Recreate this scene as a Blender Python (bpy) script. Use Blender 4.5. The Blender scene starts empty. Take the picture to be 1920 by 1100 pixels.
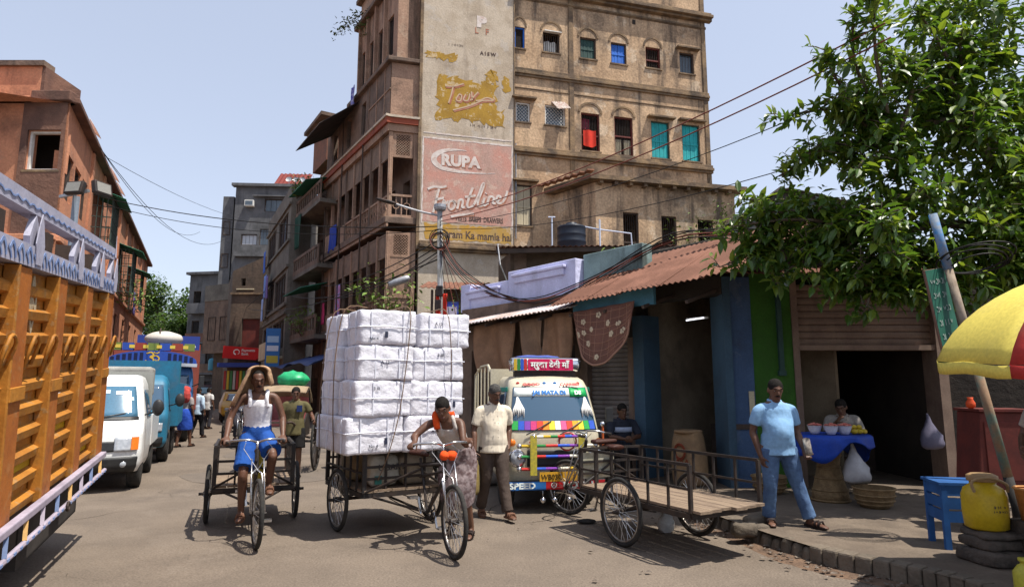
import bpy, bmesh, math, random
from mathutils import Vector as V, Matrix, noise as mnoise
R = math.radians
rnd = random.Random(7)
sc = bpy.context.scene
C = sc.collection
# ---------------------------------------------------------------- camera, sky, sun, exposure
cam = bpy.data.cameras.new('camera'); camo = bpy.data.objects.new('camera', cam); C.objects.link(camo)
camo.location = (0, 0, 1.65); camo.rotation_euler = (R(90+8.39), 0, 0)
cam.sensor_width = 36; cam.lens = 22.5; cam.clip_end = 2000; cam.clip_start = .05
sc.camera = camo
SUN_EL, SUN_AZ = R(67), R(115)        # azimuth clockwise from +Y: sun high on the right, a little behind the viewer
w = bpy.data.worlds.new('World'); sc.world = w; w.use_nodes = True
nt = w.node_tree; nt.nodes.clear()
sky = nt.nodes.new('ShaderNodeTexSky'); sky.sky_type = 'NISHITA'; sky.sun_disc = False
sky.sun_elevation = SUN_EL; sky.sun_rotation = SUN_AZ; sky.air_density = 1.0; sky.dust_density = 1.2; sky.ozone_density = 1.0
bg = nt.nodes.new('ShaderNodeBackground'); bg.inputs[1].default_value = .15
out = nt.nodes.new('ShaderNodeOutputWorld')
hs = nt.nodes.new('ShaderNodeHueSaturation'); hs.inputs['Saturation'].default_value = .6; nt.links.new(sky.outputs[0], hs.inputs['Color'])   # milky summer haze
hz = nt.nodes.new('ShaderNodeMix'); hz.data_type = 'RGBA'; hz.inputs[0].default_value = .55; hz.inputs[7].default_value = (2.35, 2.68, 3.5, 1)   # even summer haze over the whole sky
nt.links.new(hs.outputs[0], hz.inputs[6]); nt.links.new(hz.outputs[2], bg.inputs[0]); nt.links.new(bg.outputs[0], out.inputs[0])
sl = bpy.data.lights.new('sun', 'SUN'); sl.energy = 4.5; sl.angle = R(.55); sl.color = (1, .95, .86)
so = bpy.data.objects.new('sun', sl); C.objects.link(so)
sd = V((math.sin(SUN_AZ)*math.cos(SUN_EL), math.cos(SUN_AZ)*math.cos(SUN_EL), math.sin(SUN_EL)))
so.rotation_euler = sd.to_track_quat('Z', 'Y').to_euler(); so.location = sd*60
sc.view_settings.view_transform = 'Standard'; sc.view_settings.look = 'None'
sc.view_settings.gamma = 1; sc.view_settings.exposure = 0.68; sc.view_settings.use_curve_mapping = False
sc.cycles.max_bounces = 6; sc.cycles.transparent_max_bounces = 8; sc.cycles.use_denoising = True

# ---------------------------------------------------------------- materials
MATS = {}
def rgb(h):
    h = h.lstrip('#'); c = [int(h[i:i+2], 16)/255 for i in (0, 2, 4)]
    return tuple(x/12.92 if x <= .04045 else ((x+.055)/1.055)**2.4 for x in c)
def mat(name, col, col2=None, sc1=2., rough=.8, metal=0, bump=0., bsc=30., grain=.12, gsc=40., streak=0., dirt=0., dcol=(.03, .025, .02), dsc=.7, peel=0., pcol=(.5, .45, .38), psc=1.5, world=False, spec=.3, trans=0, alpha=1, emit=0, aniso=(1, 1, 1), coat=0, dthr=.52, sthr=.5):
    if name in MATS: return MATS[name]
    m = bpy.data.materials.new(name); m.use_nodes = True; t = m.node_tree; N = t.nodes; L = t.links
    b = N['Principled BSDF']
    def nd(ty, **k):
        x = N.new(ty)
        for a, v in k.items(): setattr(x, a, v)
        return x
    if world: co = nd('ShaderNodeNewGeometry').outputs['Position']
    else: co = nd('ShaderNodeTexCoord').outputs['Object']
    mp = nd('ShaderNodeMapping'); mp.inputs['Scale'].default_value = aniso; L.new(co, mp.inputs[0]); co2 = mp.outputs[0]
    def noi(scale, det=5, vec=None, rg=.6):
        n = nd('ShaderNodeTexNoise'); n.inputs['Scale'].default_value = scale; n.inputs['Detail'].default_value = det; n.inputs['Roughness'].default_value = rg
        L.new(vec or co2, n.inputs['Vector']); return n.outputs['Fac']
    def ramp(fac, a, c):
        r = nd('ShaderNodeMapRange'); r.inputs[1].default_value = a; r.inputs[2].default_value = c; r.interpolation_type = 'SMOOTHSTEP'
        L.new(fac, r.inputs[0]); return r.outputs[0]
    def mixc(fac, a, c, k=1., mode='MIX'):
        x = nd('ShaderNodeMix', data_type='RGBA', blend_type=mode)
        if k != 1.:
            mm = nd('ShaderNodeMath', operation='MULTIPLY'); L.new(fac, mm.inputs[0]); mm.inputs[1].default_value = k; fac = mm.outputs[0]
        L.new(fac, x.inputs[0])
        for i, q in ((6, a), (7, c)):
            if isinstance(q, tuple): x.inputs[i].default_value = (*q[:3], 1)
            else: L.new(q, x.inputs[i])
        return x.outputs[2]
    cur = tuple(col)
    if col2: cur = mixc(ramp(noi(sc1), .35, .65), cur, tuple(col2))
    if peel: cur = mixc(ramp(noi(psc, 8, rg=.7), .56, .6), cur, pcol, peel)
    if dirt: cur = mixc(ramp(noi(dsc, 8, rg=.68), dthr, dthr+.2), cur, dcol, dirt)
    if streak:
        m2 = nd('ShaderNodeMapping'); m2.inputs['Scale'].default_value = (1, 1, .13); L.new(co, m2.inputs[0])
        cur = mixc(ramp(noi(1.7, 6, m2.outputs[0], .65), sthr, sthr+.22), cur, dcol, streak)
    if grain:
        g = noi(gsc, 4)
        gr = nd('ShaderNodeMapRange'); gr.inputs[1].default_value = .3; gr.inputs[2].default_value = .7; gr.inputs[3].default_value = 1-grain; gr.inputs[4].default_value = 1+grain; L.new(g, gr.inputs[0])
        x = nd('ShaderNodeVectorMath', operation='SCALE')
        if isinstance(cur, tuple): x.inputs[0].default_value = cur[:3]
        else: L.new(cur, x.inputs[0])
        L.new(gr.outputs[0], x.inputs['Scale']); cur = x.outputs[0]
    if isinstance(cur, tuple): b.inputs['Base Color'].default_value = (*cur[:3], 1)
    else: L.new(cur, b.inputs['Base Color'])
    b.inputs['Roughness'].default_value = rough; b.inputs['Metallic'].default_value = metal
    b.inputs['Specular IOR Level'].default_value = spec
    if coat: b.inputs['Coat Weight'].default_value = coat; b.inputs['Coat Roughness'].default_value = .1
    if trans: b.inputs['Transmission Weight'].default_value = trans
    if alpha < 1: b.inputs['Alpha'].default_value = alpha
    if emit:
        b.inputs['Emission Color'].default_value = (*col[:3], 1); b.inputs['Emission Strength'].default_value = emit
    if bump:
        bp = nd('ShaderNodeBump'); bp.inputs['Strength'].default_value = 1; bp.inputs['Distance'].default_value = bump
        L.new(noi(bsc, 6), bp.inputs['Height']); L.new(bp.outputs[0], b.inputs['Normal'])
    MATS[name] = m; return m
def fl(name, h, rough=.6, **k): return mat(name, rgb(h), rough=rough, **k)

# ---------------------------------------------------------------- mesh helpers
Z = V((0, 0, 1))
def cr(P, k=4):
    """Catmull-Rom resample of tuples."""
    n = len(P); o = []
    for i in range(n-1):
        a, b_, c, d = P[max(i-1, 0)], P[i], P[i+1], P[min(i+2, n-1)]
        for j in range(k):
            t = j/k
            o.append(tuple(.5*(2*q+(r-p_)*t+(2*p_-5*q+4*r-s)*t*t+(3*q-p_-3*r+s)*t**3) for p_, q, r, s in zip(a, b_, c, d)))
    o.append(tuple(P[-1])); return o
def FM(x, y, az, z=0, tilt=0):
    """Facade frame: local x runs along the wall (compass bearing az), y into the building, z up."""
    a = R(az); X = V((math.sin(a), math.cos(a), 0)); Y = Z.cross(X)
    m = Matrix((X, Y, Z)).transposed().to_4x4(); m.translation = (x, y, z); return m
def AX(o, X, Zv):
    X = V(X).normalized(); Zv = V(Zv); Zv = (Zv-X*Zv.dot(X)).normalized(); Y = Zv.cross(X)
    m = Matrix((X, Y, Zv)).transposed().to_4x4(); m.translation = o; return m
T = Matrix.Translation
class MB:
    def __init__(s, M=None): s.v = []; s.f = []; s.M = M
    def add(s, vs, fs, M=None):
        b = len(s.v)
        if M is not None: vs = [M @ V(p) for p in vs]
        if s.M is not None: vs = [s.M @ V(p) for p in vs]
        s.v += [tuple(p) for p in vs]; s.f += [tuple(i+b for i in q) for q in fs]; return s
    def box(s, c, d, M=None, tx=1, ty=1):
        x, y, z = (q/2 for q in d); cx, cy, cz = c
        return s.add([(cx-x, cy-y, cz-z), (cx+x, cy-y, cz-z), (cx+x, cy+y, cz-z), (cx-x, cy+y, cz-z), (cx-x*tx, cy-y*ty, cz+z), (cx+x*tx, cy-y*ty, cz+z), (cx+x*tx, cy+y*ty, cz+z), (cx-x*tx, cy+y*ty, cz+z)],
                     [(0, 3, 2, 1), (4, 5, 6, 7), (0, 1, 5, 4), (1, 2, 6, 5), (2, 3, 7, 6), (3, 0, 4, 7)], M)
    def bx(s, x0, x1, y0, y1, z0, z1, M=None): return s.box(((x0+x1)/2, (y0+y1)/2, (z0+z1)/2), (x1-x0, y1-y0, z1-z0), M)
    def bar(s, a, b, w=.03, h=None, up=Z):
        a, b = V(a), V(b); h = h or w; d = b-a; L = d.length
        if L < 1e-6: return s
        d.normalize(); up = V(up)
        if abs(d.dot(up)) > .98: up = V((0, 1, 0)) if abs(d.y) < .9 else V((1, 0, 0))
        x = d.cross(up).normalized(); u = x.cross(d)
        P = [a+x*i*w/2+u*j*h/2 for i, j in ((-1, -1), (1, -1), (1, 1), (-1, 1))]; Q = [p+d*L for p in P]
        return s.add(P+Q, [(3, 2, 1, 0), (4, 5, 6, 7), (0, 1, 5, 4), (1, 2, 6, 5), (2, 3, 7, 6), (3, 0, 4, 7)])
    def tube(s, pts, r, n=8, cl=False, cap=True, flat=None):
        P = [V(p) for p in pts]; m = len(P); rs = r if isinstance(r, (list, tuple)) else [r]*m
        vs = []; fs = []; x = None
        for i, p in enumerate(P):
            t = (P[(i+1) % m]-P[i-1]) if cl else (P[min(i+1, m-1)]-P[max(i-1, 0)])
            if t.length < 1e-9: t = V((0, 0, 1))
            t.normalize()
            if x is None:
                x = t.cross(Z if abs(t.z) < .9 else V((1, 0, 0))).normalized()
            else:
                x = x-t*x.dot(t); x = x.normalized() if x.length > 1e-6 else t.orthogonal().normalized()
            y = t.cross(x)
            for k in range(n):
                a = 2*math.pi*k/n; vs.append(p+(x*math.cos(a)+y*math.sin(a)*(flat or 1))*rs[i])
        for i in range(m if cl else m-1):
            j = (i+1) % m
            for k in range(n): k2 = (k+1) % n; fs.append((i*n+k, i*n+k2, j*n+k2, j*n+k))
        if cap and not cl: fs += [tuple(range(n-1, -1, -1)), tuple((m-1)*n+k for k in range(n))]
        return s.add(vs, fs)
    def cyl(s, a, b, r0, r1=None, n=12): return s.tube([a, b], [r0, r0 if r1 is None else r1], n)
    def lathe(s, prof, n=20, M=None, sx=1, sy=1):
        vs = []; fs = []; m = len(prof)
        for r, z in prof:
            for k in range(n): a = 2*math.pi*k/n; vs.append((r*math.cos(a)*sx, r*math.sin(a)*sy, z))
        for i in range(m-1):
            for k in range(n): k2 = (k+1) % n; fs.append((i*n+k, i*n+k2, (i+1)*n+k2, (i+1)*n+k))
        fs += [tuple(range(n-1, -1, -1)), tuple((m-1)*n+k for k in range(n))]
        return s.add(vs, fs, M)
    def ell(s, c, r, M=None, nu=14, nv=9):
        prof = [(math.sin(math.pi*i/nv), -math.cos(math.pi*i/nv)) for i in range(nv+1)]; prof[0] = (.02, -1); prof[-1] = (.02, 1)
        m = T(c) @ (M.to_3x3().to_4x4() if M is not None else Matrix()) @ Matrix.Diagonal((*r, 1))
        return s.lathe(prof, nu, m)
    def prism(s, poly, d0, d1, M=None):
        """poly in (x,z); extruded along y from d0 to d1"""
        n = len(poly); vs = [(x, d0, z) for x, z in poly]+[(x, d1, z) for x, z in poly]
        fs = [tuple(range(n)), tuple(range(2*n-1, n-1, -1))]+[(i, i+n, (i+1) % n+n, (i+1) % n) for i in range(n)]
        return s.add(vs, fs, M)
    def grid(s, fn, nu, nv, M=None):
        vs = [fn(i/nu, j/nv) for j in range(nv+1) for i in range(nu+1)]; w_ = nu+1
        return s.add(vs, [(j*w_+i, j*w_+i+1, (j+1)*w_+i+1, (j+1)*w_+i) for j in range(nv) for i in range(nu)], M)
    def loft(s, secs, n=16, k=3, pw=1.):
        """secs: (centre, lateral, forward, w, d)"""
        S = cr([(*c, *l, *f_, w_, d_) for c, l, f_, w_, d_ in secs], k); vs = []; m = len(S)
        for q in S:
            c, l, f_ = V(q[:3]), V(q[3:6]).normalized(), V(q[6:9]).normalized()
            for i in range(n):
                a = 2*math.pi*i/n; ca, sa = math.cos(a), math.sin(a)
                ca = math.copysign(abs(ca)**pw, ca); sa = math.copysign(abs(sa)**pw, sa)
                vs.append(c+l*q[9]*ca+f_*q[10]*sa)
        fs = [(i*n+j, i*n+(j+1) % n, (i+1)*n+(j+1) % n, (i+1)*n+j) for i in range(m-1) for j in range(n)]
        fs += [tuple(range(n-1, -1, -1)), tuple((m-1)*n+j for j in range(n))]
        return s.add(vs, fs)
    def torus(s, c, ax, R_, r, n=32, k=8, flat=1):
        ax = V(ax).normalized(); x = ax.orthogonal().normalized(); y = ax.cross(x); c = V(c)
        vs = []
        for i in range(n):
            a = 2*math.pi*i/n; d = x*math.cos(a)+y*math.sin(a)
            for j in range(k): b = 2*math.pi*j/k; vs.append(c+d*(R_+r*math.cos(b))+ax*r*flat*math.sin(b))
        return s.add(vs, [(i*k+j, ((i+1) % n)*k+j, ((i+1) % n)*k+(j+1) % k, i*k+(j+1) % k) for i in range(n) for j in range(k)])
    def wall(s, x0, x1, z0, z1, holes=(), t=.25, y=0):
        xs = sorted({x0, x1, *[q for h in holes for q in (h[0], h[1]) if x0 < q < x1]}); zs = sorted({z0, z1, *[q for h in holes for q in (h[2], h[3]) if z0 < q < z1]})
        for a, b in zip(xs, xs[1:]):
            for c, d in zip(zs, zs[1:]):
                mx, mz = (a+b)/2, (c+d)/2
                if any(h[0] < mx < h[1] and h[2] < mz < h[3] for h in holes): continue
                s.add([(a, y, c), (b, y, c), (b, y, d), (a, y, d)], [(0, 1, 2, 3)])
        for h in holes:
            a, b, c, d = h[:4]
            s.add([(a, y, c), (b, y, c), (b, y, d), (a, y, d), (a, y+t, c), (b, y+t, c), (b, y+t, d), (a, y+t, d)], [(0, 4, 5, 1), (1, 5, 6, 2), (2, 6, 7, 3), (3, 7, 4, 0)])
        return s
    def build(s, name, m, par=None, smooth=False, bev=0, sub=0, solid=0, kind=None, vox=0, wr=0, sm=0):
        me = bpy.data.meshes.new(name); me.from_pydata(s.v, [], s.f); me.materials.append(m)
        if smooth: me.shade_smooth()
        o = bpy.data.objects.new(name, me); C.objects.link(o)
        if par is not None: o.parent = par
        if kind: o['kind'] = kind
        if vox:
            q = o.modifiers.new('r', 'REMESH'); q.mode = 'VOXEL'; q.voxel_size = vox; q.use_smooth_shade = True
            q = o.modifiers.new('s', 'SMOOTH'); q.factor = .5; q.iterations = sm or 3
        if wr:
            q = o.modifiers.new('d', 'DISPLACE'); q.texture = CLOUD; q.strength = wr; q.mid_level = .5; q.texture_coords = 'LOCAL'
        if solid: q = o.modifiers.new('t', 'SOLIDIFY'); q.thickness = solid; q.offset = 0
        if bev: q = o.modifiers.new('b', 'BEVEL'); q.width = bev; q.segments = 2; q.limit_method = 'ANGLE'; q.angle_limit = R(35)
        if sub: q = o.modifiers.new('u', 'SUBSURF'); q.levels = q.render_levels = sub
        return o
CLOUD = bpy.data.textures.new('cloth_clouds', 'CLOUDS'); CLOUD.noise_scale = .09; CLOUD.noise_depth = 2
def thing(name, label, cat, M=None, group=None):
    o = bpy.data.objects.new(name, None); C.objects.link(o); o.empty_display_size = .1
    if M is not None:
        if isinstance(M, tuple): o.location = M
        else: o.matrix_world = M
    o['label'] = label; o['category'] = cat
    if group: o['group'] = group
    return o
def tag(o, label, cat, group=None):
    o['label'] = label; o['category'] = cat
    if group: o['group'] = group
    return o
def struct(o): o['kind'] = 'structure'; return o
def RZ(x, y, deg, z=0): return T((x, y, z)) @ Matrix.Rotation(R(deg), 4, 'Z')
def kid(o, src, M=None):
    """another object on the same mesh data"""
    c = bpy.data.objects.new(src.name.split('.')[0], src.data); C.objects.link(c); c.parent = o
    if M is not None: c.matrix_local = M
    for md in src.modifiers:
        q = c.modifiers.new(md.name, md.type)
        if md.type == 'BEVEL': q.width = md.width; q.segments = md.segments; q.limit_method = md.limit_method; q.angle_limit = md.angle_limit
    return c
def text(par, M, body, size, m, name='lettering', shear=0, off=0, ext=.003, align='LEFT', sx=1):
    cu = bpy.data.curves.new('t', 'FONT'); cu.body = body; cu.size = size; cu.shear = shear; cu.offset = off; cu.extrude = ext; cu.align_x = align; cu.resolution_u = 3
    o = bpy.data.objects.new('t', cu); C.objects.link(o)
    me = bpy.data.meshes.new_from_object(o); bpy.data.objects.remove(o); bpy.data.curves.remove(cu)
    me.materials.clear(); me.materials.append(m); me.name = name
    # text lies in x,y of its own plane -> put it on the x,z plane facing -y
    me.transform(M @ Matrix(((sx, 0, 0, 0), (0, 0, -1, 0), (0, 1, 0, 0), (0, 0, 0, 1))))
    q = bpy.data.objects.new(name, me); C.objects.link(q); q.parent = par; return q
def ribbon(mb, pts, w, y=0, k=5, th=.004):
    """brush stroke on the x,z plane: pts (x,z[,w])"""
    S = cr([(p[0], p[1], p[2] if len(p) > 2 else w) for p in pts], k); n = len(S); vs = []
    for i, (x, z, ww) in enumerate(S):
        a, b = S[max(i-1, 0)], S[min(i+1, n-1)]; dx, dz = b[0]-a[0], b[1]-a[1]; l = math.hypot(dx, dz) or 1
        vs += [(x-dz/l*ww/2, y, z+dx/l*ww/2), (x+dz/l*ww/2, y, z-dx/l*ww/2)]
    m = len(vs); vs += [(x, y-th, z) for x, _, z in vs]
    fs = []
    for i in range(n-1):
        a = 2*i; fs += [(m+a, m+a+1, m+a+3, m+a+2), (a, a+2, m+a+2, m+a), (a+1, m+a+1, m+a+3, a+3)]
    mb.add(vs, fs); return mb
def scrawl(par, M, w, h, m, seed=0, name='faded_writing'):
    """a line of writing too worn to read: short brush strokes"""
    rd_ = random.Random(seed); b = MB(M); x = 0
    while x < w:
        q = h*rd_.uniform(.35, .7); k_ = rd_.randint(0, 2)
        P = ([(x, 0), (x, h)], [(x, h*.9), (x+q*.5, h*.3), (x+q, h*.8)], [(x, h*.2), (x+q, h*.15), (x+q*.8, h*.9), (x+.1*q, h*.85)])[k_]
        ribbon(b, P, h*.16, 0, 3, .002); x += q+h*.28
        if rd_.random() < .2: x += h*.5
    return b.build(name, m, par)
def corr(mb, P00, P10, P01, P11, n, amp=.02, m=6):
    """corrugated sheet between four corners; n waves along the first direction"""
    P00, P10, P01, P11 = map(V, (P00, P10, P01, P11)); nn = ((P10-P00).cross(P01-P00)).normalized()
    def fn(u, v):
        p = P00.lerp(P10, u).lerp(P01.lerp(P11, u), v)
        return p+nn*amp*math.sin(u*n*2*math.pi)
    return mb.grid(fn, n*4, m)
# ---------------------------------------------------------------- palette
ROAD = mat('road_dust', (.165, .13, .1), (.135, .106, .082), 1.1, .92, bump=.016, bsc=26, grain=.3, gsc=55, dirt=.7, dcol=(.095, .076, .062), dsc=.8, peel=.25, pcol=(.21, .17, .135), psc=.35, world=True)
PAVE = mat('pavement_concrete', (.15, .115, .085), (.105, .08, .06), 2.2, .95, bump=.02, bsc=14, dirt=.6, dcol=(.09, .07, .055), dsc=1.3, world=True)
KERB = mat('kerb_stone', (.15, .12, .09), (.1, .08, .06), 3, .95, bump=.03, bsc=9, dirt=.6, dcol=(.06, .05, .04), dsc=2, world=True)
YEL = mat('ochre_plaster', (.52, .36, .225), (.4, .265, .16), .7, .93, bump=.015, bsc=9, streak=.85, dirt=.7, dcol=(.08, .06, .047), dsc=.55, peel=.55, pcol=(.56, .45, .33), psc=.8, world=True, grain=.28, gsc=11, dthr=.49, sthr=.47)
YELTRIM = mat('ochre_trim', (.26, .175, .1), (.12, .085, .06), 1.5, .95, bump=.02, bsc=9, streak=.6, dirt=.8, dcol=(.05, .04, .03), dsc=.9, world=True)
ADP = mat('ad_plaster', (.5, .415, .32), (.4, .32, .235), 1.1, .92, bump=.01, bsc=12, streak=.45, dirt=.5, dcol=(.2, .15, .11), dsc=.8, peel=.5, pcol=(.46, .41, .36), psc=1.2, world=True, grain=.15, gsc=20)
ADPINK = mat('faded_pink_paint', (.5, .25, .195), (.45, .29, .24), 1.4, .9, bump=.008, bsc=14, streak=.3, dirt=.4, dcol=(.3, .17, .12), dsc=1.4, peel=.7, pcol=(.55, .4, .32), psc=2.6, world=True, grain=.15, gsc=20)
ADYEL = mat('mustard_paint', (.38, .22, .03), (.3, .17, .025), 2, .85, peel=.75, pcol=(.55, .43, .28), psc=3.5, world=True, grain=.15, gsc=25, bump=.006, bsc=20)
ADWHITE = mat('old_white_paint', (.66, .59, .54), (.55, .46, .41), 4, .85, world=True, peel=.6, pcol=(.45, .29, .23), psc=5)
ADRED = mat('brick_red_lettering', (.33, .11, .06), (.42, .2, .13), 4, .85, world=True)
ADBLK = mat('dark_lettering', (.06, .04, .035), (.14, .09, .07), 6, .85, world=True)
TERR = mat('terracotta_plaster', (.36, .225, .155), (.27, .165, .115), .9, .93, bump=.015, bsc=10, streak=.75, dirt=.7, dcol=(.06, .045, .035), dsc=.6, peel=.35, pcol=(.4, .3, .22), world=True, grain=.2, gsc=16)
TERRED = mat('red_oxide_band', (.3, .075, .04), (.24, .07, .045), 2, .9, streak=.5, world=True)
TERDK = mat('weathered_terracotta', (.2, .135, .1), (.125, .088, .068), 1.3, .95, bump=.02, bsc=10, streak=.7, dirt=.8, dcol=(.04, .03, .025), dsc=.8, world=True)
WOODP = mat('old_painted_wood', (.26, .175, .125), (.19, .13, .095), 3, .85, streak=.5, world=True, grain=.2)
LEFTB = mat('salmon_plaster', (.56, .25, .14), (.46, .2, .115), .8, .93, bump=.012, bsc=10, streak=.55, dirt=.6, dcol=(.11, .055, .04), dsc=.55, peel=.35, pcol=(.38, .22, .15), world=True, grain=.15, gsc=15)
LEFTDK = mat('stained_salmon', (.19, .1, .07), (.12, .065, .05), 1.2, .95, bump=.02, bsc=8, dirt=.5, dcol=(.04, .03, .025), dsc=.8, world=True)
CONC = mat('grey_concrete', (.17, .15, .125), (.12, .105, .088), .8, .95, bump=.015, bsc=8, streak=.7, dirt=.6, dcol=(.06, .052, .045), dsc=.5, world=True, grain=.15, gsc=12)
CONCB = mat('bluegrey_concrete', (.15, .15, .155), (.095, .095, .1), .5, .95, streak=.8, dirt=.8, dcol=(.05, .05, .05), dsc=.3, world=True, grain=.15, gsc=8)
BROWNB = mat('brown_render', (.125, .088, .064), (.075, .055, .042), .5, .95, streak=.7, dirt=.7, dcol=(.045, .035, .03), dsc=.3, world=True, grain=.2, gsc=6, bump=.02, bsc=5)
BRICKM = mat('old_brick', (.22, .1, .065), (.16, .085, .06), 3, .95, dirt=.6, world=True, bump=.02, bsc=18)
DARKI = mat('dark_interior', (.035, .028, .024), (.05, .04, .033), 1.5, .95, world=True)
LAV = mat('lavender_limewash', (.62, .62, .84), (.52, .52, .72), 1.2, .9, bump=.015, bsc=12, streak=.3, dirt=.35, dcol=(.2, .19, .22), world=True)
TEALG = mat('teal_wall_grime', (.26, .36, .36), (.16, .22, .21), 1.2, .93, streak=.9, dirt=.8, dcol=(.03, .035, .03), dsc=.9, world=True)
RUST = mat('rusty_sheet', (.12, .05, .03), (.19, .085, .055), 1.6, .85, streak=.0, dirt=.5, dcol=(.12, .05, .03), dsc=1.1, world=True, grain=.15, bump=.003, bsc=40)
RUSTL = mat('pale_sheet', (.5, .46, .48), (.36, .25, .2), 1.1, .6, metal=.1, dirt=.5, dcol=(.2, .1, .06), dsc=1.1, world=True)
SHUT = mat('rusty_shutter', (.24, .17, .13), (.17, .115, .09), 2, .8, metal=.1, streak=.5, dirt=.4, dcol=(.06, .04, .03), world=True)
SHUTD = mat('grey_shutter', (.2, .17, .155), (.15, .125, .11), 2, .75, metal=.1, streak=.5, dirt=.4, dcol=(.06, .05, .04), world=True)
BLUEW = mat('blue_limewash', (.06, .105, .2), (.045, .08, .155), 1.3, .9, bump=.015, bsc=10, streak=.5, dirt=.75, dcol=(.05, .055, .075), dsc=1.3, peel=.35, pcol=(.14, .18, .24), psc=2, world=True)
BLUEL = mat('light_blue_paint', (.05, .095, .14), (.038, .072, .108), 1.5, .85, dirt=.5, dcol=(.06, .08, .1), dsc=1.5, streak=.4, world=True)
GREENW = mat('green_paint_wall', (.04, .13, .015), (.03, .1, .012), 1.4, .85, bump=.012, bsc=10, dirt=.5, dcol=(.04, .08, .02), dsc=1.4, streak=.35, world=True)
CREAMW = mat('cream_boards', (.55, .48, .33), (.46, .39, .27), 2, .8, streak=.4, world=True)
TURQ = mat('turquoise_shutter', (.02, .36, .37), (.02, .28, .3), 3, .7, streak=.45, dcol=(.03, .12, .12), world=True)
BLUES = mat('blue_shutter', (.03, .16, .6), (.03, .12, .45), 3, .7, streak=.3, world=True)
DKGREEN = mat('dark_green_shutter', (.02, .05, .045), (.03, .07, .06), 3, .7, world=True)
MAROON = mat('maroon_wood', (.14, .03, .022), (.1, .025, .02), 3, .7, world=True)
DKWOOD = mat('dark_wood', (.05, .035, .028), (.075, .05, .038), 3, .8, world=True)
IRON = mat('dark_iron', (.035, .03, .03), (.06, .04, .032), 6, .6, metal=.4)
GALV = mat('galvanised', (.4, .4, .42), (.3, .3, .31), 8, .5, metal=.6)
GLASSD = mat('dim_glass', (.1, .13, .16), (.06, .08, .1), 1, .12, spec=.6, world=True)
WHITEP = mat('white_paint', (.72, .7, .66), (.6, .58, .54), 3, .7, dirt=.3, dcol=(.3, .27, .22))
WIRE = fl('wire_black', '#141210', .6, grain=0)
WIRER = fl('wire_red_brown', '#6b3528', .6, grain=0)
LEAFY = mat('small_plant_leaf', (.09, .17, .025), (.16, .22, .04), 9, .5, grain=.2, gsc=30)
STEMM = mat('twig', (.12, .085, .055), (.08, .055, .035), 10, .9)

# ---------------------------------------------------------------- ground
def bumpy(x, y): return .012*mnoise.noise(V((x*.5, y*.5, 0)))+.004*mnoise.noise(V((x*2.3, y*2.3, 4)))
g = MB()
g.add([(-300, -60, -.03), (300, -60, -.03), (300, 500, -.03), (-300, 500, -.03)], [(0, 1, 2, 3)])
struct(g.build('ground', PAVE))
g = MB()
xs = [-45+i*.5 for i in range(110)]; ys = [-4+j*.5 for j in range(170)]
g.grid(lambda u, v: (-45+u*53, -4+v*94, bumpy(-45+u*53, -4+v*94)), 160, 260)
struct(g.build('road', ROAD, smooth=True))
KP = [(3.75, 4.1), (3.63, 5.2), (3.36, 5.72), (2.92, 6.3), (2.68, 6.98), (2.45, 7.88), (2.2, 9.0), (1.75, 10.5), (1.1, 12), (-.2, 13.6), (-1.8, 15.6), (-3.6, 19), (-5.0, 22.5), (-6.4, 25)]
back = [(-3, 27), (14, 27), (14, 4.1)]
pv = MB(); poly = KP+back; n = len(poly)
# inside of the kerb, top at .15
pv.add([(x, y, .15) for x, y in poly], [tuple(range(n-1, -1, -1))])
pavo = struct(pv.build('pavement', PAVE))
random.seed(3)
KS = cr(KP, 5)
for i in range(0, len(KS)-1):
    a, b = V((*KS[i], 0)), V((*KS[i+1], 0)); L = (b-a).length
    if a.y > 17 or L < .05: continue
    d = (b-a)/L; nrm = V((d.y, -d.x, 0))
    if nrm.x < 0: nrm = -nrm
    worn = 6.35 < a.y < 8.3
    mm = MB(); hh = .165 if not worn else random.uniform(.12, .19); ww = .17 if not worn else random.uniform(.2, .32)
    M = AX(a+nrm*(ww/2-.03)+d*L/2, d, Z)
    mm.box((0, 0, hh/2-.02), (L*.97, ww, hh+.04), M, tx=.97 if not worn else .8, ty=.95 if not worn else .7)
    mm.build('kerb_stone', KERB, pavo, bev=.02 if not worn else .05)
# roadside dirt and litter heap along the kerb
rd = random.Random(31)
PATCH = mat('road_patch_tar', (.14, .112, .09), (.12, .098, .08), 3, .9, bump=.01, bsc=40, world=True, grain=.2, gsc=70)
for i, (x, y, w_, d_) in enumerate(((-4.6, 12.5, 1.6, 1.0), (-6.2, 18, 1.4, 2.2), (-10.5, 30, 2.5, 3))):
    n_ = 22; P = []
    for k in range(n_):
        a = 2*math.pi*k/n_; r_ = 1+.28*mnoise.noise(V((math.cos(a)*1.3+i*5, math.sin(a)*1.3, i))); P.append((x+w_*r_*math.cos(a), y+d_*r_*math.sin(a)))
    g = MB(); g.add([(px_, py_, bumpy(px_, py_)+.004) for px_, py_ in P]+[(x, y, bumpy(x, y)+.005)], [(k, (k+1) % n_, n_) for k in range(n_)]); struct(g.build('road_patch', PATCH))
crk = MB()
for i in range(26):
    x, y = rd.uniform(-6, 2.5), rd.uniform(4.6, 16); a = rd.uniform(0, 6.3); P = []
    for k in range(12): P.append((x, y)); a += rd.gauss(0, .45); x += .11*math.cos(a); y += .11*math.sin(a)
    w_ = rd.uniform(.004, .01); vs = []
    for k, (px_, py_) in enumerate(P): z_ = bumpy(px_, py_)+.006; ww = w_*(1-abs(k-5.5)/7); vs += [(px_-ww, py_+ww*.6, z_), (px_+ww, py_-ww*.6, z_)]
    crk.add(vs, [(2*k, 2*k+1, 2*k+3, 2*k+2) for k in range(11)])
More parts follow.
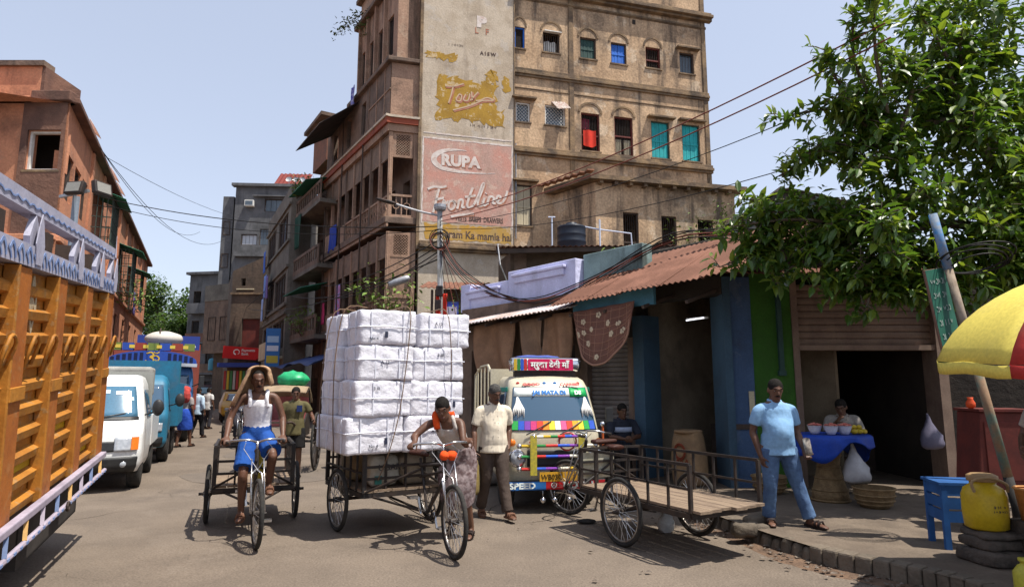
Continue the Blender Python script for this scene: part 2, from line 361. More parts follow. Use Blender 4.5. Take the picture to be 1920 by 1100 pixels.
o = crk.build('road_cracks', fl('crack_dark', '#3d342c', .95)); o['kind'] = 'structure'
LIT = mat('gutter_dirt', (.16, .1, .065), (.1, .065, .045), 6, 1, bump=.03, bsc=25, world=True)
gm = MB()
def gut(u, v):
    k = u*(len(KS)-1); i = min(int(k), len(KS)-2); t = k-i
    x = KS[i][0]*(1-t)+KS[i+1][0]*t; y = KS[i][1]*(1-t)+KS[i+1][1]*t
    w_ = .35+.3*mnoise.noise(V((x*.9, y*.9, 9)))
    o_ = .1-(w_+.1)*v
    return (x+o_, y+o_*.5, .035*(1-v)*(.4+.7*abs(mnoise.noise(V((x*3, y*3, v*3)))))+.006-.03*v)
gm.grid(gut, 160, 6)
o = gm.build('gutter_dirt', LIT, smooth=True); o['kind'] = 'structure'

# ---------------------------------------------------------------- window helper
def window(par, M, u0, u1, z0, z1, kind, yin=.12, hood=None, sill=True, frame=None, bars=6, leaf=None, mid=None):
    """one window with its own frame, grille or shutters; returns the frame part"""
    fm = frame or DKWOOD; f = MB(M); t = .06
    f.bx(u0, u0+t, yin-.05, yin+.05, z0, z1).bx(u1-t, u1, yin-.05, yin+.05, z0, z1).bx(u0+t, u1-t, yin-.05, yin+.05, z1-t, z1).bx(u0+t, u1-t, yin-.05, yin+.05, z0, z0+t)
    if mid: f.bx(u0+t, u1-t, yin-.045, yin+.045, z0+(z1-z0)*mid-.035, z0+(z1-z0)*mid+.035)
    w_ = f.build('window', fm, par)
    if kind in ('bars', 'barsglass', 'curtain'):
        b = MB(M)
        for i in range(1, bars+1):
            x = u0+t+(u1-u0-2*t)*i/(bars+1); b.cyl((x, yin, z0+t), (x, yin, z1-t), .012, n=5)
        b.build('grille', IRON, w_)
    if kind in ('barsglass', 'glass', 'lattice'):
        b = MB(M); b.bx(u0+t, u1-t, yin+.06, yin+.07, z0+t, z1-t); b.build('pane', leaf or GLASSD, w_)
    if kind == 'lattice':
        b = MB(M); q = .16
        k = int((u1-u0+z1-z0)/q)
        for i in range(1, k+1):
            for sgn in (0, 1):
                c0 = i*q; p = []
                for (x, z) in ((min(c0, u1-u0-2*t), max(0, c0-(u1-u0-2*t))), (max(0, c0-(z1-z0-2*t)), min(c0, z1-z0-2*t))): p.append((x, z))
                if abs(p[0][0]-p[1][0]) < .03 or p[0][1] > z1-z0-2*t: continue
                if sgn: p = [((u1-u0-2*t)-x, z) for x, z in p]
                b.bar((u0+t+p[0][0], yin-.01, z0+t+p[0][1]), (u0+t+p[1][0], yin-.01, z0+t+p[1][1]), .012)
        b.build('grille', WHITEP, w_)
    if kind == 'shut':
        um = (u0+u1)/2
        for a, b_ in ((u0+t, um-.006), (um+.006, u1-t)):
            s = MB(M); k = 4
            for i in range(k):
                x0 = a+(b_-a)*i/k; s.bx(x0+.004, x0+(b_-a)/k-.004, yin-.012+.008*(i % 2), yin+.03, z0+t, z1-t)
            s.bx(a, b_, yin-.03, yin-.004, z0+(z1-z0)*.45, z0+(z1-z0)*.45+.07)
            s.build('shutter', leaf, w_)
    if kind == 'curtain':
        s = MB(M); s.grid(lambda u, v: (u0+t+(u1-u0-2*t)*u, yin+.1+.03*math.sin(u*17+v*2), z0+t+(z1-z0-2*t)*v*.62), 20, 4); s.build('curtain', leaf, w_, smooth=True)
    if sill:
        s = MB(M); s.bx(u0-.06, u1+.06, -.06, .08, z0-.07, z0-.002); s.build('sill', YELTRIM, w_)
    if hood == 'arch':
        s = MB(M); uc = (u0+u1)/2; r = (u1-u0)/2+.04; hh = .42; k = 12
        for i in range(k):
            a0, a1 = math.pi*i/k, math.pi*(i+1)/k; P = []
            for a in (a0, a1):
                for rr in (1, 1.2): P.append((uc+r*rr*math.cos(a), z1+hh*(rr-.0)*math.sin(a)+.02))
            s.prism([P[0], P[1], P[3], P[2]], -.035, .01)
        s.build('arch', YELTRIM, w_)
    if hood == 'slab':
        s = MB(M); s.bx(u0-.2, u1+.25, -.28, .02, z1+.12, z1+.2); s.build('canopy', YELTRIM, w_)
    return w_
def leafclump(name_par, M, c, r, n, size, seed=0, stems=4, base=None, mat_=None):
    """small roof-side plant: stems and many separate leaves"""
    rd = random.Random(seed); lm = MB(M); sm_ = MB(M); c = V(c); base = V(base) if base else c-V((0, 0, r*1.1)); tips = []
    for i in range(stems):
        e = c+V((rd.uniform(-1, 1), rd.uniform(-1, 1), rd.uniform(-.2, .9)))*r; mid = base.lerp(e, .5)+V((rd.uniform(-1, 1), rd.uniform(-1, 1), .3))*r*.25
        P = cr([tuple(base), tuple(mid), tuple(e)], 4); sm_.tube(P, [.018*(1-.8*j/8)*max(.5, r) for j in range(9)], 5); tips += [V(p) for p in P[3:]]
    for i in range(n):
        p = rd.choice(tips)+V((rd.gauss(0, 1), rd.gauss(0, 1), rd.gauss(0, 1)))*r*.22
        leaf(lm, p, V((rd.uniform(-1, 1), rd.uniform(-1, 1), rd.uniform(-.5, .6))), V((rd.uniform(-.6, .6), rd.uniform(-.6, .6), 1)), size*rd.uniform(.6, 1.3))
    sm_.build('stem', STEMM, name_par)
    return lm.build('foliage', mat_ or LEAFY, name_par, kind='stuff')
def leaf(mb, p, d, nrm, s, w=.42):
    d = d.normalized(); x = d.cross(nrm)
    x = x.normalized() if x.length > 1e-4 else d.orthogonal().normalized()
    nn = x.cross(d)
    P = [p, p+d*s*.3+x*s*w*.42+nn*s*.05, p+d*s*.3-nn*s*.02, p+d*s*.3-x*s*w*.42+nn*s*.05, p+d*s*.66+x*s*w*.36+nn*s*.01, p+d*s*.66-nn*s*.06, p+d*s*.66-x*s*w*.36+nn*s*.01, p+d*s-nn*s*.16]
    mb.add(P, [(0, 1, 2), (0, 2, 3), (1, 4, 5, 2), (2, 5, 6, 3), (4, 7, 5), (5, 7, 6)])

# ---------------------------------------------------------------- main corner building
MY = FM(.1, 27, 74.5)                       # ochre facade, x 0..9.85
main = thing('corner_building', 'tall weathered ochre corner building with painted advertisement wall and balconies', 'building', (0, 0, 0))
TW = [(.02, .5, 16.86, 17.9), (1.37, 2.18, 16.87, 17.9), (3.19, 3.99, 16.83, 17.88), (4.75, 5.55, 16.8, 17.86), (6.56, 7.34, 16.83, 17.9), (8.38, 9.17, 16.81, 17.9)]
MW = [(.07, .73, 13.37, 14.29), (1.44, 2.42, 13.38, 14.33), (3.18, 4.09, 12.34, 14.16), (4.83, 5.77, 12.3, 14.17), (6.72, 7.67, 12.34, 14.17), (8.35, 9.31, 12.36, 14.2)]
LW = [(.09, .81, 8.62, 10.47)]
wl = MB(MY); wl.wall(-.05, 9.85, 0, 21.6, TW+MW+LW, .3)
wl.add([(9.85, 0, 0), (9.85, 9, 0), (9.85, 9, 21.6), (9.85, 0, 21.6), (-5.2, 9, 21.6), (-5.2, 9, 0), (-5.2, 0, 21.6), (-5.2, 1.2, 0)], [(0, 1, 2, 3), (3, 2, 4, 6), (1, 5, 4, 2)])
wl.build('wall', YEL, main)
def cornice(z, h, dpt, x0=-.04, x1=9.9, m=YELTRIM, M=MY, y1=.02, name='cornice'):
    a = MB(M); a.bx(x0, x1, -dpt, y1, z, z+h*.45).bx(x0, x1, -dpt*.6, y1-.003, z-h*.35, z-.002).bx(x0, x1, -dpt*.55, y1-.006, z+h*.45+.002, z+h); return a.build(name, m, main, bev=.02)
cornice(15.62, .3, .14); cornice(11.92, .3, .22); cornice(19.75, .34, .4, x1=10.15); cornice(19.3, .12, .08)
for z in (14.95,): cornice(z, .05, .03)
for u, z in ((2.65, 18.9), (5.9, 18.95)): MB(MY).bx(u, u+.16, -.02, .05, z, z+.22).build('drain_hole', DARKI, main)
for u in (2.62, 9.62): MB(MY).bx(u, u+.22, -.05, .01, 11.2, 21.5).build('pilaster', YELTRIM, main)
window(main, MY, *TW[0], 'bars', leaf=DKGREEN, hood='arch', frame=BLUES)
w_ = window(main, MY, *TW[1], 'bars', hood='arch'); s = MB(MY); s.grid(lambda u, v: (1.45+.65*u, .2+.05*math.sin(u*14), 16.95+.55*v), 16, 4); s.build('curtain', WHITEP, w_, smooth=True)
s = MB(MY); s.bx(1.4, 2.24, -.16, .02, 17.83, 17.87); s.build('sunshade', WHITEP, w_)
window(main, MY, *TW[2], 'shut', leaf=DKGREEN, hood='arch'); window(main, MY, *TW[3], 'shut', leaf=BLUES, hood='arch')
window(main, MY, *TW[4], 'bars', hood='arch', frame=MAROON, mid=.4); window(main, MY, *TW[5], 'barsglass', hood='slab', bars=3)
window(main, MY, *MW[0], 'lattice', hood='slab', frame=WHITEP); w_ = window(main, MY, *MW[1], 'lattice', frame=WHITEP)
aw = MB(MY); corr(aw, (1.9, -.5, 13.95), (2.5, -.5, 14.05), (1.75, .0, 14.5), (2.4, .0, 14.55), 6, .02, 2); aw.build('striped_awning', mat('striped_tin', (.6, .56, .5), (.45, .3, .25), 6, .7, world=True), w_, solid=.01)
REDC = mat('red_cloth', (.62, .035, .015), (.5, .03, .015), 5, .85, world=True)
w_ = window(main, MY, *MW[2], 'bars', hood='arch', frame=MAROON, mid=.42, bars=9)
s = MB(MY); s.grid(lambda u, v: (3.3+.6*u, .02+.04*math.sin(u*9+1), 12.62+.72*v-.1*math.sin(u*3.1)*(1-v)), 14, 6); s.build('hanging_cloth', REDC, w_, smooth=True)
s = MB(MY); s.grid(lambda u, v: (3.26+.4*u, .2+.03*math.sin(u*9+1), 13.45+.5*v), 10, 3); s.build('curtain', mat('dim_red_cloth', (.25, .03, .06), rough=.9), w_, smooth=True)
w_ = window(main, MY, *MW[3], 'bars', hood='arch', frame=MAROON, mid=.5, bars=9)
for a in (4.9, 5.36): MB(MY).bx(a, a+.32, .14, .17, 12.37, 13.1).build('shutter', CREAMW, w_)
for q in (4, 5): window(main, MY, *MW[q], 'shut', leaf=TURQ, hood='slab', frame=DKGREEN)
window(main, MY, *LW[0], 'shut', leaf=CREAMW, hood='slab', frame=DKWOOD)
# downpipe and cables on the ochre wall
p = MB(MY); p.tube([(.05, -.08, 8), (.05, -.08, 12.3)], .03, 6); p.build('downpipe', GALV, main)

# painted advertisement wall, x -4.1..0 in the same frame, a little proud
AW0, AW1 = -4.12, -.06
a = MB(MY); a.bx(AW0, AW1, -.12, .6, 0, 21.6); a.build('advertisement_wall', ADP, main)
a = MB(MY); a.bx(AW0-.12, AW0+.0, -.16, .4, 7.3, 21.6).bx(AW1, AW1+.05, -.15, .2, 7.3, 21.6); a.build('corner_strip', YELTRIM, main)
yf = -.124
pk = MB(MY)
def ragged(x0, x1, z0, z1, amp, seed, step=.12):
    rd = random.Random(seed); P = []
    for (ax, az_, bx_, bz) in ((x0, z0, x1, z0), (x1, z0, x1, z1), (x1, z1, x0, z1), (x0, z1, x0, z0)):
        L = math.hypot(bx_-ax, bz-az_); k = max(2, int(L/step))
        for i in range(k):
            t = i/k; P.append((ax+(bx_-ax)*t+rd.uniform(-amp, amp), az_+(bz-az_)*t+rd.uniform(-amp, amp)))
    return P
pk.prism(ragged(-4.0, -.16, 8.5, 12.1, .015, 1), yf-.002, yf+.05)
pink = pk.build('painted_panel', ADPINK, main)
b = MB(MY)
for q in ((-4.02, -.14, 12.1, 12.17), (-4.02, -.14, 12.33, 12.38), (-4.06, -4.0, 8.4, 12.17), (-.16, -.1, 8.4, 12.17)): b.prism(ragged(*q, .012, 5), yf-.007, yf+.04)
b.build('painted_border', ADWHITE, main)
k = MB(MY); k.prism(ragged(-3.45, -.85, 13.05, 14.95, .14, 4, .16), yf-.003, yf+.05); k.prism(ragged(-1.35, -.5, 13.0, 13.75, .12, 9, .12), yf-.0045, yf+.045); k.prism(ragged(-1.3, -.85, 14.9, 15.5, .1, 10, .1), yf-.006, yf+.04)
k.prism(ragged(-4.0, -2.6, 15.75, 16.05, .09, 11, .1), yf-.003, yf+.05); k.prism(ragged(-.55, -.2, 14.6, 15.3, .08, 12, .1), yf-.003, yf+.04)
my = k.build('painted_panel', ADYEL, main)
k = MB(MY); k.prism(ragged(-3.9, -.2, 7.75, 8.42, .05, 6), yf-.003, yf+.05); ms = k.build('painted_strip', mat('mustard_strip', (.45, .25, .04), (.4, .26, .09), 2, .85, peel=.6, pcol=(.5, .36, .24), psc=3, world=True), main)
MA = MY @ T((0, yf-.006, 0))
text(ms, MA @ T((-3.05, 0, 7.86)), 'aram Ka mamla hai', .46, ADBLK, off=.008, sx=.82)
text(pink, MA @ T((-2.62, 0, 8.62)), 'VESTS  BRIEFS  DRAWERS', .3, ADBLK, off=.008, sx=.62)
# RUPA with its swoosh
sh = MB(MA); k = []
for i in range(25):
    t = i/24; a_ = R(75+t*215); k.append((-2.45+1.12*math.cos(a_)+(max(0, t-.72))*4.2, 11.22+.5*math.sin(a_)+(max(0, t-.8))*.35, .02+.22*math.sin(math.pi*min(1, t*1.02))**1.2))
ribbon(sh, k, .1, 0, 2); sh.build('swoosh', ADWHITE, pink)
text(pink, MA @ T((-3.22, -.002, 10.96)), 'RUPA', .66, ADRED, name='lettering_shadow', off=.04, sx=1.02)
text(pink, MA @ T((-3.26, -.007, 11.0)), 'RUPA', .66, ADWHITE, off=.034, sx=1.02)
# brush lettering "Frontline"
def script(mb, y, dx=0, dz=0, w=.085):
    S = [
     [(-3.22, 8.98), (-3.13, 9.3), (-3.02, 9.75), (-2.95, 10.02)], [(-3.5, 9.98), (-3.2, 10.1), (-2.85, 10.1), (-2.58, 10.17)], [(-3.12, 9.55), (-2.9, 9.6), (-2.7, 9.66)],
     [(-2.82, 9.1), (-2.74, 9.35), (-2.7, 9.55), (-2.62, 9.42), (-2.48, 9.52)],
     [(-2.25, 9.55), (-2.42, 9.5), (-2.46, 9.28), (-2.33, 9.18), (-2.18, 9.3), (-2.16, 9.5), (-2.25, 9.55), (-2.1, 9.45)],
     [(-2.04, 9.22), (-1.98, 9.42), (-1.95, 9.58), (-1.82, 9.64), (-1.75, 9.55), (-1.8, 9.32), (-1.66, 9.32)],
     [(-1.4, 10.2), (-1.52, 9.75), (-1.58, 9.42), (-1.5, 9.3), (-1.38, 9.42)], [(-1.66, 9.76), (-1.5, 9.8), (-1.3, 9.86)],
     [(-1.36, 9.45), (-1.2, 9.9), (-1.08, 10.35), (-1.02, 10.42), (-1.06, 10.2), (-1.2, 9.7), (-1.22, 9.45), (-1.12, 9.42), (-1.04, 9.55)],
     [(-1.0, 9.8), (-1.05, 9.55), (-1.0, 9.46), (-.92, 9.55)], [(-.96, 9.98), (-.94, 10.01)],
     [(-.9, 9.52), (-.85, 9.8), (-.75, 9.88), (-.68, 9.8), (-.72, 9.6), (-.62, 9.58)],
     [(-.6, 9.68), (-.48, 9.78), (-.46, 9.9), (-.55, 9.92), (-.6, 9.75), (-.52, 9.6), (-.38, 9.68), (-.28, 9.92), (-.22, 10.18)],
     [(-2.35, 8.86), (-1.9, 8.96), (-1.35, 9.06)]]
    for q in S: ribbon(mb, [((-3.8+(x+3.5)*.86 if x < -1.66 else -2.218+(x+1.66)*1.3)+dx, z+dz-.1) for x, z in q], w, y, 4)
    return mb
script(MB(MA), -.001, .04, -.045, .12).build('lettering_shadow', ADRED, pink)
script(MB(MA), -.006, 0, 0, .1).build('lettering', ADWHITE, pink)
# faded script on the mustard patch
def script2(mb, y, dx, dz, w):
    for q in ([(-3.1, 14.5), (-2.7, 14.55), (-2.3, 14.72)], [(-2.75, 14.55), (-2.85, 14.1), (-2.95, 13.75)], [(-2.5, 14.2), (-2.62, 13.95), (-2.45, 13.9), (-2.38, 14.15), (-2.5, 14.22)], [(-2.2, 14.25), (-2.3, 13.98), (-2.1, 13.98), (-2.02, 14.3)], [(-1.95, 14.4), (-1.9, 14.0)], [(-2.0, 13.98), (-1.65, 14.42)], [(-1.75, 14.0), (-1.55, 14.05), (-1.25, 14.2), (-.95, 14.12), (-1.2, 14.08), (-1.5, 14.02), (-2.0, 13.75), (-2.75, 13.45)]):
        ribbon(mb, [(x+dx, z+dz) for x, z in q], w, y, 4)
    return mb
script2(MB(MA), -.001, 0, 0, .13).build('lettering', ADRED, my)
script2(MB(MA), -.006, -.03, .03, .055).build('lettering_highlight', mat('pale_pink_paint', (.5, .36, .24), rough=.9), my)
scrawl(my, MA @ T((-2.0, -.001, 12.84)), 1.1, .12, ADBLK, 1)
text(main, MA @ T((-1.75, .002, 17.55)), 'P', .66, ADWHITE, off=.05, sx=1.2)
text(main, MA @ T((-1.85, .002, 17.2)), 'L   F', .4, ADRED, off=.005, sx=.9)
text(main, MA @ T((-1.6, .002, 16.22)), "A I S W", .22, ADBLK, off=.01)
scrawl(main, MA @ T((-3.0, .002, 16.45)), .7, .1, ADBLK, 2)
cornice(7.35, .3, .3, x0=AW0, x1=AW1, M=MY @ T((0, -.12, 0)))

# street side with balconies: runs from the far end towards the near corner
MS = FM(-5.15-.53*9.3, 25.6+.848*9.3, 148)     # x 0 (far) .. 9.3 (near corner), y into the building
ME = FM(-5.15, 25.6, 74.5)                      # end wall beside the advertisement, x 0..1.2
LS = 9.3
sw = MB(MS); sw.wall(0, LS, 0, 15.5, [(x, x+.75, z, z+2.1) for x in (.8, 2.6, 4.4, 6.2, 7.9) for z in (4.4, 8.5, 12.9)], .3, 1.25)
sw.add([(0, 1.25, 0), (0, 7, 0), (0, 7, 15.5), (0, 1.25, 15.5), (LS, 7, 15.5), (LS, 1.25, 15.5)], [(1, 0, 3, 2), (3, 5, 4, 2)])
sw.build('street_wall', TERDK, main)
sh_ = MB(MS); U0 = 4.2
sh_.wall(U0, LS, 15.5, 20.9, [(x, x+.7, z, z+1.9) for x in (4.6, 5.75, 6.9, 8.1) for z in (16.1,)], .3, .25)
sh_.add([(U0, .25, 15.5), (U0, 7, 15.5), (U0, 7, 20.9), (U0, .25, 20.9), (LS, .25, 20.9), (LS, 7, 20.9), (LS, .25, 15.5), (LS, 7, 15.5)], [(1, 0, 3, 2), (3, 4, 5, 2), (6, 7, 5, 4)])
sh_.build('upper_wall', TERR, main)
for x in (4.6, 5.75, 6.9, 8.1):
    window(main, MS @ T((0, .25, 0)), x, x+.7, 16.1, 18.0, 'bars', frame=DKWOOD, sill=False)
    MB(MS).bx(x-.25, x-.12, .1, .26, 15.6, 19.4).build('pilaster', TERR, main)
for z, dp in ((19.4, .3), (20.85, .25)): MB(MS).bx(U0-.15, LS+.1, -dp+.25, .3, z, z+.22).build('cornice', TERDK, main, bev=.03)
def lattice(M, x0, x1, z0, z1, q=.13, w=.018, y=.0, par=main, m=TERR, name='lattice'):
    b = MB(M); W, H = x1-x0, z1-z0
    for i in range(1, int((W+H)/q)+1):
        c = i*q
        for sgn in (0, 1):
            p = [(min(c, W), max(0, c-W)), (max(0, c-H), min(c, H))]
            if abs(p[0][0]-p[1][0]) < .02: continue
            if sgn: p = [(W-x, z) for x, z in p]
            b.bar((x0+p[0][0], y, z0+p[0][1]), (x0+p[1][0], y, z0+p[1][1]), w, .03, up=(0, 1, 0))
    return b.build(name, m, par)
def balustrade(M, x0, x1, z0, z1, par=main, m=TERR, style=0):
    b = MB(M); t = .05
    b.bx(x0, x1, -.04, .06, z1-.09, z1).bx(x0, x1, -.03, .05, z0, z0+.1); n_ = max(2, int((x1-x0)/.32))
    for i in range(n_+1):
        x = x0+(x1-x0)*i/n_; b.bx(max(x0, x-.025), min(x1, x+.025), -.02, .04, z0+.1, z1-.09)
    for i in range(n_):
        xc = x0+(x1-x0)*(i+.5)/n_; b.torus((xc, .01, (z0+z1)/2), (0, 1, 0), min(.13, (z1-z0)*.24), .02, 12, 5)
        for s_ in (-1, 1):
            b.bar((xc, .01, (z0+z1)/2+s_*.13), (xc, .01, z0+.1 if s_ < 0 else z1-.09), .025)
            b.bar((xc+s_*.13, .01, (z0+z1)/2), (xc+s_*.16, .01, (z0+z1)/2), .025)
    return b.build('balustrade', m, par)
def louvre(M, x0, x1, z0, z1, par=main, m=WOODP, n_=6):
    f = MB(M); f.bx(x0, x1, .0, .06, z0, z0+.06).bx(x0, x1, .0, .06, z1-.06, z1); f.bx(x0, x0+.05, .003, .057, z0+.06, z1-.06).bx(x1-.05, x1, .003, .057, z0+.06, z1-.06)
    for i in range(n_):
        x = x0+.05+(x1-x0-.1)*i/n_; f.bx(x+.008, x+(x1-x0-.1)/n_-.008, .02, .045, z0+.06, z1-.06)
    return f.build('board_panel', m, par)
XP = [.0+i*1.163 for i in range(9)]
def storey(zf, rail, opt, top, rails=True):
    """zf floor, rail top, opening top, storey top"""
    MB(MS).bx(-.05, LS+.12, -.12, 1.3, zf-.28, zf).build('balcony_slab', TERDK, main, bev=.03)
    MB(MS).bx(-.05, LS+.1, -.06, .02, zf-.42, zf-.285).build('fascia', TERR, main)
    for i, x in enumerate(XP):
        p_ = MB(MS); p_.bx(x-.07, x+.07, .02, .16, zf, top); p_.lathe([(.1, 0), (.1, .1), (.07, .14), (.07, .3)], 8, T((x, .09, rail))); p_.build('post', TERR if i % 3 else TERDK, main)
    for i in range(8):
        a_, b_ = XP[i]+.075, XP[i+1]-.075
        if rails and i in (3, 4, 5, 6, 7): balustrade(MS @ T((0, .08, 0)), a_, b_, zf+.01, rail)
        else:
            q = MB(MS); q.bx(a_, b_, .06, .12, zf+.01, rail).bx(a_+.08, b_-.08, .04, .06, zf+.12, rail-.12); q.build('parapet_panel', TERR, main)
        louvre(MS @ T((0, .06, 0)), a_, b_, opt, top-.05)
    # end bay beside the advertisement
    MB(ME).bx(.0, 1.2, -.1, .2, zf-.28, zf).build('balcony_slab', TERDK, main, bev=.03)
    for x in (.06, 1.1): MB(ME).bx(x-.07, x+.09, -.05, .12, zf, top).build('post', TERR, main)
    balustrade(ME, .14, 1.02, zf+.01, rail); MB(ME).bx(.14, 1.02, -.02, .06, opt, opt+.1).build('beam', TERR, main)
    f = MB(ME); f.bx(.14, .3, -.015, .05, opt+.1, top).bx(.88, 1.02, -.015, .05, opt+.1, top).bx(.3, .88, -.015, .05, top-.1, top); f.build('lattice_frame', TERR, main)
    lattice(ME, .3, .88, opt+.1, top-.1, .115, .022)
storey(8.62, 9.6, 11.2, 12.3)
storey(4.5, 5.35, 6.95, 8.0)
MB(ME).bx(.14, 1.02, .0, .1, 4.6, 6.95).build('infill_wall', TERR, main)
for (z0, z1, m_) in ((12.3, 12.62, TERR), (12.62, 12.86, TERRED), (12.86, 12.96, ADP)):
    d_ = .1 if m_ is TERR else .2 if m_ is TERRED else .26
    MB(MS).bx(-.1, LS+d_, -d_, .2, z0, z1-.002).build('cornice', m_, main); MB(ME).bx(.02, 1.25, -d_, .2, z0, z1-.002).build('cornice', m_, main)
# closed upper bay
MB(MS).wall(0, LS, 12.96, 15.4, [(1.2, 2.0, 13.4, 14.9), (3.4, 4.1, 13.4, 14.9), (5.6, 6.2, 13.4, 14.9)], .2, .0).build('bay_wall', TERDK, main)
MB(ME).bx(.02, 1.2, .0, .2, 12.96, 15.4).build('bay_wall', TERR, main)
for x in (6.6, 7.6, 8.6): MB(MS).bx(x, x+.06, -.03, .01, 12.96, 15.4).build('bay_rib', TERR, main)
MB(MS).bx(6.6, LS, -.035, .01, 14.2, 14.26).build('bay_rib', TERR, main)
MB(MS).bx(3.8, LS+.2, -.2, .3, 15.4, 15.6).build('ledge', TERDK, main, bev=.03); MB(ME).bx(.02, 1.2, -.2, .3, 15.42, 15.6).build('ledge', TERDK, main, bev=.03)
# big dark sunshade hanging over the street
a = MB(MS); corr(a, (.3, -1.75, 14.0), (4.9, -1.75, 13.9), (.5, .0, 15.1), (5.1, .0, 15.3), 24, .02, 4); a.build('sunshade', mat('black_tin', (.05, .045, .045), (.075, .06, .055), 2, .8, world=True), main, solid=.02)
# ledges, pipes
for x, z0, z1 in ((3.3, 4, 15.2), (6.4, 5, 14), (.6, 4, 12)):
    p = MB(MS); p.tube([(x, -.16, z0), (x+.03, -.16, (z0+z1)/2), (x, -.16, z1)], .035, 6); p.build('drainpipe', DKWOOD, main)
# ground floor shop fronts under the balconies
gf = MB(MS)
for i in range(5): gf.bx(i*1.86+.05, i*1.86+.3, .1, .5, .1, 4.1)
gf.build('shop_pillar', TERDK, main)
for i in range(4): MB(MS).bx(i*1.86+.32, i*1.86+1.88, .5, .55, .15, 3.2).build('shop_shutter', SHUTD, main)
BT = mat('blue_tarp', (.03, .06, .2), (.05, .08, .2), 3, .6, world=True)
a = MB(MS); a.grid(lambda u, v: (-2.5+u*8, -1.7*v, 3.3-.55*v+.05*math.sin(u*20)-.08*math.sin(u*9)*v), 40, 5); a.build('tarpaulin_awning', BT, main, smooth=True, solid=.01)
# washing and cloths on the balconies
def cloth(par, M, x0, x1, z0, z1, m, name='cloth', y=-.05, f=8, sag=.0, amp=.04):
    c = MB(M); rd = random.Random(int((x0+z0)*100)); ph = rd.uniform(0, 6)
    c.grid(lambda u, v: (x0+(x1-x0)*u+.03*math.sin(v*5+ph)*(1-v), y+amp*math.sin(u*f+ph+v*2)*(1.2-v*.8), z0+(z1-z0)*v-sag*math.sin(math.pi*u)+.03*math.sin(u*7+ph)*(1-v)), 18, 10)
    return c.build(name, m, par, smooth=True, solid=.008)
def hung(label, cat, *a, group=None, **k):
    o = cloth(None, *a, **k); return tag(o, label, cat, group)
hung('blue cloth hung over the terracotta balcony rail', 'cloth', MS, 1.4, 2.5, 8.5, 9.8, fl('blue_cloth', '#2a3f94', .9), name='laundry', y=-.1, group='washing on the corner building')
hung('patterned pink and violet sheet hanging from the lowest balcony', 'cloth', MS, 3.0, 3.6, 4.2, 6.6, mat('floral_cloth', (.5, .16, .3), (.3, .28, .55), 6, .9), name='laundry', y=-.12, group='washing on the corner building')
hung('small pink cloth on the lowest balcony at the street side', 'cloth', MS, .4, .8, 4.9, 6.0, fl('pink_cloth', '#c0406a', .9), name='laundry', y=-.06, group='washing on the corner building')
hung('blue patterned washing on a pole under the roof of the corner building', 'cloth', MS, 5.0, 5.5, 15.0, 15.9, mat('blue_pattern_cloth', (.05, .05, .3), (.4, .4, .55), 9, .9), name='laundry', y=-.35, group='washing on the corner building')
pt = thing('wall_plant', 'leafy sapling rooted in the balcony corner beside the utility pole', 'plant', (0, 0, 0), 'plants growing on the walls')
leafclump(pt, ME, (.1, -.6, 5.0), 1.25, 260, .3, 1, 9, (.9, -.1, 3.8))
pt = thing('wall_plant', 'green climber hanging from the top corner of the tall building', 'plant', (0, 0, 0), 'plants growing on the walls')
leafclump(pt, MS, (4.9, -.2, 18.6), .9, 260, .2, 2, 7, (5.0, .1, 20.0), mat('dark_creeper', (.05, .085, .02), (.08, .11, .03), 6, .6))

# ---------------------------------------------------------------- annex in front of the ochre facade
annex = thing('annex_house', 'two storey ochre annex with tall dark windows below the big building', 'building', (0, 0, 0))
MX = FM(3.45, 25.6, 76)
AWN = [(1.2, 1.9, 6.6, 8.9), (2.95, 3.65, 6.6, 8.85), (4.65, 5.4, 6.6, 8.8)]
a = MB(MX); a.wall(0, 6.5, 0, 10.1, AWN, .3)
a.add([(0, 0, 0), (-1.6, 3.2, 0), (-1.6, 3.2, 10.1), (0, 0, 10.1), (6.5, 0, 0), (6.5, 3, 0), (6.5, 3, 10.1), (6.5, 0, 10.1), (-.5, 4, 10.1)], [(1, 0, 3, 2), (4, 5, 6, 7), (3, 7, 6, 2)])
a.build('wall', YEL, annex)
for q in AWN: window(annex, MX, *q, 'bars', frame=DKWOOD, bars=5, mid=.45)
rf = MB(MX); rf.add([(-.35, -.4, 10.12), (6.9, -.4, 10.12), (6.9, 3, 10.12), (-2.0, 3.2, 10.12), (-.35, -.4, 10.3), (6.9, -.4, 10.3), (6.9, 3, 10.42), (-2.0, 3.2, 10.42)], [(0, 3, 2, 1), (4, 5, 6, 7), (0, 1, 5, 4), (3, 0, 4, 7), (1, 2, 6, 5)]); rf.build('roof', YELTRIM, annex)
for i in range(10): MB(MX).bx(.1+i*.66, .25+i*.66, -.3, .0, 9.98, 10.115).build('bracket', YELTRIM, annex)
tile = MB(MX)
rd = random.Random(4)
for i in range(9): tile.box((-1.9+i*.2, 2.6-i*.34, 10.5), (.3, .4, .06), None)
tile.build('broken_tiles', mat('tile_orange', (.32, .15, .09), (.2, .1, .07), 4, .9, world=True), annex)
pt = thing('roof_shrub', 'sunlit shrub with small leaves growing before the annex windows', 'plant', (0, 0, 0), 'plants growing on the walls')
leafclump(pt, MX, (3.2, -.9, 7.1), 1.0, 300, .17, 5, 9, (3.3, -.5, 5.6)); 
pt = thing('roof_shrub', 'taller shrub growing before the rightmost annex window', 'plant', (0, 0, 0), 'plants growing on the walls')
leafclump(pt, MX, (4.9, -.9, 8.4), 1.0, 320, .17, 6, 9, (4.4, -.5, 5.8))
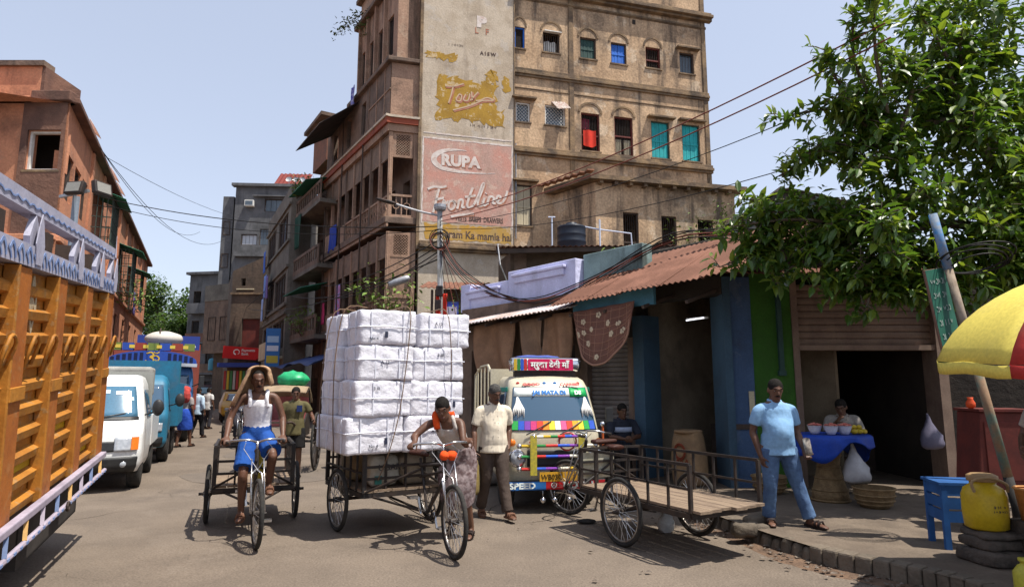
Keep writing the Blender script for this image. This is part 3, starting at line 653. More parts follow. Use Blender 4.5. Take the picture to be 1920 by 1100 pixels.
# dark shack on the right
shack = thing('rooftop_shack', 'dark patched shack roof to the right of the ochre annex', 'building', (0, 0, 0))
a = MB(); a.add([(9.0, 24, 0), (14, 25, 0), (14, 25, 8.6), (12.2, 24.6, 9.3), (10.4, 24.3, 9.2), (9.0, 24, 8.2), (9.0, 29, 0), (9, 29, 8.2), (10.4, 29, 9.2), (12.2, 29, 9.3), (14, 29, 8.6)], [(0, 1, 2, 3, 4, 5), (6, 0, 5, 7), (5, 4, 8, 7), (4, 3, 9, 8), (3, 2, 10, 9)])
a.build('wall', CONCB, shack)
a = MB(); corr(a, (8.7, 23.4, 8.1), (10.4, 23.7, 9.3), (8.7, 29, 8.3), (10.4, 29, 9.4), 8, .03, 3); corr(a, (10.3, 23.7, 9.28), (13.9, 24.6, 8.9), (10.4, 29, 9.4), (13.9, 29, 9.0), 12, .03, 3); a.build('roof', mat('tar_sheet', (.07, .065, .06), (.12, .1, .09), 1.5, .85, world=True), shack, solid=.03)

# ---------------------------------------------------------------- low house with tin roof before the annex
low = thing('low_house', 'low brown house with rusty tin roof and dark doorways behind the shops', 'building', (0, 0, 0))
ML = FM(-.05, 19.2, 96)
DH = [(.55, 1.1, 3.6, 5.3), (1.25, 1.75, 3.6, 5.3), (2.6, 3.2, 3.6, 5.2)]
a = MB(ML); a.wall(0, 4.6, 0, 5.75, DH, .25); a.add([(0, 0, 0), (-.9, 4.2, 0), (-.9, 4.2, 6.3), (0, 0, 5.75), (4.6, 0, 0), (4.6, 4, 0), (4.6, 4, 6.3), (4.6, 0, 5.75)], [(1, 0, 3, 2), (4, 5, 6, 7), (1, 2, 6, 5)]); a.build('wall', BROWNB, low)
MB(ML).bx(.12, .5, -.03, .01, 3.3, 5.7).build('wall_patch', TERDK, low)
for q in DH: window(low, ML, *q, 'bars', bars=3, sill=False)
for i in range(4):
    a = MB(ML); corr(a, (-.35+i*1.3, -.75, 5.78-.02*i), (1.0+i*1.3, -.75, 5.75-.02*i), (-1.0+i*1.3, 4.3, 6.6), (1.0+i*1.3, 4.3, 6.6), 8, .022, 4); a.build('roof_sheet', RUST, low, solid=.012)
a = MB(ML); a.bx(-.35, 4.8, -.7, -.62, 5.58, 5.72); a.build('fascia_board', DKWOOD, low)
a = MB(ML); a.tube([(-.3, -.72, 5.85), (-.2, -.9, 5.2), (.1, -.4, 4.4)], .02, 5); a.build('cable', GALV, low)
# little lean-to with a red door left of it
lean = thing('lean_to_stall', 'small lean to with rusty awning behind the utility pole', 'shed', (0, 0, 0))
MN = FM(-2.6, 20.2, 92)
MB(MN).bx(0, 2.2, .9, 1.0, 0, 4.9).build('wall', TERDK, lean); MB(MN).bx(1.75, 2.15, .82, .9, 3.0, 4.7).build('door', MAROON, lean)
a = MB(MN); corr(a, (-.3, -.5, 4.75), (1.9, -.5, 4.65), (-.3, 1.2, 5.2), (1.9, 1.2, 5.15), 12, .02, 3); a.build('awning', RUST, lean, solid=.012)
MB(MN).bx(.3, 1.8, .1, .9, 3.2, 3.28).build('shelf', DKWOOD, lean)
for x in (.1, 1.6): MB(MN).bar((x, -.3, 0), (x, -.3, 4.7), .07).build('post', DKWOOD, lean)
sg = thing('cloth_banner', 'blue and white printed banner tied beside the utility pole', 'banner', (0, 0, 0))
MB(MN).bx(.35, .95, -.42, -.4, 3.2, 4.3).build('sheet', fl('banner_blue', '#3b4a9c', .8), sg); MB(MN).bx(.4, .9, -.425, -.42, 3.75, 4.15).build('print', fl('banner_print', '#b0a8b8', .8), sg); MB(MN).bx(.4, .9, -.425, -.42, 3.3, 3.6).build('print', fl('banner_print2', '#2a55c0', .8), sg)
hung('red cloth strip hanging on the utility pole', 'cloth', T((-1.75, 15.95, 0)), -.16, .12, 2.9, 4.0, REDC, name='red_cloth', y=0)

# water tank with its pipes on the annex terrace
MTK = (2.15, 22.6)
tk = thing('water_tank', 'black ribbed plastic water tank on the terrace roof', 'tank', (*MTK, 6.55))
TANKM = fl('tank_black', '#1c2330', .45)
MB().lathe([(.5, 0), (.52, .05), (.52, .25), (.535, .28), (.52, .31), (.52, .5), (.535, .53), (.52, .56), (.52, .78), (.535, .81), (.5, .86), (.2, .95), (.2, 1.0)], 24).build('body', TANKM, tk, smooth=True)
MB().box((0, 0, -.2), (1.3, 1.3, .38)).build('stand', BROWNB, tk)
pp = thing('water_pipes', 'pale plastic pipes standing around the black water tank', 'pipe', (*MTK, 6.2))
a = MB(); PIPE = fl('pvc_pipe', '#b9c4d6', .5)
a.tube([(-.72, -.3, 0), (-.72, -.3, 1.5)], .028, 7); a.tube([(-.85, -.3, 1.5), (-.6, -.3, 1.5)], .028, 7); a.build('pipe', PIPE, pp)
a = MB(); a.tube([(.35, 0, 1.25), (.95, -.3, 1.05), (2.1, -.3, .9), (2.15, -.3, .0)], .03, 7); a.build('pipe', PIPE, pp)
a = MB(); a.tube([(.98, -.35, .0), (.98, -.35, 1.4)], .03, 7); a.build('pipe', PIPE, pp)
# plants along the low roof
for i, (x, y, z, s_, lab) in enumerate(((.9, 17.9, 4.3, .55, 'spindly weed growing on the lavender parapet'), (3.1, 17.6, 5.2, .5, 'yellowish weed on the tin roof beside the annex'), (-1.3, 18.2, 3.9, .5, 'weed growing at the foot of the utility pole'))):
    pt = thing('roof_weed', lab, 'plant', (x, y, 0), 'plants growing on the walls'); leafclump(pt, None, (0, 0, z), s_, 110, .15, 20+i, 6)
# ---------------------------------------------------------------- left row: salmon building
left = thing('salmon_building', 'long salmon plastered building along the left side of the street', 'building', (0, 0, 0))
MLs = FM(-12.42, 17, -25.3)            # street side, x runs away from the viewer
MLf = FM(-20.4, 17, 90)                # front side facing the viewer, x 0..8
LW_ = [(.35, 1.35, 6.95, 8.25), (1.65, 2.6, 6.95, 8.25), (2.9, 3.8, 6.95, 8.25), (8.9, 9.9, 6.9, 8.1), (13, 14, 6.9, 8.1), (17, 18, 6.9, 8.1)]
LW_ += [(1.0+i*3, 2.0+i*3, 3.3, 5.0) for i in range(8)]
a = MB(MLs); a.wall(0, 27, 0, 9.55, LW_, .3); a.add([(27, 0, 0), (27, 7, 0), (27, 7, 9.55), (27, 0, 9.55), (0, 0, 9.55), (0, 7, 9.55), (0, 7, 0)], [(0, 1, 2, 3), (4, 3, 2, 5), (1, 6, 5, 2)]); a.build('street_wall', LEFTB, left)
FW = [(6.93, 7.86, 7.6, 8.75), (4.4, 5.7, 7.3, 8.8)]
a = MB(MLf); a.wall(0, 8, 0, 9.6, FW, .35); a.build('front_wall', LEFTB, left)
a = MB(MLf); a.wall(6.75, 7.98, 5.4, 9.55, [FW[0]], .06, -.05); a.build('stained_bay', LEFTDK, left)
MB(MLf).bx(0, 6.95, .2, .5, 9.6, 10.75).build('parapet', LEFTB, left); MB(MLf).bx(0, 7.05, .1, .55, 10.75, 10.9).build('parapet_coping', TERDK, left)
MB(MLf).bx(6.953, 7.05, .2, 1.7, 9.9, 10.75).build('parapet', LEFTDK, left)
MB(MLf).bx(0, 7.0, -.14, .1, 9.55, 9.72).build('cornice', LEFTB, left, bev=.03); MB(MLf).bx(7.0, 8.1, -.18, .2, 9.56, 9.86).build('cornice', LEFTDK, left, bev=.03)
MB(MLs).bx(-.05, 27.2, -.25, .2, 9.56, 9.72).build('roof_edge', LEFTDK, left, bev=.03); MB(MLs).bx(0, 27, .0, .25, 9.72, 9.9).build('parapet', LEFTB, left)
MB(MLs).bx(0, 27, -.12, .02, 5.6, 5.75).build('string_course', LEFTB, left, bev=.02); MB(MLf).bx(0, 8, -.12, .02, 5.62, 5.78).build('string_course', LEFTB, left, bev=.02)
for i in range(9): MB(MLs).bx(4.1+i*2.6, 4.35+i*2.6, -.07, .02, 5.8, 9.5).build('pilaster', LEFTB, left)
for q in LW_[:3]:
    w_ = window(left, MLs, *q, 'curtain', sill=False, bars=4, leaf=mat('pale_curtain', (.3, .28, .28), rough=.9))
for q in LW_[3:]: window(left, MLs, *q, 'bars', sill=False, bars=4)
MB(MLf).add([(0, .36, 9.53), (7.7, .36, 9.53), (6.0, 4, 9.53), (0, 4, 9.53)], [(0, 1, 2, 3)]).build('roof_slab', LEFTDK, left); MB(MLf).bx(4, 7.25, 1.2, 1.3, 5, 9.5).build('dark_backing', DARKI, left); w_ = window(left, MLf, *FW[0], 'none', sill=True, frame=WHITEP); window(left, MLf, *FW[1], 'bars', frame=MAROON)  # roof closes out the sun; near-black backing added to keep the window dark
GRN = mat('green_tin', (.03, .17, .1), (.025, .12, .08), 3, .7, world=True)
for s0, z0 in ((5.0, 6.4), (12.2, 5.9), (16.5, 5.6)):
    cg = MB(MLs); W, H, D_ = 1.6, 1.9, .6
    for i in range(9): x = s0+W*i/8; cg.bar((x, -D_, z0), (x, -D_, z0+H), .025)
    for i in range(6):
        z = z0+H*i/5; cg.bar((s0, -D_, z), (s0+W, -D_, z), .025); cg.bar((s0, -D_, z), (s0, 0, z), .025); cg.bar((s0+W, -D_, z), (s0+W, 0, z), .025)
    for i in range(1, 4): y = -D_*i/4; cg.bar((s0, y, z0), (s0, y, z0+H), .025); cg.bar((s0, y, z0), (s0+W, y, z0), .025)
    cg.build('window_cage', fl('cage_green', '#3c4a44', .6), left)
    aw = MB(MLs); corr(aw, (s0-.2, -1.0, z0+H-.1), (s0+W+.2, -1.0, z0+H-.1), (s0-.2, 0, z0+H+.25), (s0+W+.2, 0, z0+H+.25), 8, .02, 2); aw.build('awning', GRN, left, solid=.012)
hung('white shirt drying outside the barred window of the salmon building', 'cloth', MLs, 7.1, 7.7, 6.5, 7.4, fl('white_shirt_cloth', '#b7b2c4', .9), name='laundry', y=-.5, group='washing on the salmon building')
hung('violet cloth drying far along the salmon building', 'cloth', MLs, 15.2, 15.9, 5.2, 6.3, fl('violet_cloth', '#6b5f9c', .9), name='laundry', y=-.5, group='washing on the salmon building')
pt = thing('wall_plant', 'green creeper on the far half of the salmon building', 'plant', (0, 0, 0), 'plants growing on the walls'); leafclump(pt, MLs, (13.2, -.6, 6.0), .9, 260, .2, 8, 7)
for i, s0 in enumerate((4.2, 9.5, 11.6)):
    dsh = thing('satellite_dish', ('white satellite dish at the near roof edge of the salmon building', 'second roof aerial on the salmon building, half way along', 'farthest roof aerial on the salmon building')[i], 'dish', MLs @ T((s0, .1, 9.85)))
    MB().cyl((0, 0, 0), (0, 0, .4), .025, n=6).build('mast', GALV, dsh)
    MB().lathe([(.02, 0), (.2, .03), (.36, .1), (.37, .11), (.2, .045), (.02, .015)], 16, T((0, 0, .5)) @ Matrix.Rotation(R(60), 4, 'X')).build('dish', WHITEP, dsh, smooth=True)
lampo = thing('floodlight', 'pair of floodlights on a grey pole beside the salmon building', 'lamp', (-7.95, 11.3, 0))
MB().cyl((0, 0, 0), (0, 0, 5.1), .06, n=10).build('pole', fl('pole_bluegrey', '#7d8794', .6), lampo)
MB().bar((-.3, 0, 5.1), (.35, -.2, 5.15), .05).build('arm', GALV, lampo)
for x, y, rz in ((.1, -.2, -10), (.55, -.15, 75)):
    M = T((x, y, 5.2)) @ Matrix.Rotation(R(rz), 4, 'Z') @ Matrix.Rotation(R(-12), 4, 'X')
    h_ = MB(M).box((0, 0, 0), (.36, .1, .24)).build('lamp_head', IRON, lampo, bev=.02); MB(M).bx(-.14, .14, -.055, -.05, -.09, .09).build('glass', fl('lamp_glass', '#86837c', .2), h_)

# ---------------------------------------------------------------- right side of the street, further buildings
con = thing('concrete_block', 'bare grey concrete block with window bands beyond the corner building', 'building', (0, 0, 0))
MC = FM(-12.8-.469*10, 36+.883*10, 152)     # x 0 far .. 10 near corner
CW = [(.6, 4.2, 10.3, 12.0), (5.4, 9.0, 10.3, 12.0), (.6, 4.4, 6.6, 8.3), (5.0, 9.2, 6.6, 8.3), (.5, 4.6, 3.9, 5.6), (5.0, 9.4, 3.9, 5.6)]
a = MB(MC); a.wall(0, 10, 0, 13.4, CW, .25); a.build('street_wall', CONC, con)
MCf = FM(-12.8, 36, 78)
a = MB(MCf); a.wall(0, 1.15, 0, 13.4, [], .2); a.add([(0, 0, 13.4), (1.15, 0, 13.4), (1.15, 9, 13.4), (-2.5, 9, 13.4), (1.15, 0, 0), (1.15, 9, 0)], [(0, 1, 2, 3), (4, 5, 2, 1)]); a.build('end_wall', CONC, con)
for q in CW:
    k = max(2, int((q[1]-q[0])/.9))
    for i in range(k):
        x0 = q[0]+(q[1]-q[0])*i/k; x1 = q[0]+(q[1]-q[0])*(i+1)/k
        window(con, MC, x0, x1, q[2], q[3], ('bars', 'barsglass', 'curtain', 'glass')[(i*3+int(q[2])) % 4], sill=False, bars=3, leaf=(None, mat('sky_glass', (.2, .3, .42), rough=.15, spec=.6), mat('faded_curtain', (.3, .32, .45), rough=.9), None)[(i*3+int(q[2])) % 4])
for z in (12.2, 10.0, 8.5, 6.3, 5.8): MB(MC).bx(-.02, 10.05, -.12, .02, z, z+.14).build('ledge', CONC, con)
for i, (x, z) in enumerate(((1.2, 9.4), (2.2, 7.6), (3.2, 7.4), (1.4, 6.1))):
    hung(('blue washing outside the top window band of the concrete block', 'blue sheet outside the middle windows of the concrete block', 'violet sheet outside the middle windows of the concrete block', 'pale blue washing low on the concrete block')[i], 'cloth', MC, x, x+1.1, z, z+1.5, fl('wash%d' % i, ('#3d5fae', '#6d86c4', '#6a5a92', '#8fa4cf')[i], .9), name='laundry', y=-.35, group='washing on the concrete block')
hg = MB(MC); hg.bx(4.9, 9.5, -.75, 0, 3.3, 3.45).bx(4.9, 9.5, -.75, -.68, 3.45, 4.3); hg.build('balcony', CREAMW, con)
vb = thing('vertical_sign', 'tall narrow blue shop banner below the concrete block', 'sign', MCf @ T((-.5, -.7, 2.9)))
MB().box((0, 0, .95), (.75, .08, 2.1)).build('board', fl('banner_cyan', '#3f76b4', .7), vb)
for i, (z, h_) in enumerate(((.3, .4), (.9, .3), (1.4, .35))): MB().box((0, -.045, z), (.6, .01, h_)).build('print', fl('bprint%d' % i, ('#c2b24a', '#d9dde6', '#a8c4df')[i], .7), vb)
bal = thing('balcony_house', 'dark narrow house with stacked balconies and green awnings next to the corner building', 'building', (0, 0, 0))
MBh = FM(-12.0, 36.6, 148)
a = MB(MBh); a.wall(0, 5.4, 0, 14.2, [(x, x+.9, z, z+1.9) for x in (.5, 2.0, 3.4) for z in (.3, 4.6, 8.2, 11.6)], .3, .6); a.add([(0, .6, 14.2), (5.4, .6, 14.2), (5.4, 7, 14.2), (0, 7, 14.2), (0, 7, 0), (5.4, 7, 0), (0, .6, 0), (5.4, .6, 0)], [(0, 1, 2, 3), (4, 6, 0, 3), (5, 4, 3, 2), (7, 5, 2, 1)]); a.build('wall', TERDK, bal)
for z in (4.3, 7.9, 11.3):
    MB(MBh).bx(.2, 5.3, -.75, .62, z-.2, z).build('balcony_slab', CONC, bal); MB(MBh).bx(.2, 5.3, -.75, -.67, z, z+.25).bx(.2, 5.3, -.75, -.67, z+.85, z+1).build('parapet', TERDK, bal)
    for i in range(12): MB(MBh).bx(.25+i*.45, .36+i*.45, -.74, -.68, z+.25, z+.85).build('baluster', TERDK, bal)
for z in (6.7, 12.4):
    a = MB(MBh); corr(a, (.6, -1.3, z), (4.5, -1.3, z), (.6, .5, z+.5), (4.5, .5, z+.5), 14, .03, 2); a.build('awning', GRN, bal, solid=.02)
MB(MBh).bx(.2, 3.0, .1, 4, 14.2, 16.6).build('rooftop_room', BRICKM, bal); MB(MBh).bx(-.3, 3.4, -.4, 4.4, 16.6, 16.8).build('roof_slab', TERDK, bal)
hung('dark green net hanging from the balcony house', 'net', MBh, .4, 1.7, 9.4, 11.3, fl('green_net', '#123a2c', .9), name='green_net', y=-.8)
pt = thing('wall_plant', 'plant spilling from the low balcony of the narrow house', 'plant', (0, 0, 0), 'plants growing on the walls'); leafclump(pt, MBh, (3.4, -.9, 5.3), .9, 200, .22, 9, 7)
pt = thing('wall_plant', 'plant under the green awning at the roof of the narrow house', 'plant', (0, 0, 0), 'plants growing on the walls'); leafclump(pt, MBh, (.9, -.9, 13.2), .8, 200, .22, 10, 7)

br = thing('brown_house', 'stained brown house with a red shop sign on its front', 'building', (0, 0, 0))
MBr = FM(-20.35, 46, 90)
a = MB(MBr); a.wall(0, 3.4, 0, 9.6, [(.85, 2.15, 4.5, 6.6), (.62, .95, 9.0, 9.55)], .3); a.add([(0, 0, 9.6), (3.4, 0, 9.6), (3.4, 0, 11.7), (0, 0, 10.1), (0, 0, 0), (-4, 8, 0), (-4, 8, 10.1), (-4, 8, 0), (3.4, 9, 11.7)], [(0, 1, 2, 3), (5, 4, 3, 6), (3, 2, 8, 6)]); a.build('wall', BROWNB, br)
MB(MBr).bx(.87, 2.13, .15, .2, 4.52, 6.58).build('door', MAROON, br); MB(MBr).bx(-.05, 3.4, -.12, .0, 8.35, 8.5).build('ledge', YELTRIM, br)
MB(MBr).bx(.35, 1.6, -.13, .0, 8.7, 8.78).build('ledge', CREAMW, br)
sgn = thing('shop_sign', 'red shop sign with white ring logo on the brown house', 'sign', MBr @ T((0, -.45, 0)))
MB().prism([(-.15, 3.75), (2.2, 3.6), (2.45, 3.75), (2.45, 4.35), (2.3, 4.45), (-.1, 4.62)], -.12, .12).build('board', fl('sign_red', '#b81f22', .5), sgn)
b = MB(); ribbon(b, [(.85+.2*math.cos(R(a_)), 4.17+.17*math.sin(R(a_)), .03+.06*(a_+60)/330) for a_ in range(-60, 280, 20)], .05, -.125, 3); b.build('logo', WHITEP, sgn)
text(sgn, T((1.2, -.127, 4.2)), 'Payments', .25, WHITEP, off=.004); text(sgn, T((1.2, -.127, 3.95)), 'Bank', .25, WHITEP, off=.004)
MB().bx(-.3, 2.3, -.5, .4, 3.1, 3.4).build('awning', fl('sign_blue', '#2a3f86', .6), sgn)
kk = thing('snack_kiosk', 'kiosk hung with colourful snack packets under the red shop sign', 'kiosk', MBr @ T((0, -.4, 0)))
MB().bx(0, 3.2, -.1, .35, 0, .95).build('counter', fl('kiosk_red', '#8c1d22', .6), kk)
rd = random.Random(11)
for i in range(9):
    st = MB(); st.box((.15+i*.22, -.2, 2.2), (.16, .04, 1.3)); st.build('packet_strip', fl('pk%d' % (i % 4), ('#a03a3a', '#b5a13a', '#3d7a4c', '#a8a4a0')[i % 4], .5), kk)
gry = thing('grey_apartment', 'tall blue grey apartment block with an air conditioner far down the street', 'building', (0, 0, 0))
MGr = FM(-25.0, 56, 86)
GW = [(2.6, 4.6, 17.4, 18.6), (.7, 2.1, 14.3, 15.3), (2.3, 3.4, 14.3, 15.8), (3.7, 4.4, 13.4, 15.2)]
a = MB(MGr); a.wall(0, 6, 0, 19.7, GW, .3); a.add([(0, 0, 0), (-1.2, 5, 0), (-1.2, 5, 19.7), (0, 0, 19.7), (6, 0, 19.7), (6, 8, 19.7), (6, 0, 0), (6, 8, 0)], [(1, 0, 3, 2), (3, 4, 5, 2), (6, 7, 5, 4)]); a.build('wall', CONCB, gry)
for q in GW: window(gry, MGr, *q, 'barsglass', sill=False, bars=3, leaf=GLASSD if q[0] > 2 else mat('milky_glass', (.5, .52, .55), rough=.3))
MB(MGr).bx(-.3, 6.2, -.35, .3, 19.7, 19.95).build('roof_slab', CONCB, gry); MB(MGr).bx(1.6, 4.8, -.4, 0, 18.75, 18.85).build('sunshade', CONCB, gry)
acm = MB(MGr).bx(.95, 1.75, -.45, 0, 17.8, 18.35).build('air_conditioner', WHITEP, gry, bev=.02); MB(MGr).bx(1.02, 1.68, -.46, -.45, 17.88, 18.27).build('ac_grille', GLASSD, acm)
MB(MGr).bx(.3, 4.8, -.5, 0, 13.2, 13.35).bx(.3, 4.8, -.5, -.42, 13.35, 14.2).build('balcony', CONCB, gry)
MB(MGr).bx(-1.25, -.3, .5, 4.5, 8, 18.9).build('side_wing', CONCB, gry)
for z in (9.5, 12.3, 15.3): window(gry, MGr @ T((0, .38, 0)), -1.1, -.5, z, z+1.3, 'bars', bars=3, sill=False)
a = MB(MGr); corr(a, (3.0, .6, 19.95), (6, .6, 19.95), (3.0, 3, 22.0), (6, 3, 22.0), 8, .04, 2); a.build('red_roof', fl('red_roof_tin', '#6d2b24', .8), gry, solid=.03)
for i in range(3):
    d_ = thing('satellite_dish', ('dish at the left of three on the grey apartment roof', 'middle dish of three on the grey apartment roof', 'dish at the right of three on the grey apartment roof')[i], 'dish', MGr @ T((4.6+.6*i, .2, 20.0))); MB().cyl((0, 0, 0), (0, 0, .4), .04, n=5).build('mast', GALV, d_); MB().lathe([(.02, 0), (.2, .04), (.28, .1), (.2, .055), (.02, .02)], 12, T((0, 0, .5)) @ Matrix.Rotation(R(70), 4, 'X')).build('dish', GALV, d_)
# stack of old houses at the left end of the vista
def oldhouse(label, x, y, az, W, H, m, fl_h=2.9, off=0):
    h = thing('old_house', label, 'building', (0, 0, 0), 'old houses closing the street'); M = FM(x, y, az); nf = int(H/fl_h)
    hl = [(x0, x0+.8, .9+fl_h*k+off, 2.3+fl_h*k+off) for k in range(nf) for x0 in [.5+1.7*j for j in range(int((W-.6)/1.7))]]
    a = MB(M); a.wall(0, W, 0, H, hl, .3); a.add([(0, 0, 0), (0, 9, 0), (0, 9, H), (0, 0, H), (W, 0, H), (W, 9, H), (W, 0, 0), (W, 9, 0)], [(1, 0, 3, 2), (3, 4, 5, 2), (6, 7, 5, 4)]); a.build('wall', m, h)
    for q in hl: window(h, M, *q, 'bars', sill=False, bars=2)
    rd = random.Random(int(x*7))
    for k in range(1, nf):
        z = fl_h*k+off; x0 = rd.uniform(0, W*.3); x1 = W-rd.uniform(0, W*.3)
        MB(M).bx(x0, x1, -.9, .0, z, z+.18).build('balcony_slab', CONCB, h); MB(M).bx(x0, x1, -.9, -.82, z+.18, z+1.0).build('parapet', (CONCB, TERDK, LEFTDK)[k % 3], h)
    MB(M).bx(-.2, W+.2, -.4, 1, H, H+.25).build('roof_slab', CONCB, h)
    return h
oldhouse('dark old house with balconies just left of the brown house', -31.6, 62, 100, 6.6, 12.6, CONCB)
oldhouse('lower shadowed house behind the far parked van', -37.5, 70, 100, 5.5, 9.5, BROWNB)
oldhouse('pale upper house above the far balconies', -37, 84, 96, 9, 15.5, CONC)
oldhouse('far grey house closing the street under the tree', -50, 88, 92, 12, 9, BROWNB)
wing = thing('side_wing', 'narrow dark wing with overhanging upper storey left of the brown house', 'building', (0, 0, 0))
MWg = FM(-24.4, 52.5, 118)
MB(MWg).bx(0, 4.5, 0, 5, 0, 9.5).build('wall', BROWNB, wing); MB(MWg).bx(-.3, 4.6, -.9, 0, 4.4, 8.6).build('overhang', TERDK, wing); MB(MWg).bx(-.3, 4.6, -.95, 0, 8.6, 9.9).build('tin_front', CONC, wing)
for i in range(3): window(wing, MWg @ T((0, -1.02, 0)), .3+i*1.4, 1.2+i*1.4, 5.4, 7.3, 'bars', bars=3, sill=False)
for i, (x, y, z, c_) in enumerate(((-25.6, 57.6, 4.2, '#2f62a8'), (-26.5, 57.8, 8.6, '#2f6fb8'), (-26.9, 57.9, 3.2, '#3b7d92'))):
    tk2 = thing('water_drum', ('blue drum on the first floor ledge far down the street', 'blue cistern on the upper ledge far down the street', 'teal drum beside the far shop fronts')[i], 'drum', (x, y, z)); MB().lathe([(.38, 0), (.4, .1), (.4, .9), (.3, 1.05), (.12, 1.1)], 14).build('body', fl('drum%d' % i, c_, .5), tk2, smooth=True)

# ---------------------------------------------------------------- row of shops on the right
shops = thing('shop_row', 'row of low shops with rusty tin roofs, shutters and a blue painted pier', 'building', (0, 0, 0))
MP = FM(-1.2, 15.3, 139.7)          # left run, x 0..6.95
MQ = FM(3.32, 10.15, 90)            # right run facing the viewer, x 0..
def roller(M, x0, x1, z0, z1, y, m, n_=None, pitch=.085, name='shutter_slat'):
    n_ = n_ or int((z1-z0)/pitch); h_ = (z1-z0)/n_; src = None
    for i in range(n_):
        if src is None:
            b = MB(); b.prism([(0, 0), (.018, h_*.12), (.026, h_*.5), (.018, h_*.88), (0, h_*.98)], 0, x1-x0, Matrix(((0, 1, 0, 0), (-1, 0, 0, 0), (0, 0, 1, 0), (0, 0, 0, 1))))
            src = b.build(name, m, shops); src.matrix_local = M @ T((x0, y, z0))
        else: kid(shops, src, M @ T((x0, y, z0+h_*i)))
# walls: back and roof deck so that the rooms stay dark
a = MB(MP); a.wall(0, 4.05, 0, 3.5, [(.4, 1.9, .15, 2.5), (2.15, 3.75, .15, 2.5)], .3); a.build('wall', TERDK, shops)
a = MB(MP); a.bx(4.05, 5.25, 0, .25, 2.55, 3.42); a.build('lintel', DARKI, shops); MB(MP).bx(5.485, 6.95, 0, .25, 3.12, 3.42).build('lintel', DARKI, shops)
a = MB(MP); a.bx(5.06, 5.24, -.02, .35, .0, 2.54).bx(4.0, 4.08, -.02, .35, 0, 2.54); a.build('pier', TERDK, shops)
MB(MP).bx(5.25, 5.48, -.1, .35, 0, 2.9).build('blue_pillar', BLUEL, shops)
roller(MP, 4.09, 5.05, .15, 2.54, .12, SHUTD)
# room of the open shop
rm = MB(MP); rm.bx(5.3, 7.6, 2.4, 2.5, 0, 3.4).bx(5.25, 5.3, .35, 2.4, 0, 3.4); rm.build('back_wall', mat('sooty_wall', (.34, .27, .19), (.2, .155, .11), 1.2, .95, dirt=.7, world=True), shops)
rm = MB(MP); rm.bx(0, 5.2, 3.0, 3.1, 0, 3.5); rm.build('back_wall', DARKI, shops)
MB(MP).bx(5.7, 6.9, 1.5, 2.2, .15, 1.0).build('counter', DKWOOD, shops)
MB(MP).bx(5.9, 6.3, 2.36, 2.4, 1.9, 2.3).build('wall_picture', DKWOOD, shops)
# deck / ceiling
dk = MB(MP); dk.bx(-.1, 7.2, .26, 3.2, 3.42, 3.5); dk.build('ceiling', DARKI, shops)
# right run: blue pier, green pier, big opening with half rolled shutter
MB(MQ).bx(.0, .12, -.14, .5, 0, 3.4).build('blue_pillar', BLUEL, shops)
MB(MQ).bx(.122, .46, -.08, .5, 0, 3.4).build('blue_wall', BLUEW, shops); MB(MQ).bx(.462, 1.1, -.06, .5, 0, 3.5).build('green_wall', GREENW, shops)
MB(MQ).bx(.36, .44, -.1, -.08, 1.2, 1.6).build('pasted_paper', CREAMW, shops); MB(MQ).bx(.12, .46, -.11, -.08, 1.02, 1.1).build('stain_ledge', DKWOOD, shops)
MB(MQ).bx(.86, .93, -.12, -.06, 1.9, 3.3).build('drainpipe', DKGREEN, shops); MB(MQ).bx(.84, .95, -.13, -.06, 1.84, 1.92).build('pipe_end', DKGREEN, shops)
MB(MQ).bx(1.1, 1.2, -.08, .3, 0, 3.4).build('shutter_guide', SHUT, shops); MB(MQ).bx(3.35, 3.5, -.08, .3, 0, 3.4).build('shutter_guide', SHUT, shops)
roller(MQ, 1.2, 3.35, 2.32, 3.3, .05, SHUT, pitch=.1)
MB(MQ).bx(1.15, 3.4, -.05, .15, 2.24, 2.32).build('shutter_bottom_rail', SHUT, shops)
MB(MQ).bx(3.5, 9, -.06, .3, 0, 3.5).build('shade_wall', mat('shaded_interior_black', (.028, .021, .017), (.018, .014, .012), 1.5, .95, world=True, bump=.02, bsc=9), shops)  # near-black wall: its colour stands in for the shaded shop interior
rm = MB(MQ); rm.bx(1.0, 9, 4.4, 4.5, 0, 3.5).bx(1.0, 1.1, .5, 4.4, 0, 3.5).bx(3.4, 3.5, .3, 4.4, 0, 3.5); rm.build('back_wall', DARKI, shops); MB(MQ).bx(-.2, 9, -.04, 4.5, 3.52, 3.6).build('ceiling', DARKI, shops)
MB(MQ).bx(1.2, 3.4, 2.0, 3.2, .15, .8).build('platform', DKWOOD, shops)
# teal sign board, tin sheets
MB(MP).bx(4.35, 6.15, -.66, -.6, 2.98, 3.3).build('teal_board', mat('teal_board', (.07, .2, .26), (.05, .14, .19), 2, .7, streak=.4, world=True), shops)
for i in range(5):
    s0 = -.1+i*.9; a = MB(MP); corr(a, (s0, -.85, 2.98+.02*i), (s0+.97, -.85, 3.0+.02*i), (s0, .35, 3.33+.03*i), (s0+.97, .35, 3.36+.03*i), 9, .014, 4); a.build('roof_sheet', RUSTL, shops, solid=.008)
for i in range(5):
    s0 = 4.1+i*.78; y0 = -1.0+.05*(i % 2); a = MB(MP); corr(a, (s0, y0, 3.12+.03*i), (s0+.84, y0, 3.14+.03*i), (s0, 1.1, 4.2+.03*i), (s0+.84, 1.1, 4.23+.03*i), 8, .015, 6); a.build('roof_sheet', RUST, shops, solid=.008)
for i in range(4):
    s0 = -.3+i*.95; a = MB(MQ); corr(a, (s0, -.75, 3.36), (s0+1.0, -.75, 3.34), (s0, 1.2, 3.9), (s0+1.0, 1.2, 3.88), 9, .015, 4); a.build('roof_sheet', RUST, shops, solid=.008)
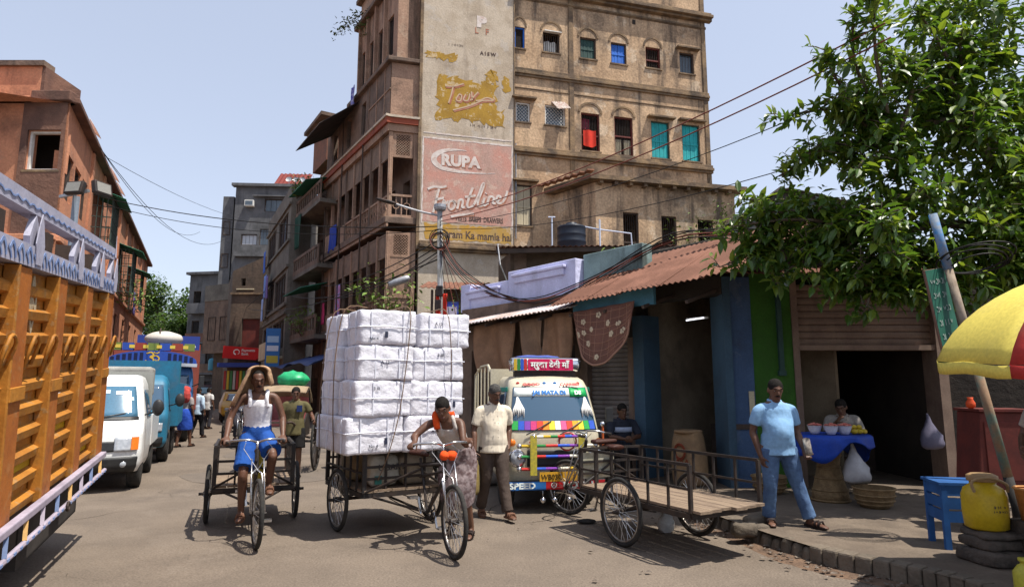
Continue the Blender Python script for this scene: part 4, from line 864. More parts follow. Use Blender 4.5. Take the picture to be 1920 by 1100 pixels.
for i in range(9):
    a = MB(MP); x = .3+i*.82; a.bar((x, -.8, 2.93), (x, .3, 3.28), .05); a.build('rafter', DKWOOD, shops)
# lavender parapet over the left run
for x0, x1, h_ in ((-.1, 1.6, .62), (1.6, 3.7, .8)):
    b = MB(MP); b.bx(x0, x1-.01, .1, .35, 3.3, 3.42+h_); b.bx(x0+.25, x1-.3, .04, .1, 3.42+h_-.3, 3.42+h_-.16).bx(x0+.2, x1-.25, .0, .1, 3.42+h_-.16, 3.42+h_-.1); b.build('parapet', LAV, shops, bev=.015)
MB(MP).bx(-.15, .2, .06, .4, 3.45, 4.12).build('parapet_end', LAV, shops, bev=.02)
MB(MP).bx(3.72, 5.2, .3, .6, 3.4, 4.3).build('stained_parapet', TEALG, shops, bev=.015)
MB(MP).bx(3.9, 8.4, 1.4, 1.7, 3.4, 4.4).build('dark_parapet', mat('black_moss_wall', (.09, .075, .06), (.05, .042, .036), 1.4, .95, bump=.03, bsc=9, world=True), shops, bev=.03)
# tarps and the brown flowered cloth
TARP = mat('brown_tarp', (.3, .165, .095), (.22, .12, .07), 3, .85, bump=.01, bsc=12, streak=.3)
hung('brown sackcloth sheet hung at the far end of the shop row', 'tarp', MP, 1.2, 2.5, 2.0, 3.0, TARP, name='hanging_tarp', y=-.5, f=9, amp=.1, group='tarps hung from the shop eaves')
hung('brown sackcloth sheet hung behind the roof of the cream van', 'tarp', MP, 2.72, 3.4, 1.95, 3.0, mat('brown_tarp2', (.26, .16, .1), (.19, .115, .075), 3, .85), name='hanging_tarp', y=-.52, f=8, amp=.09, group='tarps hung from the shop eaves')
hung('brown sackcloth sheet hung just left of the narrow roller shutter', 'tarp', MP, 3.42, 4.12, 1.95, 3.05, TARP, name='hanging_tarp', y=-.5, f=8, amp=.09, group='tarps hung from the shop eaves')
FLW = mat('flowered_cloth', (.16, .07, .05), (.12, .055, .04), 4, .9)
b = MB(MP)
def swag(u, v):
    w_ = .74-.0*v; s_ = math.sin(math.pi*u); top = 3.0+.06*u
    return (4.42+1.42*u+(u-.5)*-.22*(1-v)**2, -.75-.16*s_*(1-v)+.02*math.sin(u*22+v*3), top-(1-v)*(.3+.7*s_**.5)+.015*math.sin(v*16))
b.grid(swag, 40, 24)
fc = tag(b.build('flowered_cloth', FLW, None, smooth=True, solid=.006), 'brown checked cloth with pale flowers slung under the tin roof', 'cloth')
FP = mat('cloth_check', (.3, .16, .11), rough=.9); FF = mat('cloth_flower', (.5, .4, .28), rough=.9)
def on(u, v, e=.012): p = V(swag(u, v)); return (p.x, p.y-e, p.z)
for v in [i/8 for i in range(1, 8)]: b = MB(MP); b.tube([on(u/24, v, .006) for u in range(1, 24)], .005, 4); b.build('check_stripe', FP, fc)
for u in [i/9 for i in range(1, 9)]: b = MB(MP); b.tube([on(u, v/16, .006) for v in range(1, 16)], .005, 4); b.build('check_stripe', FP, fc)
rd = random.Random(2)
for i, (u, v) in enumerate(((.22, .5), (.3, .35), (.36, .62), (.2, .75), (.7, .45), (.78, .62), (.62, .7), (.5, .12), (.46, .85), (.85, .4), (.12, .4))):
    b = MB(MP)
    for k_ in range(5):
        a_ = k_*2*math.pi/5; c_ = on(u+.022*math.cos(a_), v+.03*math.sin(a_), .01); b.ell(c_, (.022, .006, .026), None, 8, 5)
    b.build('flower', FF, fc)
b = MB(MP); b.tube([on(u/30, .0, .01) for u in range(31)], .018, 6); b.build('hem', FP, fc)
tl = thing('tube_lamp', 'lit white tube lamp inside the open shop', 'lamp', MP @ T((5.68, .9, 2.86)))
MB().cyl((0, 0, 0), (.36, 0, .02), .013, n=8).build('tube', fl('tube_light', '#f4f6ff', .4, emit=1.2, grain=0), tl); MB().bx(-.02, .44, .02, .05, .0, .04).build('fitting', WHITEP, tl)
# sack in the doorway
SACK = mat('jute_sack', (.3, .19, .1), (.22, .14, .08), 5, .95, bump=.01, bsc=60)
def sack(label, M, w=.3, h_=.75, m=SACK, seed=0):
    t = thing('sack', label, 'sack', M); rd = random.Random(seed)
    secs = [((rd.uniform(-.01, .01), 0, z*h_), (1, 0, 0), (0, 1, 0), w*k, w*.75*k) for z, k in ((0, .8), (.06, 1), (.35, 1.05), (.7, .98), (.92, .85), (1, .8))]
    MB().loft(secs, 18, 3, .7).build('body', m, t, smooth=True, wr=.03, sub=1)
    b = MB(); b.torus((0, 0, h_), (0, 0, 1), w*.74, .025, 18, 6); b.build('rolled_rim', m, t, smooth=True); return t
sk = sack('printed jute sack standing in the open shop doorway', MP @ T((6.35, -.15, .15)), .27, .82, seed=1)
for i in range(2):
    b = MB(); b.torus((-.02, -.215, .52), (.2, 1, 0), .12-.02*i, .012, 16, 5); b.build('print', fl('sack_print', '#7c3a26', .9), sk)
text(sk, T((-.14, -.225, .32)), 'MAA', .14, MATS['sack_print'])
# ---------------------------------------------------------------- orange goods truck at the left edge
TRK = AX((-4.69, 7.4, .85), (.3786, -.9229, -.0708), (.0315, -.0636, .9975))   # x towards the viewer, y out to the street, z up the sideboard
truck = thing('goods_truck', 'orange goods truck with ribbed steel sideboard and painted rails at left edge', 'truck', TRK)
ORG = mat('orange_truck_paint', (.4, .165, .022), (.32, .125, .018), 2.5, .6, dirt=.65, dcol=(.16, .075, .03), dsc=3, peel=.5, pcol=(.3, .2, .1), psc=7, spec=.3, bump=.006, bsc=14, streak=.5)
ORGD = mat('brown_orange_post', (.36, .115, .02), (.3, .09, .018), 2.5, .6, dirt=.6, dcol=(.12, .05, .025), dsc=4, peel=.3, pcol=(.35, .2, .09), psc=9, bump=.004, bsc=14)
ORGY = mat('yellow_truck_panel', (.5, .35, .015), (.45, .28, .015), 3, .5, dirt=.3, dcol=(.2, .12, .02))
BANDW = mat('painted_band', (.38, .37, .45), (.3, .3, .38), 3, .7, dirt=.3, dcol=(.25, .22, .25), dsc=4)
BLUEP = mat('blue_motif', (.12, .18, .36), (.2, .27, .45), 5, .7)
GREYP = mat('grey_lilac_rail', (.36, .31, .37), (.27, .23, .28), 5, .7, dirt=.3, dcol=(.2, .17, .2), dsc=5)
TL = 8.2
BLKU = mat('underbody_shade_black', (.03, .026, .024), (.05, .042, .038), 4, .9)
posts = [(-.02+k*.985, .28+k*.985) for k in range(9)]
MB().bx(-.02, TL, -.09, -.05, .06, 1.86).build('side_sheet', ORG, truck)
ribz = [.12+.178*i for i in range(10)]
src = {}
for k in range(8):
    x0, x1 = posts[k][1]+.012, posts[k+1][0]-.012
    for i, z in enumerate(ribz):
        low_ = i in (0, 1, 2) and (k+i) % 3 == 0
        b = MB(); b.prism([(-.05, z-.062), (-.0, z-.04), (.012, z+.02), (-.05, z+.055)], x0, x1, Matrix(((0, 1, 0, 0), (1, 0, 0, 0), (0, 0, 1, 0), (0, 0, 0, 1)))); b.build('rib', ORG, truck)
        if low_: b = MB(); b.bx(x0+.01, x1-.01, -.052, -.046, z+.06, z+.112); b.build('painted_strip', ORGY, truck)
for k, (a_, b_) in enumerate(posts):
    b = MB(); b.bx(a_, b_, -.05, .035, .02, 1.87); b.build('post', ORGD, truck, bev=.012)
    MB().bx(b_, b_+.035, -.045, .05, .06, 1.87).build('post_edge', ORG, truck, bev=.008)
    if k % 3 != 1: MB().bx(a_+.01, b_+.02, .04, .06, .93, 1.03).build('post_plate', ORG, truck, bev=.006)
    for s_, xx in ((0, a_-.1), (1, b_+.12)):
        b = MB(); P = [(xx-.09, .02, 1.17), (xx-.09, .06, 1.3)]+[(xx-.09+.09*(1-math.cos(t)), .07, 1.3+.09*math.sin(t)) for t in [math.pi*j/6 for j in range(1, 6)]]+[(xx+.09, .06, 1.3), (xx+.09, .02, 1.1)]
        b.tube(P, .013, 6); b.build('rope_hook', ORG, truck, smooth=True)
MB().bx(-.02, TL, -.1, .05, 1.875, 2.03).build('painted_band', BANDW, truck)
rd = random.Random(5); mo = MB()
for i in range(46):
    x = .03+i*.177
    ribbon(mo, [(x, 1.9), (x+.02, 1.96), (x+.07, 2.0), (x+.12, 1.95)], .026, 0, 3)
    ribbon(mo, [(x+.08, 1.89), (x+.1, 1.93), (x+.15, 1.97)], .02, 0, 3)
o = MB(); o.add([(x, .0525-y, z) for x, y, z in mo.v], mo.f); o.build('band_motif', BLUEP, truck, kind='stuff')
MB().bx(-.02, TL, -.1, .02, 2.27, 2.4).build('top_rail', BANDW, truck)
b = MB(); zz = [(i*.05, 2.32+.012*math.sin(i*1.9)) for i in range(int(TL/.05))]; q = MB(); ribbon(q, zz, .012, 0, 1); b.add([(x, .0225-y, z) for x, y, z in q.v], q.f); b.build('rail_motif', BLUEP, truck)
for x in (.02, .75, 1.65, 2.9, 4, 5.1):
    b = MB(); b.prism([(x-.1, 2.03), (x-.12, 2.1), (x-.06, 2.2), (x, 2.27), (x+.06, 2.2), (x+.12, 2.1), (x+.1, 2.03)], -.02, .02); b.build('finial', BANDW, truck)
    b = MB(); b.prism([(x-.07, 1.9), (x-.1, 2.05), (x-.045, 2.2), (x, 2.28), (x+.045, 2.2), (x+.1, 2.05), (x+.07, 1.9)], .053, .06); b.build('finial_plate', BANDW, truck)
    MB().bx(x-.1, x+.1, -.35, -.2, 1.9, 2.3).build('inner_post', DKWOOD, truck)
MB().bx(-.02, TL, -.3, -.24, 2.05, 2.12).build('inner_rail', MAROON, truck)
# white tail of the load bed: far end and floor
MB().bx(-.06, -.02, -2.3, .04, .02, 1.9).build('tail_board', ORGD, truck); MB().bx(0, TL, -2.3, -2.24, .06, 1.86).build('far_sideboard', ORG, truck)
MB().bx(-.02, TL, -2.3, -.09, -.04, .06).build('bed_floor', DKWOOD, truck); MB().bx(.1, TL, -1.6, -.7, -.35, -.05).build('chassis', IRON, truck); MB().bx(.15, 2.1, -.6, -.12, -.52, -.06).build('shade_box', BLKU, truck); MB().bx(2.15, 4.2, -.44, -.12, -.3, -.045).build('shade_skirt', BLKU, truck)  # black box and skirt added to darken behind the rails and fill the shadow
MB().bx(-.02, TL, .04, .1, .03, .09).build('lower_rail', GREYP, truck, bev=.01)
b = MB(); b.tube([(.02, .1, -.11), (1.6, .1, -.115), (TL, .1, -.11)], .022, 8); b.build('side_guard', GREYP, truck)
for i in range(60): MB().bx(.08+i*.135, .13+i*.135, .119, .124, -.12, -.1).build('guard_dash', BLUEP, truck) if i < 34 else None
for i in range(12): MB().bar((.2+i*.42, .08, .04), (.28+i*.42, .1, -.1), .028).build('guard_strut', (fl('strut_y', '#b08a52', .7), fl('strut_b', '#5b6a8a', .7), GREYP)[i % 3], truck)
b = MB(); b.torus((1.72, .13, -.11), (0, 1, 0), .035, .012, 12, 6); b.build('ring', IRON, truck)
mg = MB(); mg.bx(2.2, 3.6, -.5, -.45, -.75, -.12); mgo = mg.build('mudguard', mat('grey_mudguard', (.2, .24, .3), (.15, .18, .24), 2, .7), truck)
for i in range(3):
    b = MB(); x = 2.2+i*.42; b.prism([(x, -.74), (x+.2, -.74), (x+.42, -.14), (x+.25, -.14)], .44, .449); q = MB(); q.add([(p[0], -p[1], p[2]) for p in b.v], b.f); q.build('stripe', (BLUEP, mat('pale_stripe', (.42, .45, .42), rough=.7))[i % 2], mgo)
def tyre(par, c, ax, r, w_, n=26, rimc=None, name='wheel'):
    ax = V(ax).normalized(); M = AX(c, ax.orthogonal(), ax)
    o = MB(M).lathe([(r*.55, -w_/2), (r*.93, -w_/2), (r, -w_*.32), (r, w_*.32), (r*.93, w_/2), (r*.55, w_/2)], n).build(name, TYRE, par, smooth=True)
    MB(M).lathe([(r*.56, -w_*.42), (r*.5, -w_*.2), (r*.2, -w_*.25), (r*.2, w_*.25), (r*.5, w_*.2), (r*.56, w_*.42)], n).build('rim', rimc or GALV, o)
    MB(M).lathe([(r*.16, -w_*.52), (r*.17, w_*.52)], 12).build('hub', IRON, o)
    return o
TYRE = mat('tyre_rubber', (.022, .021, .02), (.04, .036, .032), 9, .9, bump=.004, bsc=60)
for y in (-.25, -2.05): tyre(truck, (4.9, y, -.0), (0, 1, 0), .5, .28)
tk_txt = fl('stencil_white', '#a8987c', .8)
MT = Matrix(((-1, 0, 0, 0), (0, -1, 0, 0), (0, 0, 1, 0), (0, 0, 0, 1)))
for i, t_ in enumerate(('I  A', 'DIN', 'A V')): text(truck, T((2.86, -.02, 1.72-i*.16)) @ MT, t_, .16, tk_txt, off=.008)
MB().bx(1.76, 1.9, -.03, -.025, .78, .88).build('sticker', fl('sticker_green', '#3c6e4a', .6), truck); MB().bx(1.62, 1.75, -.03, -.025, .78, .88).build('sticker', WHITEP, truck)

# ---------------------------------------------------------------- small goods vehicles
GLASSV = mat('vehicle_glass', (.04, .085, .14), rough=.03, spec=.9, grain=0, coat=.4)
CHROME = mat('chrome', (.7, .7, .72), rough=.15, metal=1, grain=.05)
BLKP = mat('black_plastic', (.02, .02, .022), (.03, .03, .03), 6, .5)
AMBER = fl('amber_lens', '#d2701c', .2, coat=.5); LENS = mat('clear_lens', (.45, .47, .5), (.3, .32, .35), 20, .1, spec=.8, coat=.6)
def cab(par, prof, depth, m, n=14, bulge=.05, rad=.13):
    """prof: list (z, half width, y_front); returns front(s,z) and side functions"""
    def at(z):
        for a, b in zip(prof, prof[1:]):
            if a[0] <= z <= b[0]:
                t = (z-a[0])/(b[0]-a[0]); return tuple(p+(q-p)*t for p, q in zip(a, b))
        return prof[-1]
    def outline(z):
        _, hw, yf = at(z); P = [(-hw, depth), (-hw, yf+rad+bulge)]
        for i in range(1, 5): a = R(180+i*18); P.append((-hw+rad+rad*math.cos(a), yf+bulge+rad+rad*math.sin(a)))
        for i in range(n+1):
            s = -1+2*i/n; P.append((s*(hw-rad), yf+bulge*(s*s)))
        for i in range(4, 0, -1): a = R(360-i*18); P.append((hw-rad-rad*math.cos(math.pi-a) if 0 else hw-rad+rad*math.cos(a), yf+bulge+rad+rad*math.sin(a)))
        P += [(hw, yf+rad+bulge), (hw, depth)]
        return P
    zs = []
    for a, b in zip(prof, prof[1:]):
        k = max(1, int((b[0]-a[0])/.06)); zs += [a[0]+(b[0]-a[0])*i/k for i in range(k)]
    zs.append(prof[-1][0]); mb = MB(); O = [outline(z) for z in zs]; m_ = len(O[0])
    mb.add([(x, y, z) for o_, z in zip(O, zs) for x, y in o_], [(i*m_+j, i*m_+(j+1) % m_, (i+1)*m_+(j+1) % m_, (i+1)*m_+j) for i in range(len(zs)-1) for j in range(m_)]+[tuple((len(zs)-1)*m_+j for j in range(m_)), tuple(range(m_-1, -1, -1))])
    body = mb.build('cab', m, par, bev=.03)
    body.data.shade_smooth()
    q = body.modifiers[0]; q.angle_limit = R(50)
    def front(s, z, e=.01): _, hw, yf = at(z); return (s*(hw-rad), yf+bulge*s*s-e, z)
    def side(y, z, sg, e=.01): _, hw, yf = at(z); return (sg*(hw+e), y, z)
    def patch(fn, u0, u1, v0, v1, name, mm, k=12, par2=body, th=.006, kv=6, **kw):
        b = MB(); b.grid(lambda u, v: fn(u0+(u1-u0)*u, v0+(v1-v0)*v), k, kv); return b.build(name, mm, par2, smooth=k > 3, solid=th)
    return body, front, side, patch
def wiper(par, front, s0, z0, s1, z1):
    b = MB(); b.tube([front(s0, z0, .03), front((s0+s1)/2, (z0+z1)/2, .05), front(s1, z1, .03)], .009, 5); b.build('wiper', BLKP, par)

# cream van
CREAM = mat('cream_van_paint', (.52, .47, .35), (.48, .43, .32), 2, .35, dirt=.25, dcol=(.3, .25, .18), dsc=3, spec=.5, coat=.2)
van = thing('goods_van', 'cream goods van with painted windscreen bands and roof sign parked by the shops', 'van', RZ(.6, 8.95, 11))
VP = [(.34, .62, .05), (.42, .66, .01), (.6, .675, 0), (.95, .67, .0), (1.06, .665, .02), (1.3, .64, .11), (1.66, .59, .27), (1.76, .56, .36), (1.82, .5, .5)]
body, front, side, patch = cab(van, VP, 1.35, CREAM, bulge=.06, rad=.12)
body['label'] = 'cream painted van cab'
patch(front, -1.13, 1.13, 1.07, 1.66, 'windscreen', GLASSV, 14)
patch(lambda s, z: front(s, z, .018), -1.1, 1.1, 1.535, 1.65, 'windscreen_band', fl('band_white', '#dfe6e2', .5), 14, th=.004, kv=2)
patch(lambda s, z: front(s, z, .022), .55, 1.1, 1.53, 1.652, 'band_patch', fl('band_green', '#1d9a52', .5), 6, th=.004, kv=2)
RB = ('#2c9b48', '#2f54b8', '#7a3c9c', '#c23a72', '#d8442c', '#e08a28', '#e8cf3a', '#e4e0d8', '#d85a8a', '#d8442c', '#e6a22e', '#e8cf3a', '#2c9b48', '#2f54b8')
for i, c_ in enumerate(RB):
    s0 = -1.1+2.2*i/len(RB); patch(lambda s, z: front(s, z, .019), s0, s0+2.2/len(RB)-.01, 1.085, 1.2, 'rainbow_band', fl('rb'+c_[1:], c_, .5), 2, th=.004, kv=2)
def fronttext(body_, s0, z, size, m, off=.004, e=.028, sx=1, slope=.33):
    p = front(s0, z, e); M = T(p) @ Matrix.Rotation(math.atan(-slope), 4, 'X')
    return text(body, M, body_, size, m, off=off, sx=sx)
fronttext('JAI MATA DI', -.56, 1.562, .088, fl('let_blue', '#2c6fb4', .5), .005, slope=.44, e=.042)
fronttext('DS', .7, 1.562, .08, fl('let_white', '#e8f0ea', .5), .004, slope=.44, e=.045)
fronttext('GOODS', -.86, 1.685, .062, fl('let_red', '#a8322c', .5), .004, slope=.9, e=.034, sx=1.3); fronttext('CARRIER', .3, 1.685, .062, MATS['let_red'], .004, slope=.9, e=.034, sx=1.15)
for s_, c_ in ((-1.0, 'let_red'), (-.18, 'let_blue'), (.16, 'let_blue'), (.95, 'let_red')):
    b = MB(); p = front(s_, 1.71, .0); b.ell(p, (.028, .008, .028), None, 10, 6); b.build('emblem', MATS[c_], body)
for s_ in (-1.0, 1.0):
    t_ = MB(); x = .0
    for i in range(7):
        ds = .02*(i-3)*(-s_); P = [front(s_, 1.52, .03), front(s_+ds-.03*s_, 1.44, .04), front(s_+ds*2.2-.05*s_, 1.36, .04), front(s_+ds*2.6-.04*s_, 1.25+.02*(i % 3), .03)]; t_.tube(P, [.012, .01, .012, .006], 5)
    t_.build('white_tassel', fl('tassel_white', '#e9e7e2', .9), body, smooth=True)
wiper(body, front, -.75, 1.02, -.1, 1.2); wiper(body, front, .1, 1.02, .75, 1.2)
patch(lambda s, z: front(s, z, .012), -.72, .72, .6, .82, 'grille', BLKP, 12)
PIPC = ('#d8d2c4', '#c2a02c', '#2c7a3c', '#b8322c', '#2f54b8', '#7a3c9c')
for j, z in enumerate((1.0, .88, .74, .58)):
    hw_ = .5 if j else .3
    for i in range(6):
        b = MB(); x0 = -hw_+2*hw_*i/6; b.tube([(x0, -.09, z), (x0+2*hw_/6, -.09, z)], .02, 8); b.build('bumper_pipe', fl('pip%d%s' % (0, PIPC[(i+j) % 6][1:]), PIPC[(i+j) % 6], .35), van)
    for s_ in (-1, 1): b = MB(); b.ell((s_*(hw_+.03), -.09, z), (.038, .038, .038), None, 12, 8); b.build('chrome_ball', CHROME, van, smooth=True)
for x in (-.34, .33): MB().bx(x-.045, x+.045, -.125, -.11, .5, 1.02).build('yellow_strap', mat('yellow_strap', (.5, .4, .04), (.35, .3, .05), 25, .7), van)
for s_ in (-1, 1):
    h_ = MB().lathe([(.115, -.02), (.12, .03), (.1, .04), (.02, .05)], 20, T((s_*.55, -.02, .72)) @ Matrix.Rotation(R(90), 4, 'X')).build('headlight', CHROME, van, smooth=True)
    MB().lathe([(.1, 0), (.085, .03), (.03, .045)], 20, T((s_*.55, -.055, .72)) @ Matrix.Rotation(R(90), 4, 'X')).build('lens', LENS, h_, smooth=True)
    MB().ell((s_*.61, -.0, .92), (.05, .03, .05), None, 12, 8).build('indicator', AMBER, van, smooth=True)
    b = MB(); b.tube([(s_*.66, -.04, .86), (s_*.66, -.04, 1.14)], .016, 8); b.build('side_marker', fl('marker_orange', '#b8582c', .4), van); MB().ell((s_*.66, -.04, 1.16), (.035, .035, .035), None, 12, 8).build('chrome_ball', CHROME, van, smooth=True)
    m_ = MB(); m_.tube([(s_*.66, .18, 1.15), (s_*.78, .1, 1.2)], .012, 6); m_.box((s_*.8, .08, 1.28), (.1, .05, .2)); m_.build('mirror', BLKP, van, bev=.01)
pl_ = MB().bx(-.26, .26, -.13, -.12, .42, .54).build('number_plate', fl('plate_yellow', '#c9952a', .5), van); text(pl_, T((-.24, -.133, .445)), 'WB03C', .098, fl('plate_black', '#1c1710', .6), sx=.9)
bp = MB().bx(-.7, .7, -.06, .05, .3, .42).build('bumper', BLKP, van, bev=.015)
MB().bx(-.69, -.16, -.066, -.06, .305, .415).build('bumper_board', fl('bumper_blue', '#2a66a8', .5), bp); MB().bx(-.158, .69, -.066, -.06, .305, .415).build('bumper_board', fl('bumper_red', '#b01e24', .5), bp)
text(bp, T((-.66, -.068, .325)), 'SPEED', .105, MATS['let_white'], off=.004, sx=1.25); text(bp, T((.08, -.068, .32)), 'ROYAL', .115, MATS['let_white'], off=.006, sx=1.25)
b = MB(); b.torus((-.05, -.07, .362), (0, 1, 0), .035, .005, 14, 5); b.bar((-.05, -.07, .362), (-.05, -.07, .397), .007); b.bar((-.05, -.07, .362), (-.08, -.07, .34), .007); b.bar((-.05, -.07, .362), (-.02, -.07, .34), .007); b.build('emblem', MATS['let_white'], bp)
for x in (-.2, -.04, .16): MB().ell((x, -.05, .17), (.042, .042, .042), None, 12, 8).cyl((x, -.05, .2), (x, -.05, .3), .005, n=4).build('hanging_ball', CHROME, van, smooth=True)
b = MB(); p = front(-.62, .9, .012)
for dx, dz in ((-.02, .02), (.02, .02), (-.02, -.02), (.02, -.02), (0, 0)): b.box((p[0]+dx, p[1], p[2]+dz), (.022, .004, .014))
b.build('painted_mark', MATS['let_red'], body)
b = MB(); b.torus((.15, -.06, .93), (0, 1, .2), .12, .012, 20, 5, 1); b.build('painted_arc', MATS['let_red'], body)
for s_ in (-1, 1):
    patch(lambda y, z: side(y, z, s_, .012), .42, 1.2, 1.12, 1.6, 'side_window', GLASSV, 6)
    patch(lambda y, z: side(y, z, s_, .014), .38, 1.24, 1.6, 1.66, 'window_trim', fl('trim_teal', '#2c8a7a', .5), 6)
    MB().bx(s_*.66-.02, s_*.66+.02, .9, 1.0, .86, .9).build('door_handle', BLKP, van)
for y in (.62, 2.6):
    for s_ in (-1, 1): tyre(van, (s_*.58, y, .27), (1, 0, 0), .27, .16, rimc=GREYP)
MB().bx(-.45, .45, .5, 3.2, .3, .5).build('chassis', IRON, van)
MB().bx(-.68, .68, 1.42, 3.4, .55, .62).build('bed_floor', CREAM, van)
for s_ in (-1, 1): MB().bx(s_*.66-.02, s_*.66+.02, 1.42, 3.4, .62, 1.05).build('bed_side', CREAM, van)
MB().bx(-.64, .64, 3.36, 3.4, .62, 1.05).build('tail_gate', CREAM, van)
hb = MB(); hb.bx(-.68, .68, 1.42, 1.46, .62, 1.95); hb.build('head_board', CREAM, van)
for s_ in (-1, 1):
    b = MB(); b.tube([(s_*.66, 1.5, 1.9), (s_*.66, 1.8, 2.02), (s_*.66, 2.6, 2.02), (s_*.66, 3.3, 1.9), (s_*.66, 3.38, 1.05)], .02, 6); b.build('bed_rail', CREAM, van)
    for y in (1.8, 2.2, 2.6, 3.0): b = MB(); b.tube([(s_*.66, y, 1.05), (s_*.66, y, 2.0)], .015, 6); b.build('bed_stanchion', CREAM, van)
rs = MB(); rs.loft([((x, .62, 1.99), (0, 1, 0), (0, 0, 1), .13*k, .105*k) for x, k in ((-.5, .8), (-.48, 1), (.0, 1), (.48, 1), (.5, .8))], 20, 2, .6); rso = rs.build('roof_sign', CHROME, van, smooth=True)
MB().bx(-.46, .46, .55, .7, 1.82, 1.9).build('sign_base', IRON, rso)
MB().bx(-.28, .4, .478, .488, 1.905, 2.07).build('sign_face', fl('sign_pink', '#c41f55', .5), rso); text(rso, T((-.24, .474, 1.945)), 'मरुका देवी माँ', .12, MATS['let_white'], off=.003)
for i in range(4): MB().bx(-.49+i*.05, -.445+i*.05, .478, .487, 1.905, 2.07).build('sign_stripe', fl('ss%d' % i, ('#c2a02c', '#2c7a3c', '#2f54b8', '#b8322c')[i], .5), rso)
b = MB(); b.ell((-.1, .65, 2.1), (.35, .1, .03), None, 16, 6); b.build('cloth_on_roof', fl('blue_rag', '#4a5a9c', .9), rso, wr=.03, smooth=True)

# white pickup, teal pickup behind it, then decorated lorry and red lorry along the left kerb
WHT = mat('white_van_paint', (.75, .75, .73), (.7, .7, .68), 3, .3, spec=.5, coat=.3, dirt=.15, dcol=(.4, .37, .33), dsc=3)
TEAL = mat('teal_truck_paint', (.018, .15, .25), (.025, .12, .2), 3, .5, dirt=.35, dcol=(.1, .16, .2), dsc=3)
wv = thing('pickup_van', 'white pickup van with black bumper parked behind the orange truck', 'van', RZ(-6.72, 10.3, 25))
WP = [(.3, .72, .1), (.4, .76, .02), (.62, .78, .0), (.95, .78, .06), (1.12, .77, .22), (1.3, .74, .36), (1.72, .67, .64), (1.84, .62, .78), (1.88, .55, .95)]
body, front, side, patch = cab(wv, WP, 1.75, WHT, bulge=.09, rad=.14)
patch(front, -1.08, 1.08, 1.17, 1.68, 'windscreen', mat('blue_sky_glass', (.05, .14, .22), rough=.06, spec=.9, coat=.4), 14)
for s_, w_, z_, c_ in ((.55, .3, 1.6, '#c8d2dc'), (.8, .2, 1.5, '#9cc6dc'), (-.1, .5, 1.62, '#b8c6d6')): patch(lambda s, z: front(s, z, .02), s_, s_+w_, z_-.06, z_, 'sticker', fl('stk'+c_[1:], c_, .5), 3, th=.003, kv=2)
patch(lambda s, z: front(s, z, .014), -1.1, 1.1, 1.13, 1.18, 'cowl', BLKP, 10); wiper(body, front, -.6, 1.16, .1, 1.24); wiper(body, front, .1, 1.16, .8, 1.24)
patch(lambda s, z: front(s, z, .02), -1.15, 1.15, .32, .55, 'bumper', BLKP, 14, th=.05); patch(lambda s, z: front(s, z, .012), -.7, .7, .64, .8, 'grille', BLKP, 10)
for s_ in (-1, 1):
    h_ = patch(lambda s, z: front(s, z, .016), s_*.62, s_*1.1, .64, .86, 'headlight', LENS, 6, th=.02); patch(lambda s, z: front(s, z, .028), s_*.98, s_*1.14, .66, .86, 'indicator', AMBER, 3, h_, th=.02)
    MB().ell(front(s_*.85, .44, .03), (.055, .03, .055), None, 12, 8).build('fog_lamp', LENS, body, smooth=True)
    patch(lambda y, z: side(y, z, s_, .012), .82, 1.6, 1.15, 1.62, 'side_window', GLASSV, 6)
    m_ = MB(); m_.tube([(s_*.76, .5, 1.2), (s_*.9, .42, 1.25)], .015, 6); m_.ell((s_*.95, .42, 1.32), (.09, .05, .14), None, 12, 8); m_.build('mirror', BLKP, wv, smooth=True)
    for y in (.65, 2.7): tyre(wv, (s_*.66, y, .32), (1, 0, 0), .32, .19)
    MB().bx(s_*.76-.025, s_*.76+.025, 1.85, 3.6, .6, 1.15).build('bed_side', WHT, wv)
scrawl(body, T((-.1, .05, .93)), .3, .04, fl('let_navy', '#24305c', .5), 3)
MB().bx(-.75, .75, 1.8, 3.6, .55, .6).build('bed_floor', WHT, wv); MB().bx(-.5, .5, .4, 3.4, .3, .5).build('chassis', IRON, wv)
MB().bx(-.75, .75, 1.8, 1.84, .6, 1.95).build('head_board', fl('grey_board', '#8c8c86', .7), wv)
MB().bx(-.72, .72, 1.9, 2.6, 1.5, 2.05).build('cargo_box', mat('grey_canvas', (.34, .33, .3), (.26, .25, .23), 4, .9), wv, bev=.05)

